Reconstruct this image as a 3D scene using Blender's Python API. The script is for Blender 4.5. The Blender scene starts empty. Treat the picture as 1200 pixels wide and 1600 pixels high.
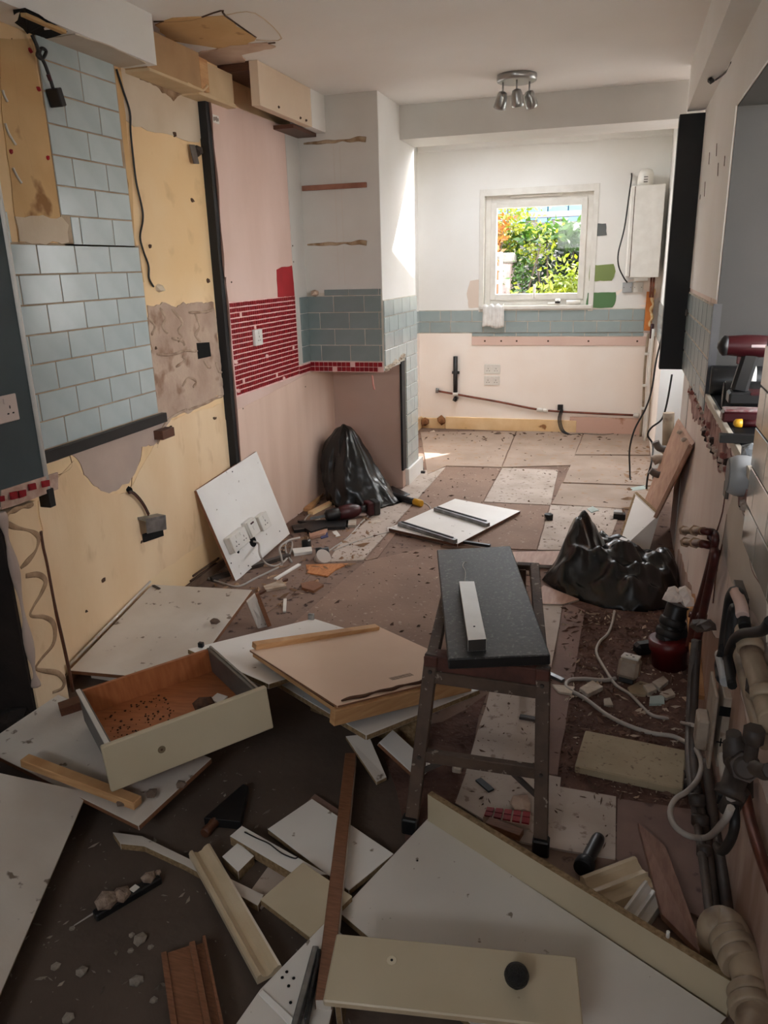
import bpy, bmesh, math, random
from mathutils import Vector as V, Matrix, noise as mn
random.seed(7)
SC = bpy.context.scene
COL = SC.collection

# ---------------------------------------------------------------- camera
cd = bpy.data.cameras.new('camera'); cam = bpy.data.objects.new('camera', cd); COL.objects.link(cam)
cd.sensor_fit = 'HORIZONTAL'; cd.sensor_width = 36.0; cd.lens = 36.0
cd.clip_start = .02
cam.matrix_world = Matrix(((.95680, -.06467, .28348, 0), (.28961, .29838, -.90945, 0), (-.02577, .95225, .30422, 1.5), (0, 0, 0, 1)))
SC.camera = cam

# ---------------------------------------------------------------- sky, sun, exposure
SUN = V((-.45, -.588, -.661)).normalized()
w = bpy.data.worlds.new('sky'); SC.world = w; w.use_nodes = True
nt = w.node_tree; bg = nt.nodes['Background']
sky = nt.nodes.new('ShaderNodeTexSky'); sky.sky_type = 'NISHITA'; sky.sun_disc = False
sky.sun_elevation = math.asin(-SUN.z); sky.sun_rotation = math.atan2(-SUN.x, -SUN.y); sky.altitude = 50; sky.dust_density = 2.5
hz = nt.nodes.new('ShaderNodeMix'); hz.data_type = 'RGBA'; hz.inputs[0].default_value = .8; hz.inputs[7].default_value = (4.9, 4.95, 5.0, 1)   # thin bright cloud over the sky
nt.links.new(sky.outputs[0], hz.inputs[6]); nt.links.new(hz.outputs[2], bg.inputs[0]); bg.inputs[1].default_value = 1.0
sl = bpy.data.lights.new('sun', 'SUN'); sl.energy = 4.8; sl.angle = .009; sl.color = (1, .95, .86)
so = bpy.data.objects.new('sun', sl); COL.objects.link(so); so.rotation_euler = SUN.to_track_quat('-Z', 'Y').to_euler()
SC.view_settings.view_transform = 'Standard'; SC.view_settings.look = 'None'
SC.view_settings.gamma = 1; SC.view_settings.use_curve_mapping = False
SC.view_settings.exposure = 1.75
SC.cycles.use_denoising = True
SC.cycles.max_bounces = 10; SC.cycles.diffuse_bounces = 8; SC.cycles.sample_clamp_indirect = 8
SC.cycles.caustics_reflective = False; SC.cycles.caustics_refractive = False

def portal(loc, rot, sx, sy):
    l = bpy.data.lights.new('sky_portal', 'AREA'); l.shape = 'RECTANGLE'; l.size = sx; l.size_y = sy; l.cycles.is_portal = True
    o = bpy.data.objects.new('sky_portal', l); COL.objects.link(o); o.location = loc; o.rotation_euler = rot
PI = math.pi
portal((-.98, 6.0, 2.6), (0, 0, 0), .7, .86)           # the rooflight of the extension
portal((-.75, 7.42, 1.6), (-PI/2, 0, 0), 1.0, 1.0)        # the garden window
portal((-.8, -1.75, 2.0), (PI/2, 0, 0), 1.2, .6)       # fill window added behind the camera
portal((2.57, 1.45, 2.45), (0, 0, 0), 1.2, 3.5)            # glazed roof added to the next room for fill
portal((3.25, 1.0, 1.6), (0, PI/2, 0), 1.4, 2.4)          # side window added to the next room for fill
portal((.66, 5.42, 1.6), (0, PI/2, 0), 1.2, .98)          # hidden window added in the recess for fill

# ---------------------------------------------------------------- materials
def S(r, g, b):
    f = lambda c: c/12.92 if c <= .04045 else ((c+.055)/1.055)**2.4
    return (f(r/255), f(g/255), f(b/255), 1)

MATS = {}
def mat(name, c1, c2=None, scale=6, rough=.6, bump=0, bscale=40, metal=0, world=False, lo=.35, hi=.65, spot=None, sscale=30, slo=.62, shi=.68,
        rand=0, coat=0, trans=0, spec=.5, stretch=None, alpha=1):
    if name in MATS: return MATS[name]
    m = bpy.data.materials.new(name); m.use_nodes = True; n = m.node_tree.nodes; L = m.node_tree.links
    b = n['Principled BSDF']; b.inputs['Roughness'].default_value = rough; b.inputs['Metallic'].default_value = metal
    b.inputs['Specular IOR Level'].default_value = spec
    if coat: b.inputs['Coat Weight'].default_value = coat; b.inputs['Coat Roughness'].default_value = .08
    if trans: b.inputs['Transmission Weight'].default_value = trans
    if world: co = n.new('ShaderNodeNewGeometry').outputs['Position']
    else: co = n.new('ShaderNodeTexCoord').outputs['Object']
    if stretch:
        mp = n.new('ShaderNodeMapping'); mp.inputs['Scale'].default_value = stretch; L.new(co, mp.inputs[0]); co = mp.outputs[0]
    col = None
    def mixc(a, bcol, fac):
        x = n.new('ShaderNodeMix'); x.data_type = 'RGBA'
        L.new(fac, x.inputs[0])
        if isinstance(a, tuple): x.inputs[6].default_value = a
        else: L.new(a, x.inputs[6])
        x.inputs[7].default_value = bcol
        return x.outputs[2]
    def nz(sc, lo, hi, det=6):
        t = n.new('ShaderNodeTexNoise'); t.inputs['Scale'].default_value = sc; t.inputs['Detail'].default_value = det; L.new(co, t.inputs[0])
        r = n.new('ShaderNodeMapRange'); r.inputs[1].default_value = lo; r.inputs[2].default_value = hi; L.new(t.outputs[0], r.inputs[0])
        return r.outputs[0]
    cur = c1
    if c2: cur = mixc(cur, c2, nz(scale, lo, hi))
    if spot: cur = mixc(cur, spot, nz(sscale, slo, shi, 3))
    if rand:
        oi = n.new('ShaderNodeObjectInfo'); h = n.new('ShaderNodeHueSaturation')
        r = n.new('ShaderNodeMapRange'); r.inputs[3].default_value = 1-rand; r.inputs[4].default_value = 1+rand
        L.new(oi.outputs['Random'], r.inputs[0]); L.new(r.outputs[0], h.inputs['Value'])
        if isinstance(cur, tuple): h.inputs['Color'].default_value = cur
        else: L.new(cur, h.inputs['Color'])
        cur = h.outputs[0]
    if isinstance(cur, tuple): b.inputs['Base Color'].default_value = cur
    else: L.new(cur, b.inputs['Base Color'])
    if bump:
        t = n.new('ShaderNodeTexNoise'); t.inputs['Scale'].default_value = bscale; t.inputs['Detail'].default_value = 5; L.new(co, t.inputs[0])
        bp = n.new('ShaderNodeBump'); bp.inputs['Strength'].default_value = bump; bp.inputs['Distance'].default_value = .01
        L.new(t.outputs[0], bp.inputs['Height']); L.new(bp.outputs[0], b.inputs['Normal'])
    MATS[name] = m
    return m

WHITE = mat('white_paint', S(236, 235, 232), S(230, 228, 223), 2, .7, .08, 25, world=True)
CEIL = mat('ceiling_paint', S(242, 240, 237), S(236, 232, 227), 1.2, .85, .08, 8, world=True)
CHIMW = mat('chimney_paint', S(206, 203, 197), S(199, 195, 188), 3, .8, .1, 30, world=True)
YEL = mat('yellow_plaster', S(236, 200, 150), S(240, 212, 170), 1.8, .85, .25, 14, world=True, spot=S(200, 162, 114), sscale=7, slo=.6, shi=.9)
CREAMW = mat('cream_plaster', S(240, 212, 174), S(231, 198, 156), 3, .85, .2, 20, world=True, spot=S(196, 156, 112), sscale=8, slo=.62, shi=.9, stretch=(1, 1.4, .6))
TAN = mat('tan_plaster', S(214, 178, 128), S(204, 164, 112), 5, .85, .2, 18, world=True, spot=S(150, 108, 66), sscale=9, slo=.62, shi=.72)
TANLT = mat('light_plaster', S(216, 200, 178), S(206, 186, 160), 4, .9, .2, 18, world=True)
MORTAR = mat('grey_render', S(194, 170, 150), S(174, 148, 130), 7, .95, 1.0, 26, world=True, spot=S(150, 120, 100), sscale=10, slo=.58, shi=.7)
MAUVE = mat('mauve_plaster', S(188, 167, 153), S(176, 156, 144), 5, .9, .2, 16, world=True)
PINK = mat('pink_plaster', S(222, 194, 182), S(212, 182, 168), 2.2, .85, .12, 10, world=True, stretch=(1, 1.6, .6))
PINKLOW = mat('pink_plaster_low', S(228, 200, 182), S(214, 182, 162), 1.6, .85, .12, 10, world=True, stretch=(1, 2.4, .4))
NICHE = mat('niche_plaster', S(206, 178, 164), S(198, 168, 152), 3, .85, .1, 10, world=True)
FARLOW = mat('far_plaster', S(242, 230, 219), S(245, 237, 229), 2.5, .8, .1, 12, world=True)
RWALL = mat('right_plaster', S(220, 200, 190), S(230, 216, 206), 3.0, .85, .25, 16, world=True, stretch=(1, 1.4, .35), spot=S(150, 118, 104), sscale=8, slo=.66, shi=.8)
GREYW = mat('grey_wall_paint', S(66, 64, 62), S(62, 61, 59), 3, .8, world=True)
TEAL = mat('teal_wall_paint', S(56, 68, 71), S(51, 62, 65), 4, .6, .05, 15, world=True)
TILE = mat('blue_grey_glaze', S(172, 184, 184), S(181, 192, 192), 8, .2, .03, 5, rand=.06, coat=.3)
TILED = mat('shaded_grey_glaze', S(118, 130, 129), S(126, 138, 137), 8, .25, .03, 5, rand=.05)  # copy of the TILE glaze with the chimney face's shade put into its colour
GROUT = mat('grout', S(206, 200, 188), S(176, 166, 150), 12, .9, .2, 60, world=True)
GROUTD = mat('beige_grout', S(158, 134, 108), S(180, 160, 136), 12, .9, .2, 60, world=True)
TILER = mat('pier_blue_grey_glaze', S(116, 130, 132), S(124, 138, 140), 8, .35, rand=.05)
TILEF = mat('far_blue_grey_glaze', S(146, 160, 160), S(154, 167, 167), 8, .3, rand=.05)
RED = mat('red_glaze', S(150, 26, 34), S(120, 16, 26), 30, .5, rand=.1, spec=.25)
MOSG = mat('mosaic_grout', S(236, 200, 192), S(222, 176, 168), 14, .9, world=True)
REDP = mat('red_paint', S(170, 12, 28), S(150, 6, 22), 6, .6, world=True)
BLK = mat('black_plastic', S(22, 22, 23), S(28, 28, 29), 10, .4)
BLKM = mat('black_paint', S(13, 13, 15), S(18, 18, 20), 10, .6, world=True)
RUB = mat('black_rubber', S(26, 25, 25), None, rough=.6)
BAG = mat('black_bin_liner', S(12, 12, 13), None, rough=.27, spec=.6)
WPL = mat('white_plastic', S(226, 223, 216), S(216, 212, 204), 12, .35)
DPL = mat('dusty_white_plastic', S(176, 162, 146), S(148, 132, 116), 14, .5, spot=S(120, 96, 78), sscale=20, slo=.62, shi=.72)
GPL = mat('grey_plastic', S(170, 172, 173), None, rough=.4)
LAM = mat('white_laminate', S(238, 236, 231), S(231, 227, 221), 4, .45, spot=S(150, 138, 124), sscale=26, slo=.7, shi=.74)
LAMG = mat('grey_laminate', S(224, 220, 213), S(217, 211, 203), 3, .5, spot=S(140, 128, 115), sscale=30, slo=.7, shi=.74)
LAMD = mat('dusty_laminate', S(214, 207, 197), S(200, 190, 178), 4, .5, .1, 40, spot=S(120, 104, 90), sscale=24, slo=.66, shi=.72)
CRM = mat('cream_lacquer', S(200, 187, 160), S(192, 178, 150), 4, .4, spot=S(150, 130, 104), sscale=24, slo=.73, shi=.76)
CHIP = mat('chipboard', S(156, 130, 96), S(124, 100, 68), 90, .9, .3, 150)
BRN = mat('brown_edge', S(140, 94, 66), S(120, 78, 52), 30, .55, stretch=(1, 8, 8))
BRND = mat('dark_brown_wood', S(96, 58, 38), S(80, 46, 30), 20, .5, stretch=(2, 10, 10))
MDF = mat('mdf_brown', S(230, 200, 174), S(224, 192, 166), 3, .75, .04, 200)
PINE = mat('pine', S(210, 166, 118), S(188, 140, 92), 9, .65, stretch=(1, 1, 8), spot=S(140, 92, 56), sscale=5, slo=.7, shi=.73)
PINEY = mat('yellow_pine', S(236, 206, 162), S(222, 186, 136), 6, .65, world=True, spot=S(150, 100, 60), sscale=6, slo=.68, shi=.72)
ORW = mat('orange_drawer_wood', S(172, 106, 64), S(152, 88, 50), 6, .45, stretch=(2, 14, 2))
PLANK = mat('red_brown_plank', S(150, 112, 94), S(130, 94, 78), 6, .7, stretch=(14, 3, 3))
PLANKP = mat('pinkish_veneer', S(190, 150, 126), S(172, 130, 108), 5, .6, stretch=(12, 2, 3))
MET = mat('galvanised_steel', S(150, 152, 153), S(120, 121, 122), 20, .4, metal=.8)
CHR = mat('brushed_nickel', S(168, 168, 166), None, rough=.3, metal=.9)
COP = mat('old_copper', S(132, 76, 58), S(96, 54, 42), 14, .45, metal=.5)
COPD = mat('painted_red_pipe', S(88, 36, 30), S(60, 26, 24), 18, .45)
BRASS = mat('dull_brass', S(150, 120, 92), S(110, 84, 66), 18, .45, metal=.5)
PIPEG = mat('grey_lead_pipe', S(112, 104, 98), S(84, 76, 70), 14, .55, .1, 40, metal=.2)
PIPED = mat('dark_dirty_pipe', S(52, 44, 40), S(76, 64, 56), 14, .6, .1, 40)
PIPEW = mat('dirty_beige_pipe', S(172, 154, 130), S(138, 118, 98), 8, .5, .05, 30, spot=S(98, 76, 60), sscale=11, slo=.54, shi=.7)
CABW = mat('grey_cable', S(172, 164, 155), None, rough=.5)
CABB = mat('black_cable', S(30, 28, 27), None, rough=.5)
WORKT = mat('black_worktop', S(40, 39, 39), S(56, 55, 54), 60, .5, .05, 200, spot=S(104, 102, 100), sscale=110, slo=.56, shi=.72)
GRAN = mat('black_granite', S(14, 14, 15), S(22, 22, 24), 120, .6, world=True, spec=.15)
OLDW = mat('paint_spattered_wood', S(96, 76, 62), S(74, 58, 48), 16, .7, .2, 60, spot=S(150, 136, 122), sscale=46, slo=.64, shi=.68)
OLDR = mat('rusty_wood', S(100, 58, 46), S(74, 44, 36), 18, .7, .2, 60)
DUST = mat('floor_screed', S(138, 114, 100), S(120, 97, 85), 3.2, .95, .35, 22, world=True, spot=S(70, 52, 44), sscale=22, slo=.6, shi=.68)
DIRT = mat('red_brown_dirt', S(112, 82, 70), S(84, 58, 50), 9, 1, 1.0, 45, world=True, spot=S(150, 122, 104), sscale=60, slo=.66, shi=.72)
DARKD = mat('dark_floor', S(92, 78, 68), S(80, 67, 58), 4, .95, .3, 30, world=True, spot=S(90, 76, 64), sscale=70, slo=.66, shi=.72)
HB1 = mat('brown_hardboard', S(150, 122, 104), S(136, 110, 94), 4, .8, .1, 60, world=True, spot=S(172, 150, 134), sscale=40, slo=.63, shi=.72)
HB2 = mat('pale_hardboard', S(192, 178, 166), S(172, 156, 142), 5, .75, .1, 60, world=True, spot=S(140, 122, 108), sscale=30, slo=.6, shi=.68)
HB3 = mat('mauve_board', S(138, 110, 98), S(122, 96, 86), 6, .8, .2, 50, world=True, spot=S(100, 76, 68), sscale=16, slo=.64, shi=.7)
PLYF = mat('dusty_ply', S(170, 150, 135), S(154, 135, 120), 4, .8, .12, 40, world=True, spot=S(160, 128, 102), sscale=18, slo=.6, shi=.7)
STONE = mat('buff_slab', S(178, 162, 134), S(156, 140, 112), 5, .8, .2, 60, world=True, spot=S(104, 84, 68), sscale=60, slo=.6, shi=.74)
SOOT = mat('sooty_brick', S(46, 36, 30), S(28, 22, 19), 7, .95, .8, 16, world=True, spot=S(92, 80, 70), sscale=6, slo=.7, shi=.76)
RUBBLE = mat('plaster_rubble', S(206, 196, 182), S(180, 164, 146), 20, .95, .5, 60, rand=.2)
CRUMB = mat('dark_crumbs', S(82, 64, 54), S(130, 112, 98), 3, .95, world=True)
GREENA = mat('olive_green_paint', S(122, 138, 80), None, rough=.6)
GREENB = mat('sage_green_paint', S(84, 122, 78), None, rough=.6)
SLATEP = mat('slate_grey_paint', S(98, 102, 100), None, rough=.6)
BEIGEP = mat('beige_paint', S(216, 200, 186), None, rough=.7)
REDT = mat('dark_red_plastic', S(66, 12, 19), S(54, 10, 16), 8, .4)
REDCAP = mat('red_soil_pipe', S(98, 18, 20), S(64, 12, 14), 8, .4)
TISS = mat('white_tissue', S(232, 222, 214), None, rough=.9)
YELP = mat('yellow_plastic', S(214, 160, 40), None, rough=.4)
GOLDM = mat('cream_profile', S(212, 194, 164), S(202, 182, 150), 10, .28)
CLOTH = mat('white_cloth', S(226, 224, 220), S(210, 207, 202), 20, .9)
COPORG = mat('orange_board', S(206, 128, 62), S(186, 108, 48), 10, .7)

# ---------------------------------------------------------------- mesh helpers
def wl(o):
    p = V((0, 0, 0))
    while o: p += o.location; o = o.parent
    return p
def obj(name, bm, m, parent=None, smooth=False, at=None, stuff=False):
    """link a bmesh built in world coordinates as one object (child of parent when given)"""
    me = bpy.data.meshes.new(name)
    if smooth:
        for f in bm.faces: f.smooth = True
    bm.to_mesh(me); bm.free()
    vs = [v.co.copy() for v in me.vertices]
    if at is None:
        lo = [min(v[i] for v in vs) for i in range(3)]; hi = [max(v[i] for v in vs) for i in range(3)]
        at = V(((lo[0]+hi[0])/2, (lo[1]+hi[1])/2, lo[2]))
    at = V(at)
    for v in me.vertices: v.co -= at
    for x in (m if isinstance(m, (list, tuple)) else [m]): me.materials.append(x)
    o = bpy.data.objects.new(name, me); COL.objects.link(o)
    if parent: o.parent = parent; o.location = at - wl(parent)
    else: o.location = at
    if stuff: o['kind'] = 'stuff'
    return o
def tag(o, label, cat, group=None):
    o['label'] = label; o['category'] = cat
    if group: o['group'] = group
    return o
def thing(name, loc, label, cat, group=None):
    o = bpy.data.objects.new(name, None); COL.objects.link(o); o.location = loc; o.empty_display_size = .05
    return tag(o, label, cat, group)
def struct(o): o['kind'] = 'structure'; return o
def B(): return bmesh.new()
def bev(bm, r, seg=1, faces=None):
    if r > 0: bmesh.ops.bevel(bm, geom=[e for e in bm.edges if len(e.link_faces) == 2 and e.calc_face_angle(0) > .5], offset=r, segments=seg, affect='EDGES', clamp_overlap=True)
def hexa(bm, q, t, mi=0, ei=None):
    """box from four top corners (ring) and a thickness vector"""
    q = [V(p) for p in q]; t = V(t)
    a = [bm.verts.new(p) for p in q]; b = [bm.verts.new(p+t) for p in q]
    n = len(q); fs = [bm.faces.new(a), bm.faces.new(b[::-1])]
    for f in fs: f.material_index = mi
    for i in range(n):
        f = bm.faces.new((a[i], b[i], b[(i+1) % n], a[(i+1) % n])); f.material_index = mi if ei is None else ei
    return fs
def fix(bm): bmesh.ops.recalc_face_normals(bm, faces=bm.faces[:]); return bm
def boxb(lo, hi, r=0, bm=None):
    bm = bm or B()
    x0, y0, z0 = lo; x1, y1, z1 = hi
    hexa(bm, [(x0, y0, z1), (x1, y0, z1), (x1, y1, z1), (x0, y1, z1)], (0, 0, z0-z1)); fix(bm)
    if r: bev(bm, r)
    return bm
def slabb(c, t, r=.0015, edge=True, down=True):
    """board: rect fitted to ring corners c (c0, c1, _, c3), thickness t under its face"""
    c0, c1, c3 = V(c[0]), V(c[1]), V(c[3])
    u = c1-c0; n = u.cross(c3-c0).normalized(); v = n.cross(u).normalized(); v *= (c3-c0).dot(v)
    if n.z < 0: n = -n
    bm = B(); hexa(bm, [c0, c0+u, c0+u+v, c0+v], -n*t if down else n*t, 0, 1 if edge else 0); fix(bm)
    if r: bev(bm, r)
    return bm
def polyb(pts, t, mi=0, ei=None):
    bm = B(); hexa(bm, pts, t, mi, ei); fix(bm); return bm
def ragged(pts, amp, step=.04, seed=0):
    out = []; n = len(pts)
    for i in range(n):
        a, b = V(pts[i]), V(pts[(i+1) % n]); k = max(1, int((b-a).length/step))
        for j in range(k):
            p = a.lerp(b, j/k); d = mn.noise_vector(p*23+V((seed, 1.7*seed, 0)))*amp + mn.noise_vector(p*61+V((seed, 0, 0)))*amp*.5
            out.append(p+d)
    return out
PN_ = [0]
def patch(name, pts, nrm, t, m, parent, amp=.01, step=.03, seed=0):
    """a skim of plaster or paint of its own outline, t proud of the wall plane"""
    nrm = V(nrm); q = [V(p) for p in pts]; o0 = q[0].dot(nrm)
    PN_[0] += 1; t += .00012*(PN_[0] % 17)
    r = ragged(q, amp, step, seed); r = [p - nrm*(p.dot(nrm)-o0) for p in r]
    return obj(name, polyb(r, nrm*t), m, parent)
def smooth_path(pts, k=6):
    p = [V(x) for x in pts]
    if len(p) < 3: return p
    out = []
    for i in range(len(p)-1):
        a, b, c, d = p[max(i-1, 0)], p[i], p[i+1], p[min(i+2, len(p)-1)]
        for j in range(k):
            t = j/k; out.append(.5*((2*b)+(c-a)*t+(2*a-5*b+4*c-d)*t*t+(3*b-a-3*c+d)*t**3))
    out.append(p[-1]); return out
def tubeb(pts, r, seg=8, k=5, bm=None, sm=True, mi=0):
    bm = bm or B(); p = smooth_path(pts, k) if sm else [V(x) for x in pts]
    rr = r if callable(r) else (lambda t: r)
    rings = []; up = None
    for i, x in enumerate(p):
        d = (p[min(i+1, len(p)-1)]-p[max(i-1, 0)]).normalized()
        if up is None: up = d.orthogonal().normalized()
        up = (up-d*up.dot(d)).normalized(); s = d.cross(up)
        R = rr(i/max(1, len(p)-1))
        rings.append([bm.verts.new(x+(up*math.cos(2*PI*j/seg)+s*math.sin(2*PI*j/seg))*R) for j in range(seg)])
    for a, b in zip(rings, rings[1:]):
        for j in range(seg):
            f = bm.faces.new((a[j], a[(j+1) % seg], b[(j+1) % seg], b[j])); f.smooth = True; f.material_index = mi
    for rg in (rings[0][::-1], rings[-1]):
        f = bm.faces.new(rg); f.material_index = mi
    return bm
def lathe(prof, at, axis=(0, 0, 1), seg=20, bm=None, mi=0):
    """prof: (distance along axis, radius)"""
    bm = bm or B(); ax = V(axis).normalized(); u = ax.orthogonal().normalized(); s = ax.cross(u); at = V(at); rings = []
    for z, r in prof:
        rings.append([bm.verts.new(at+ax*z+(u*math.cos(2*PI*j/seg)+s*math.sin(2*PI*j/seg))*max(r, 1e-4)) for j in range(seg)])
    for a, b in zip(rings, rings[1:]):
        for j in range(seg):
            f = bm.faces.new((a[j], a[(j+1) % seg], b[(j+1) % seg], b[j])); f.material_index = mi; f.smooth = True
    bm.faces.new(rings[0][::-1]).material_index = mi; bm.faces.new(rings[-1]).material_index = mi
    return fix(bm)
def barb(a, b, w, h, up=(0, 0, 1), r=.001, bm=None):
    """square bar from a to b: w sideways, h along up"""
    a, b = V(a), V(b); d = (b-a).normalized(); s = d.cross(V(up)).normalized()*w/2; u = s.normalized().cross(d).normalized()*h/2
    bm2 = B(); hexa(bm2, [a-s+u, a+s+u, b+s+u, b-s+u], -2*u); fix(bm2)
    if r: bev(bm2, r)
    if bm is None: return bm2
    me = bpy.data.meshes.new('t'); bm2.to_mesh(me); bm2.free(); bm.from_mesh(me); bpy.data.meshes.remove(me); return bm
def extrude_profile(prof, a, b, up, mi=0):
    """sweep a 2D profile (side, up) from a to b"""
    a, b = V(a), V(b); d = (b-a).normalized(); s = d.cross(V(up)).normalized(); u = s.cross(d)
    bm = B(); hexa(bm, [a+s*x+u*y for x, y in prof], b-a, mi); return fix(bm)
def chunkb(at, r, seed, flat=.6, bm=None, rot=None):
    """an irregular lump resting on at"""
    b2 = B(); bmesh.ops.create_icosphere(b2, subdivisions=1, radius=r)
    for v in b2.verts:
        v.co *= 1+.45*mn.noise(v.co*(2.2/r)+V((seed*3.1, seed*1.7, 0))); v.co.z *= flat
    if rot: bmesh.ops.rotate(b2, matrix=rot, verts=b2.verts)
    z = min(v.co.z for v in b2.verts); bmesh.ops.translate(b2, vec=V(at)-V((0, 0, z)), verts=b2.verts)
    if bm is None: return b2
    me = bpy.data.meshes.new('t'); b2.to_mesh(me); b2.free(); bm.from_mesh(me); bpy.data.meshes.remove(me); return bm
TM = {}
def tile(parent, nrm, c, w, h, m, t=.008, name='tile', tone=''):
    """one glazed tile: c centre on the wall plane, normal along +-X or +-Y; alike tiles share a mesh"""
    ax = 0 if abs(nrm[0]) > .5 else 1
    key = (name, ax, round(nrm[ax]), round(w, 3), round(h, 3), m.name, t)
    if key not in TM:
        e = [0, 0, 0]; e[ax] = nrm[ax]*t; o = 1-ax
        lo = [0, 0, 0]; hi = [0, 0, 0]; lo[ax] = min(0, e[ax]); hi[ax] = max(0, e[ax]); lo[o] = -w/2; hi[o] = w/2; lo[2] = -h/2; hi[2] = h/2
        bm = boxb(lo, hi, min(.0012, t*.3)); me = bpy.data.meshes.new(name); bm.to_mesh(me); bm.free(); me.materials.append(m); TM[key] = me
    o = bpy.data.objects.new(name, TM[key]); COL.objects.link(o); o.parent = parent; o.location = V(c)-wl(parent)
    return o
def tile_row(parent, nrm, plane, a0, a1, joints, z0, z1, m, t=.008, g=.005):
    """a course of tiles between a0 and a1 with vertical joints at the given places"""
    ax = 0 if abs(nrm[0]) > .5 else 1
    e = [a0]+[j for j in sorted(joints) if a0+.006 < j < a1-.006]+[a1]
    for p, q in zip(e, e[1:]):
        c = [0, 0, (z0+z1)/2]; c[ax] = plane; c[1-ax] = (p+q)/2
        tile(parent, nrm, c, q-p-g, z1-z0-g, m, t)
def fr(a, step, lo, hi):
    k = math.ceil((lo-a)/step); out = []
    while a+k*step < hi: out.append(a+k*step); k += 1
    return out

# ================================================================ the setting
XL, XR, YF = -1.965, .335, 7.15
# --- floor
floor = struct(obj('floor', boxb((-2.5, -2.2, -.12), (3.3, 7.5, 0)), DUST))
SHN = [0]
def sheet(name, pts, m, t=.003, amp=.004, seed=1):
    SHN[0] += 1; t += .00025*SHN[0]
    r = ragged([(p[0], p[1], 0) for p in pts], amp, .12, seed); r = [V((p.x, p.y, t)) for p in r]
    return obj(name, polyb(r, (0, 0, -t)), m, floor)
sheet('dark_screed', [(-2.3, -1), (-.1, -1), (-.2, 1.6), (-.42, 1.95), (-.75, 2.25), (-1.2, 2.35), (-2.3, 2.3)], DARKD, .0015, .05)
sheet('dirt_patch', [(-0.1819,3.3558,0),(0.3958,3.5694,0),(0.2932,1.832,0),(0.0646,1.8456,0),(-0.1158,1.9649,0),(-0.1249,2.4677,0)], DIRT, .002, .03)
sheet('dirt_patch', [(-0.6821,2.1198,0),(-0.5121,2.2423,0),(-0.3949,2.4649,0),(-0.3695,1.8674,0),(-0.461,1.6275,0)], DIRT, .002, .03)
sheet('dirt_patch', [(-1.959,3.2536,0),(-1.9284,4.1684,0),(-1.7009,4.8681,0),(-1.4588,4.6859,-0),(-1.439,3.6562,0),(-1.4686,2.9003,0)], DUST, .002, .03)
sheet('hardboard_sheet', [(-1.4324,3.5701,0),(-1.2604,3.6388,0),(-1.2563,5.6641,0),(-1.4079,5.5346,0),(-1.4293,4.7221,0),(-1.4673,3.8251,0)], HB2)
sheet('hardboard_sheet', [(-1.2557,5.6845,0),(-0.8334,5.7272,0),(-0.8194,4.8221,-0),(-0.9066,3.9849,0),(-1.207,4.143,0),(-1.1944,3.693,0),(-1.244,3.633,0)], HB1, .0025)
sheet('hardboard_sheet', [(-0.8239,5.7291,-0),(-0.4068,5.7524,0),(-0.3812,4.8433,0),(-0.8112,4.8238,0)], HB2, .0035)
sheet('hardboard_sheet', [(-0.8129,4.8088,-0),(-0.3879,4.8276,0),(-0.3802,4.0005,0),(-0.8952,3.9344,0)], HB1, .003)
sheet('hardboard_sheet', [(-0.3812,4.8433,0),(0.0626,4.8686,0),(-0.021,4.0627,0),(-0.3735,4.0021,0)], HB2)
sheet('hardboard_sheet', [(-1.3333,2.6738,0),(-1.2411,3.6241,0),(-0.909,3.963,0),(-0.5894,2.5836,0),(-0.7917,2.4821,0),(-1.0356,2.5761,0)], HB1, .002)
sheet('hardboard_sheet', [(-0.2845,3.3018,0),(-0.1882,3.3252,0),(-0.1849,2.7116,0),(-0.3205,2.602,0),(-0.3893,2.9086,0)], HB2, .003)
sheet('hardboard_sheet', [(-0.385,2.4904,0),(-0.1882,2.6162,-0),(-0.1738,2.3263,0),(-0.1535,2.0419,0),(-0.2361,1.9882,0),(-0.3799,1.9883,-0)], HB2, .003)
sheet('hardboard_sheet', [(-0.3793,1.9853,-0),(-0.1535,2.0419,0),(-0.0958,2.0413,0),(-0.0922,1.9955,0),(0.0676,1.9902,0),(0.0679,1.7373,0),(-0.1736,1.7352,0),(-0.38,1.8442,0)], HB2, .003)
sheet('cracked_board', [(-0.1865,3.3401,0),(-0.0853,3.2654,0),(-0.1002,2.5633,0),(-0.1718,2.5917,0)], HB3, .004)
sheet('cracked_board', [(-0.1733,2.5819,0),(-0.0996,2.5543,0),(-0.1078,2.0476,0),(-0.1501,2.0461,0)], HB3, .004)
sheet('red_brown_sheet', [(0.0731,1.9829,0),(0.2757,1.9886,0),(0.2801,1.5898,0),(0.144,1.6332,0),(0.0712,1.7358,0)], HB3, .0025)
for q in ([(-1.7729,6.9119,0),(-0.9021,7.0918,0),(-0.8364,5.7466,0),(-1.26,5.704,0),(-1.3425,5.432,0)], [(-0.8905,7.0938,0),(-0.2936,7.1968,0),(-0.3229,5.9077,0),(-0.8268,5.7485,0)], [(-0.2823,7.1987,0),(0.2845,7.268,0),(0.2631,6.3594,0),(-0.3117,6.273,0)],
          [(-0.3139,6.2278,0),(0.2669,6.316,0),(0.2624,5.4393,0),(-0.3423,5.3996,0)], [(-0.3485,5.3641,0),(0.2699,5.4079,0),(0.2841,4.8487,0),(-0.3745,4.859,0)]):
    sheet('plywood_sheet', q, PLYF, .003)

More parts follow.
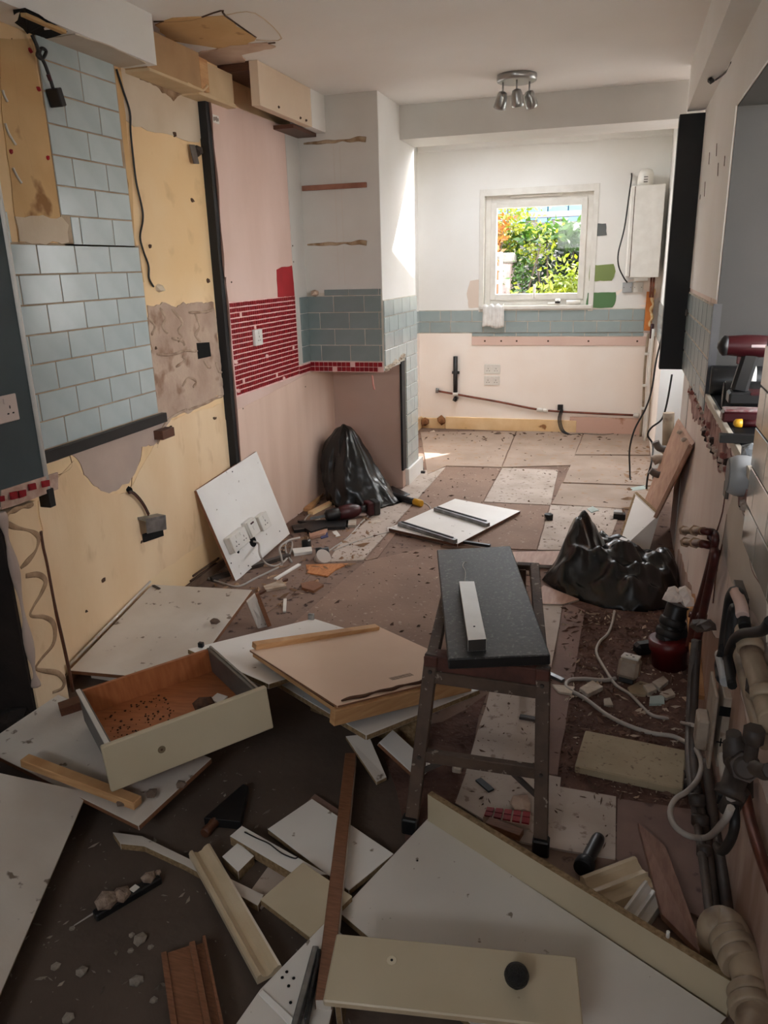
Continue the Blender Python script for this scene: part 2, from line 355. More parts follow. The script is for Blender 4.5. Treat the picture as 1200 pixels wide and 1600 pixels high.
# --- walls behind the camera (with an added, unseen window for fill daylight)
bm = boxb((-2.4, -1.9, 0), (-1.4, -1.7, 2.5)); boxb((-.2, -1.9, 0), (.5, -1.7, 2.5), 0, bm); boxb((-1.4, -1.9, 0), (-.2, -1.7, 1.7), 0, bm); boxb((-1.4, -1.9, 2.3), (-.2, -1.7, 2.5), 0, bm)
struct(obj('wall_back', bm, WHITE))

# --- left wall
wall_left = struct(obj('wall_left', boxb((-2.2, 1.9, 0), (XL, 5.2, 2.45)), YEL))
nx = (1, 0, 0)
patch('plaster_patch', [(-1.965,3.0171,2.0682),(-1.965,3.5487,2.076),(-1.965,3.6434,2.3079),(-1.965,3.1867,2.3299),(-1.965,2.9671,2.27),(-1.965,2.9298,2.0978)], nx, .003, TANLT, wall_left, .012, .05)
patch('plaster_patch', [(-1.965,2.9691,1.3674),(-1.965,3.0859,1.3704),(-1.965,3.1525,1.355),(-1.965,3.3407,1.3646),(-1.965,3.5443,1.3549),(-1.965,3.5571,0.8901),(-1.965,3.3676,0.878),(-1.965,3.203,0.8652),(-1.965,3.035,0.8661),(-1.965,2.9383,0.9035),(-1.965,2.9492,0.9966)], nx, .004, MORTAR, wall_left, .015, .02)
patch('plaster_patch', [(-1.965,2.2372,0.8566),(-1.965,2.3544,0.8568),(-1.965,2.384,0.8247),(-1.965,2.4091,0.7677),(-1.965,2.4597,0.7021),(-1.965,2.5445,0.6514),(-1.965,2.6783,0.66),(-1.965,2.7483,0.698),(-1.965,2.807,0.7878),(-1.965,2.8934,0.7684),(-1.965,3.0524,0.8628),(-1.965,2.9541,0.9389),(-1.965,2.252,0.9206)], nx, .003, MAUVE, wall_left, .012, .02)
patch('plaster_patch', [(-1.965,2.1528,0.7321),(-1.965,2.3606,0.8304),(-1.965,2.4366,0.7173),(-1.965,2.5578,0.6476),(-1.965,2.6707,0.6246),(-1.965,2.8538,0.7389),(-1.965,3.0331,0.8566),(-1.965,3.538,0.849),(-1.965,3.597,0.5282),(-1.965,3.2806,0.2008),(-1.965,2.7383,0.1868),(-1.965,2.172,0.053),(-1.965,2.0962,0.0941)], nx, .002, CREAMW, wall_left, .012, .05)
patch('plaster_patch', [(-1.965,2.9179,2.2563),(-1.965,2.9762,2.268),(-1.965,2.9617,2.0681),(-1.965,2.9619,1.9092),(-1.965,2.9303,1.6433),(-1.965,2.9502,1.5181),(-1.965,2.9643,1.4596),(-1.965,2.8613,1.4623),(-1.965,2.925,1.8519),(-1.965,2.9171,2.0822)], nx, .003, TAN, wall_left, .01, .04)
patch('bare_patch', [(-1.965,2.325,2.2252),(-1.965,2.4761,2.26),(-1.965,2.4797,2.0964),(-1.965,2.4933,2.0003),(-1.965,2.4963,1.7871),(-1.965,2.5255,1.6774),(-1.965,2.5187,1.6129),(-1.965,2.262,1.6079),(-1.965,2.2656,1.7075),(-1.965,2.2763,1.9688),(-1.965,2.2943,2.0967)], nx, .002, TAN, wall_left, .006, .04)
patch('bare_patch', [(-1.965,2.2691,1.6942),(-1.965,2.4917,1.7004),(-1.965,2.5243,1.6725),(-1.965,2.5107,1.6127),(-1.965,2.262,1.6079)], nx, .005, TANLT, wall_left, .012, .03)
patch('damp_stain', [(-1.965,3.0858,2.2862),(-1.965,3.3404,2.2789),(-1.965,3.4247,2.2604),(-1.965,3.346,2.2214),(-1.965,3.1711,2.2557),(-1.965,3.0945,2.2569)], nx, .0036, mat('damp_plaster', S(128, 98, 72), S(176, 146, 116), 18, .95, world=True), wall_left, .014, .02)
# flaking ridges of old adhesive in the bare band
RIDGE = mat('adhesive_ridge', S(196, 172, 150), S(150, 124, 104), 16, .95, .4, 60)
rnd = random.Random(4)
for pts in ([(-1.965,3.0564,1.351),(-1.965,3.0902,1.3077),(-1.965,3.0573,1.2731),(-1.965,3.0942,1.2423)], [(-1.965,3.1496,1.3412),(-1.965,3.2282,1.2793),(-1.965,3.1842,1.2443),(-1.965,3.2149,1.2127),(-1.965,3.1747,1.1971)], [(-1.965,3.3418,1.3205),(-1.965,3.3776,1.2486),(-1.965,3.3304,1.2124),(-1.965,3.374,1.1783)],
            [(-1.965,3.2929,1.3185),(-1.965,3.4513,1.312),(-1.965,3.5162,1.3205)], [(-1.965,3.1242,1.2161),(-1.965,3.2111,1.1936),(-1.965,3.2257,1.1727)], [(-1.965,2.9914,1.1591),(-1.965,3.1096,1.1442),(-1.965,3.2209,1.1487),(-1.965,3.3355,1.1365)], [(-1.965,3.3867,1.0848),(-1.965,3.4217,1.0493),(-1.965,3.453,1.0454)],
            [(-1.965,3.1338,1.0854),(-1.965,3.2123,1.1053),(-1.965,3.1977,1.1267)], [(-1.965,3.4994,1.0609),(-1.965,3.5239,1.015),(-1.965,3.5558,1.0054)], [(-1.965,3.1707,0.9918),(-1.965,3.2342,1.0227),(-1.965,3.2975,0.9935),(-1.965,3.2635,0.9729)], [(-1.965,2.9585,1.3165),(-1.965,2.9993,1.2775),(-1.965,2.9676,1.2439)],
            [(-1.965,3.2049,0.8751),(-1.965,3.3253,0.8747),(-1.965,3.455,0.8848),(-1.965,3.545,0.8865)], [(-1.965,2.9196,0.7722),(-1.965,2.9661,0.8306),(-1.965,3.0533,0.8676),(-1.965,3.1862,0.8784)]):
    obj('adhesive_ridge', tubeb([V(p)+V((.004, 0, 0)) for p in pts], lambda t: .004+.004*abs(math.sin(t*9)), 6, 4), RIDGE, wall_left)
CRK = mat('dark_crack', S(84, 62, 48), None, rough=1)
for pts in ([(-1.965,2.807,0.7878),(-1.965,2.7785,0.7283),(-1.965,2.713,0.6788),(-1.965,2.6972,0.6407),(-1.965,2.6707,0.6246)], [(-1.965,2.3486,0.8581),(-1.965,2.3504,0.8122),(-1.965,2.293,0.798),(-1.965,2.2366,0.8047)], [(-1.965,2.9157,0.7536),(-1.965,2.952,0.8042),(-1.965,2.9932,0.8349)], [(-1.965,2.3782,2.2374),(-1.965,2.3539,1.9974),(-1.965,2.3743,1.9128),(-1.965,2.3823,1.7692),(-1.965,2.3756,1.6948)],
            [(-1.965,2.2969,2.1074),(-1.965,2.3723,2.1029),(-1.965,2.475,2.1066)], [(-1.965,2.2887,1.7491),(-1.965,2.3841,1.7463),(-1.965,2.4835,1.748)]):
    obj('crack', tubeb([V(p)+V((.0012, 0, 0)) for p in pts], .0016, 5, 3), mat('fine_crack', S(126, 92, 62), None, rough=1), wall_left)
HOLE = mat('hole_black', S(8, 7, 6), None, rough=1)
obj('wall_hole', polyb([(-1.959,3.3364,1.1738),(-1.959,3.4589,1.1661),(-1.959,3.4628,1.0969),(-1.959,3.3377,1.0977)], (-.02, 0, 0)), HOLE, wall_left)
for c in ((-1.965,3.1756,1.2018), (-1.965,2.9918,1.1776), (-1.965,2.3048,0.2275), (-1.965,2.4306,0.3054), (-1.965,3.3248,2.0735), (-1.965,3.4288,1.8118), (-1.965,2.7147,0.3735), (-1.965,3.4574,0.7807), (-1.965,3.0388,0.8138), (-1.965,3.5087,1.4475), (-1.965,3.0391,1.6015)):
    b = chunkb((0, 0, 0), .011+.008*rnd.random(), rnd.random()*9, .8); bmesh.ops.translate(b, vec=V(c)-V((.004, 0, .005)), verts=b.verts)
    obj('screw_hole', b, CRK, wall_left)
# blue-grey tiles: courses of 100 mm from z = .905
tl = lambda k: .905+.1*k
def left_row(k, y0, y1, joints, m=TILE): tile_row(wall_left, nx, XL, y0, y1, joints, tl(k), tl(k+1), m)
obj('grout_bed', boxb((XL, 2.1, .9), (XL+.005, 2.952, 1.61)), GROUTD, wall_left)
obj('grout_bed', boxb((XL, 2.488, 1.6), (XL+.005, 2.925, 2.28)), GROUTD, wall_left)
for k in range(6): left_row(k, 2.10, 2.95, [(2.75 if k % 2 == 0 else 2.84)-.204*i for i in range(4)])
left_row(6, 2.10, 2.945, [2.335, 2.535, 2.742])
for k in range(7, 14):
    y0 = 2.535 if k == 7 else 2.487
    js = [2.585, 2.785] if k == 7 else ([2.70] if k in (8, 10) else [2.59, 2.79] if k in (9, 11) else [2.705])
    z1 = min(tl(k+1), 2.278)
    tile_row(wall_left, nx, XL, y0, 2.92 if k != 10 else 2.905, js, tl(k), z1, TILE)
for k in (7, 8, 9, 10): tile_row(wall_left, nx, XL, 2.02, 2.225-.012*(k-7), [], tl(k), tl(k+1), TILE)
obj('shelf_strip', boxb((XL, 2.12, .862), (XL+.03, 2.98, .903), .002), BLK, wall_left)
bm = boxb((XL, 2.9, .795), (XL+.05, 2.905+.09, .835), .002); obj('timber_plug', bm, BRND, wall_left)
# base of the wall: a strip of broken render along the floor
obj('wall_foot', boxb((XL, 2.0, 0), (XL+.014, 3.6, .045), .003), mat('dirty_foot', S(120, 96, 76), S(90, 70, 56), 9, .95, .5, 30, world=True), wall_left)
for q in ([(-1.965,3.0852,0.0674),(-1.965,3.3448,0.0642)], [(-1.965,3.0577,0.0514),(-1.965,3.3141,0.0472)]):
    obj('crack', tubeb([V(p)+V((.006, 0, 0)) for p in q], .006, 6, 2), CRK, wall_left)

# --- nearer pier: dark teal paint above, bare cream plaster with adhesive squiggles below, a sooty recess beside it
pier = struct(obj('wall_pier', boxb((-2.2, 1.885, 0), (-1.87, 2.035, .775)), CREAMW))
obj('teal_panel', boxb((-2.2, -1.7, .80), (-1.868, 2.10, 2.45)), TEAL, pier)
obj('corner_bead', tubeb([(-1.868, 2.10, .80), (-1.868, 2.10, 2.28)], .009, 8, 1, sm=False), WPL, pier)
obj('bead_end', boxb((-1.90, 2.085, .735), (-1.856, 2.115, .80), .002), BLK, pier)
obj('mosaic_bed', polyb([(-1.87,1.893,0.8527),(-1.87,2.1558,0.8435),(-1.87,2.1428,0.7865),(-1.87,2.0529,0.787),(-1.87,1.9338,0.789),(-1.87,1.8787,0.7929)], (.008, 0, 0)), mat('mosaic_bed', S(206, 176, 160), S(180, 148, 130), 30, .9, .4, 60), pier)
for q in ([(-1.858,1.8765,0.8387),(-1.858,1.8892,0.8367),(-1.858,1.8874,0.8202),(-1.858,1.8723,0.8213)], [(-1.858,1.9164,0.8391),(-1.858,1.9452,0.836),(-1.858,1.9441,0.812),(-1.858,1.9153,0.8153)], [(-1.858,1.9538,0.8336),(-1.858,1.9835,0.8304),(-1.858,1.981,0.81),(-1.858,1.9506,0.8101)], [(-1.858,2.0007,0.8432),(-1.858,2.0313,0.8401),(-1.858,2.0312,0.8187),(-1.858,2.0005,0.822)], [(-1.858,2.0627,0.8369),(-1.858,2.0971,0.833),(-1.858,2.0948,0.8117),(-1.858,2.0626,0.8153)]):
    obj('mosaic_tile', polyb(q, (.006, 0, 0)), RED, pier)
GLUE = mat('adhesive_squiggle', S(184, 152, 120), S(152, 122, 94), 20, .95, .5, 60)
for pts in ([(-1.87,1.8936,0.7623),(-1.87,1.9184,0.7719),(-1.87,1.9763,0.7716),(-1.87,2.0233,0.7663)], [(-1.87,1.894,0.7404),(-1.87,1.9281,0.7159),(-1.87,1.9912,0.6811),(-1.87,2.0205,0.648),(-1.87,1.999,0.6091),(-1.87,1.9571,0.5877),(-1.87,1.9182,0.5751)],
            [(-1.87,1.9341,0.5411),(-1.87,1.9914,0.5228),(-1.87,2.0189,0.4877),(-1.87,1.9877,0.4526),(-1.87,1.9434,0.4241),(-1.87,1.9251,0.3989),(-1.87,1.9809,0.3683),(-1.87,2.0181,0.3311),(-1.87,2.0218,0.2892),(-1.87,1.9994,0.2498),(-1.87,1.9354,0.2277),(-1.87,1.9056,0.2088),(-1.87,1.9376,0.1813),(-1.87,2.0004,0.1367),(-1.87,2.0246,0.0918),(-1.87,2.0059,0.0708),(-1.87,1.9606,0.0813)]):
    b = tubeb([V(p) for p in pts], lambda t: .008+.003*math.sin(t*17), 8, 6)
    for v in b.verts: v.co.x = -1.87+max(0, v.co.x+1.87)*.4
    obj('adhesive_squiggle', b, GLUE, pier)
b = tubeb([(-1.87,2.0348,0.6663),(-1.87,2.0335,0.6059),(-1.87,2.0379,0.5473),(-1.87,2.0407,0.4003),(-1.87,2.0483,0.2864),(-1.87,2.0566,0.1584),(-1.87,2.06,0.0289)], .006, 6, 3); obj('torn_edge', b, BRND, pier)
b = tubeb([(-1.87,1.8819,0.7833),(-1.87,1.8853,0.7039),(-1.87,1.8928,0.5669),(-1.87,1.894,0.3706),(-1.87,1.8945,0.2148),(-1.87,1.8912,0.1469)], lambda t: .012+.006*math.sin(t*21), 7, 6); obj('broken_edge', b, MAUVE, pier)
bm = boxb((-2.5, -1.7, 0), (-2.2, 2.0, .85)); boxb((-2.2, 1.872, 0), (-1.878, 1.884, .80), 0, bm)
recess = struct(obj('wall_recess', bm, SOOT))
for i in range(14):
    obj('rubble_lump', chunkb((-1.9-.3*rnd.random(), 1.2+.66*rnd.random(), 0), .03+.04*rnd.random(), i, .7), SOOT, recess)

# --- pink plasterboard lining further along, its dark cut edge towards the camera
XK = -1.92
bm = polyb([(XK, 3.6, 2.275), (XK, 3.6, .0), (XK, 5.05, 0), (XK, 5.05, .87), (XK, 4.455, .87), (XK, 4.455, 2.275)], (-.044, 0, 0))
lining = struct(obj('wall_lining', bm, PINK))
obj('cut_edge', polyb([(XL, 3.595, 2.3), (XK-.002, 3.595, 2.3), (XK-.002, 3.595, 0), (XL, 3.595, 0)], (0, -.035, 0)), BLKM, lining)
b = tubeb([(XK, 3.597, 2.27), (XK+.002, 3.6, 1.9), (XK, 3.595, 1.5), (XK+.003, 3.6, 1.42), (XK, 3.6, .9), (XK, 3.598, .02)], lambda t: .005+.003*math.sin(t*40), 6, 8); obj('paper_edge', b, mat('torn_paper', S(120, 90, 78), None, rough=.9), lining)
patch('plaster_skim', [(XK, 3.606, .80), (XK, 3.606, .01), (XK, 5.045, .01), (XK, 5.045, .86), (XK, 4.6, .86)], nx, .0015, PINKLOW, lining, .003, .1)
obj('side_board', boxb((-1.966, 4.455, .87), (-1.918, 4.652, 2.25)), CHIMW, lining)
# red mosaic splashback (each stone about 5 pixels: joined)
bm = B(); gb = []
def mos(y0, y1, zlo, zhi, pit=.0262):
    ny = int((y1-y0)/pit); 
    for i in range(ny):
        y = y0+i*pit; t = (y-3.6)/1.1
        a = zlo(y) if callable(zlo) else zlo; b2 = zhi(y) if callable(zhi) else zhi
        for j in range(int(round((b2-a)/pit))):
            z = a+j*pit+rnd.uniform(-.0006, .0006)
            if rnd.random() < .006: continue
            boxb((XK, y+.0030, z+.0032), (XK+.0075, y+pit-.0030, z+pit-.0032), 0, bm)
mos(3.612, 4.455, .875, 1.345); 
mos(4.455, 4.65, .872, lambda y: .925)
obj('mosaic_bed', polyb([(XK, 3.607, 1.35), (XK, 4.458, 1.345), (XK, 4.458, .93), (XK, 4.66, .93), (XK, 4.66, .868), (XK, 3.607, .868)], (.0045, 0, 0)), MOSG, lining)
obj('mosaic_tiles', bm, RED, lining, stuff=True)
patch('red_paint_patch', [(XK, 4.215, 1.345), (XK, 4.222, 1.50), (XK, 4.30, 1.515), (XK, 4.44, 1.52), (XK, 4.455, 1.345)], nx, .002, REDP, lining, .006, .03)
for c in ((-1.92,3.6278,1.0404), (-1.92,4.3778,1.0391), (-1.92,4.2091,0.8758), (-1.92,3.9995,1.0309), (-1.92,3.6293,0.8908)):
    b = chunkb((0, 0, 0), .022, c[1]*7, .8); bmesh.ops.translate(b, vec=V(c)-V((.004, 0, .01)), verts=b.verts); obj('broken_mosaic', b, MOSG, lining)
for c in ((-1.92,3.6758,0.7946), (-1.92,3.374,0.7979), (-1.92,4.5424,0.7814), (-1.92,4.4697,1.6288), (-1.92,4.4716,1.5382), (-1.92,3.6662,1.4426)):
    b = chunkb((0, 0, 0), .009, c[2]*5, .8); bmesh.ops.translate(b, vec=V(c)-V((.003, 0, .004)), verts=b.verts); obj('screw_hole', b, CRK, lining)

# --- chimney breast: upper part overhangs an open niche
bm = boxb((-2.2, 4.65, .875), (-1.425, 5.45, 2.47)); 
chim = struct(obj('wall_chimney', bm, CHIMW))
obj('niche_back', boxb((-2.2, 5.05, 0), (-1.427, 5.45, .875)), NICHE, chim)
ny_ = (0, -1, 0)
obj('flank_plaster', boxb((-1.426, 4.652, 1.3), (-1.4225, 5.45, 2.47)), WHITE, chim)
obj('grout_bed', boxb((-1.916, 4.645, .93), (-1.427, 4.651, 1.355)), GROUT, chim)
for k, (z0, z1) in enumerate(((.935, 1.035), (1.035, 1.135), (1.135, 1.235), (1.235, 1.335), (1.335, 1.375))):
    js = [-1.83+.195*i for i in range(3)] if k % 2 == 0 else [-1.735+.2*i for i in range(2)]
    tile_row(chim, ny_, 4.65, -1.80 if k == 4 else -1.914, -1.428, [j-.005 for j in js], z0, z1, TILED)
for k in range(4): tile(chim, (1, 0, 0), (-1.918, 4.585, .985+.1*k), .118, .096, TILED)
obj('broken_mortar', chunkb((-1.86, 4.643, 1.33), .03, 3, .8), MORTAR, chim)
obj('grout_bed', boxb((-1.916, 4.644, .868), (-1.427, 4.65, .932)), MOSG, chim)
for i in range(16):
    for j in range(2):
        if (i, j) in ((5, 0), (9, 1), (15, 0)): continue
        x = -1.914+.0303*i; z = .872+.03*j
        obj('mosaic_tile', boxb((x+.001, 4.638, z+.001), (x+.0265, 4.644, z+.0265), .0008), RED, chim)
# flank tiles
obj('grout_bed', boxb((-1.4235, 4.652, .89), (-1.4205, 5.45, 1.305)), GROUT, chim)
obj('grout_bed', boxb((-1.4235, 5.13, .09), (-1.4205, 5.45, .9)), GROUT, chim)
for k in range(4):
    z0 = .903+.1*k
    tile_row(chim, nx, -1.4215, 4.655, 5.448, [4.66+.2*i+(.1 if k % 2 else .0)-.1 for i in range(6)], z0, z0+.1, TILE)
for k in range(8):
    z0 = .103+.1*k
    tile_row(chim, nx, -1.4215, 5.14, 5.448, [5.25 if k % 2 else 5.35], z0, z0+.1, TILE)
obj('steel_edge', boxb((-1.432, 5.035, .13), (-1.418, 5.125, .885)), BLKM, chim)
for i in range(9):
    obj('broken_mortar', chunkb((-1.425, 4.70+.045*i, .865+.005*i), .022+.012*rnd.random(), i, .7), mat('white_mortar', S(214, 202, 184), S(180, 164, 146), 30, .95, .5, 60), chim)
obj('plinth_board', boxb((-1.43, 5.12, 0), (-1.40, 5.53, .12), .003), WHITE, chim)
# shelf batten and two torn plaster scars where shelves were
obj('shelf_batten', barb((-1.905, 4.64, 1.960), (-1.50, 4.64, 1.960), .02, .028), mat('batten_wood', S(160, 110, 90), S(136, 90, 72), 12, .7), chim)
SCAR = mat('plaster_scar', S(186, 164, 138), S(140, 112, 82), 22, .95, .5, 60)
for z, x0, x1 in ((2.205, -1.885, -1.497), (1.64, -1.895, -1.512)):
    b = tubeb([(x0+(x1-x0)*t/8, 4.65, z+.004*math.sin(t*3)) for t in range(9)], lambda t: .005+.008*abs(math.sin(5*t))*(.4+t), 6, 3); obj('plaster_scar', b, SCAR, chim)
for x in (-1.70, -1.66): obj('pencil_line', barb((x, 4.6497, 1.40), (x, 4.6497, 2.18), .003, .001, (0, 1, 0), 0), mat('pale_line', S(200, 192, 182), None), chim)
b = tubeb([(-1.487, 4.6, .855), (-1.482, 4.6, .80), (-1.475, 4.6, .765)], .006, 6, 3); obj('hanging_scrap', b, mat('pink_scrap', S(214, 150, 136), None, rough=.8), chim)

# --- ceiling, downstand beam, boxing
bm = boxb((-2.4, -1.9, 2.45), (.5, 5.2, 2.62)); ceiling = struct(obj('ceiling', bm, CEIL))
patch('bare_plaster', [(-1.8828,3.1205,2.45),(-1.7757,3.0749,2.45),(-1.5725,3.1235,2.45),(-1.5831,3.263,2.45),(-1.5881,3.4387,2.45),(-1.7603,3.609,2.45),(-1.83,3.4876,2.45),(-1.9358,3.3345,2.45)], (0, 0, -1), .003, TAN, ceiling, .012, .04)
patch('torn_paint', [(-1.9719,3.5662,2.45),(-1.7431,3.5021,2.45),(-1.5711,3.5308,2.45),(-1.5656,3.5996,2.45),(-1.7643,3.655,2.45),(-1.8768,3.9755,2.45),(-1.9643,3.8251,2.45)], (0, 0, -1), .0035, mat('peeled_ceiling', S(196, 166, 146), S(212, 190, 172), 8, .9, world=True), ceiling, .012, .03)
for pts in ([(-1.862,3.0837,2.45),(-1.7109,3.1191,2.45),(-1.5541,3.0634,2.45),(-1.5679,3.1253,2.45),(-1.5881,3.4387,2.45)], [(-1.8816,3.5809,2.45),(-1.7009,3.5423,2.45),(-1.5454,3.5417,2.45)]):
    obj('paint_edge', tubeb([V(p)-V((0, 0, .001)) for p in pts], .004, 5, 3), CRK, ceiling)
obj('repair_line', tubeb([V(p)-V((0, 0, 0)) for p in ((-1.5725,3.1235,2.45),(-1.4486,3.1399,2.45),(-1.4955,3.4984,2.45),(-1.605,3.4736,2.45))], .003, 5, 4), TANLT, ceiling)
struct(obj('beam_opening', boxb((-1.424, 5.11, 2.256), (.26, 5.47, 2.6)), mat('beam_paint', S(216, 214, 209), S(210, 207, 201), 3, .8, world=True)))
bm = boxb((-1.965, 1.2, 2.275), (-1.82, 3.005, 2.45)); struct(obj('boxing_left', bm, WHITE)); bx = bpy.data.objects['boxing_left']
obj('box_hole', polyb(ragged([(-1.8434,2.256,2.2745),(-1.7994,2.2543,2.2745),(-1.8312,2.5058,2.2745),(-1.9522,2.5279,2.2745),(-2.012,2.5362,2.2745),(-1.9102,2.3311,2.2745)], .012, .03), (0, 0, -.0015)), HOLE, bx)
obj('hole_batten', barb(V((-1.8348,2.2886,2.27)), V((-1.8442,2.4892,2.27)), .02, .012), TAN, bx)
patch('peeled_plaster', [(-2.0133,2.5378,2.275),(-1.831,2.5318,2.275),(-1.8146,2.691,2.275),(-1.8315,2.9559,2.275),(-1.9934,2.9723,2.275),(-2.0124,2.7366,2.275)], (0, 0, -1), .002, mat('box_underside', S(206, 192, 176), S(196, 180, 162), 6, .85, world=True), bx, .006, .03)
BOXB = mat('boxing_board', S(186, 152, 112), S(172, 138, 100), 6, .8, world=True)
BOXC = mat('boxing_board_pale', S(216, 192, 156), S(204, 178, 140), 6, .8, world=True)
pel = struct(obj('boxing_middle', boxb((-1.965, 3.0, 2.27), (-1.86, 3.42, 2.412)), BOXB))
obj('box_stud', boxb((-1.96, 3.425, 2.27), (-1.862, 3.50, 2.40), .002), PINE, pel)
obj('box_panel', boxb((-1.96, 3.50, 2.268), (-1.885, 3.78, 2.40)), BOXC, pel)
obj('box_lip', boxb((-1.965, 3.0, 2.258), (-1.852, 3.42, 2.27), .002), BOXC, pel)
obj('box_lip', boxb((-1.965, 3.42, 2.252), (-1.875, 3.78, 2.268), .002), BOXC, pel)
obj('torn_strip', tubeb([(-1.86,3.2967,2.2704),(-1.86,3.3653,2.2657),(-1.86,3.4259,2.2641),(-1.86,3.4772,2.2938)], .006, 6, 3), BOXC, pel)
wp = struct(obj('boxing_white', boxb((-1.79, 3.775, 2.255), (-1.745, 4.655, 2.449), .001), mat('pelmet_cream', S(220, 200, 176), S(212, 190, 166), 3, .8, world=True)))
obj('pelmet_white_end', boxb((-1.80, 4.44, 2.2545), (-1.7435, 4.655, 2.4495)), WHITE, wp)
obj('pelmet_top_rail', boxb((-1.96, 3.78, 2.41), (-1.79, 4.65, 2.45)), BRND, wp)
for c in ((-1.743, 3.99, 2.275), (-1.743, 4.27, 2.268), (-1.743, 4.35, 2.268)):
    b = chunkb((0, 0, 0), .008, c[1], .8); bmesh.ops.translate(b, vec=V(c), verts=b.verts); obj('screw_hole', b, CRK, wp)
obj('box_batten', boxb((-1.918, 4.30, 2.235), (-1.80, 4.64, 2.255)), BRND, wp)

# --- extension beyond the beam
struct(obj('wall_extension_left', boxb((-2.1, 5.45, 0), (-1.835, 7.4, 2.6)), WHITE)); wel = bpy.data.objects['wall_extension_left']
obj('low_plaster', boxb((-1.836, 5.46, .1), (-1.832, 7.15, .9)), FARLOW, wel)
obj('baseboard_timber', boxb((-1.835, 5.6, 0), (-1.815, 7.15, .11), .002), PINEY, wel)
obj('bounce_damping_panel', boxb((-1.836, 5.46, .9), (-1.833, 6.85, 2.5)), MORTAR, wel)  # unseen darker panel, added to cut the sun bouncing off this wall
tile_row(wel, nx, -1.835, 6.85, 7.15, [6.5, 6.7, 6.9, 7.05], .9, 1.0, TILE); obj('bounce_damping_panel', boxb((-1.836, 5.46, .9), (-1.833, 6.85, 2.5)), MORTAR, wel)
tile_row(wel, nx, -1.835, 6.85, 7.15, [6.6, 6.8, 7.0, 7.1], 1.0, 1.1, TILE)
x0, x1, z0, z1 = -1.245, -.30, 1.125, 2.075
bm = boxb((-2.1, YF, 0), (x0, 7.42, 2.6)); boxb((x1, YF, 0), (.6, 7.42, 2.6), 0, bm); boxb((x0, YF, 0), (x1, 7.42, z0), 0, bm); boxb((x0, YF, z1), (x1, 7.42, 2.6), 0, bm)
far = struct(obj('wall_far', bm, WHITE))
obj('low_plaster', boxb((-1.832, YF-.004, .11), (.28, YF, .9)), FARLOW, far)
obj('coving_band', boxb((-1.83, YF-.03, 2.44), (.28, YF, 2.5), .01), WHITE, far)
obj('grout_bed', boxb((-1.832, YF-.005, .895), (.16, YF, 1.103)), GROUT, far)
obj('grout_bed', boxb((-1.335, YF-.005, .865), (.16, YF, .9)), GROUT, far)
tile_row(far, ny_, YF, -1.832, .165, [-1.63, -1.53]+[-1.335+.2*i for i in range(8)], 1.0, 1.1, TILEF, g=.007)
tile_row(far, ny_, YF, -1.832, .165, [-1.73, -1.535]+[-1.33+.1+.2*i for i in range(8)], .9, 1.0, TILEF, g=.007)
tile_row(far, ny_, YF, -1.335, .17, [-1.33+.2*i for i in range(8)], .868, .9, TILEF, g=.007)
obj('pink_strip', boxb((-1.335, YF-.014, .79), (.21, YF, .866), .002), PINK, far)
for x in (-1.22, -1.07, -.93, -.65, -.3, .11): obj('screw_hole', boxb((x, YF-.0155, .82), (x+.015, YF-.013, .835)), CRK, far)
obj('baseboard_timber', boxb((-1.58, YF-.022, 0), (-.36, YF, .115), .002), PINEY, far)
obj('baseboard_stub', boxb((-1.83, YF-.022, 0), (-1.585, YF, .1), .002), PINEY, far)
obj('pink_skirt', boxb((-.42, YF-.02, .0), (.2, YF, .15), .002), mat('pink_skirt', S(208, 172, 156), S(160, 100, 60), 5, .85, world=True, lo=.55, hi=.62), far)
for i, (xa, za) in enumerate(((-1.78, .06), (-1.62, .07))): obj('torn_plaster', chunkb((xa, YF-.02, za-.04), .05, i+3, .9), mat('brown_hole', S(150, 104, 66), S(100, 66, 42), 20, 1), far)
for nm, q, m in (('slate_paint_patch', [(-.305, 1.70), (-.305, 1.80), (-.2, 1.80), (-.19, 1.705)], SLATEP), ('olive_paint_patch', [(-.318, 1.335), (-.318, 1.465), (-.12, 1.47), (-.10, 1.41), (-.125, 1.335)], GREENA),
                 ('sage_paint_patch', [(-.33, 1.11), (-.325, 1.235), (-.085, 1.24), (-.08, 1.17), (-.11, 1.11)], GREENB), ('beige_paint_patch', [(-1.37, 1.12), (-1.385, 1.25), (-1.36, 1.36), (-1.26, 1.37), (-1.255, 1.12)], BEIGEP)):
    patch(nm, [(x, YF, z) for x, z in q], ny_, .002, m, far, .006, .03)
obj('bare_plaster', polyb(ragged([(.0, YF, 1.34), (-.12, YF, 1.20), (.16, YF, 1.11), (.27, YF, 1.2), (.27, YF, 1.36)], .012), (0, -.002, 0)), FARLOW, far)
# window
win = struct(obj('window_1', boxb((x0-.02, YF-.012, z0-.03), (x1+.02, YF+.0, z0+.0), .002), WPL))
bm = boxb((x0-.03, YF-.01, z0-.04), (x0+.012, YF+.12, z1+.04), .002); boxb((x1-.012, YF-.01, z0-.04), (x1+.03, YF+.12, z1+.04), .002, bm); boxb((x0+.012, YF-.01, z1-.015), (x1-.012, YF+.12, z1+.04), .002, bm)
obj('window_lining', bm, WPL, win)
obj('window_sill', boxb((x0-.02, YF-.03, z0-.02), (x1+.02, YF+.14, z0+.012), .004), WPL, win)
def ring4(a, b, c, d, ya, yb, t):
    bm = boxb((a, ya, c), (a+t, yb, d), .003); boxb((b-t, ya, c), (b, yb, d), .003, bm); boxb((a+t, ya, c), (b-t, yb, c+t), .003, bm); boxb((a+t, ya, d-t), (b-t, yb, d), .003, bm); return bm
obj('window_frame', ring4(x0+.012, x1-.012, z0+.012, z1-.015, YF+.06, YF+.13, .055), WPL, win)
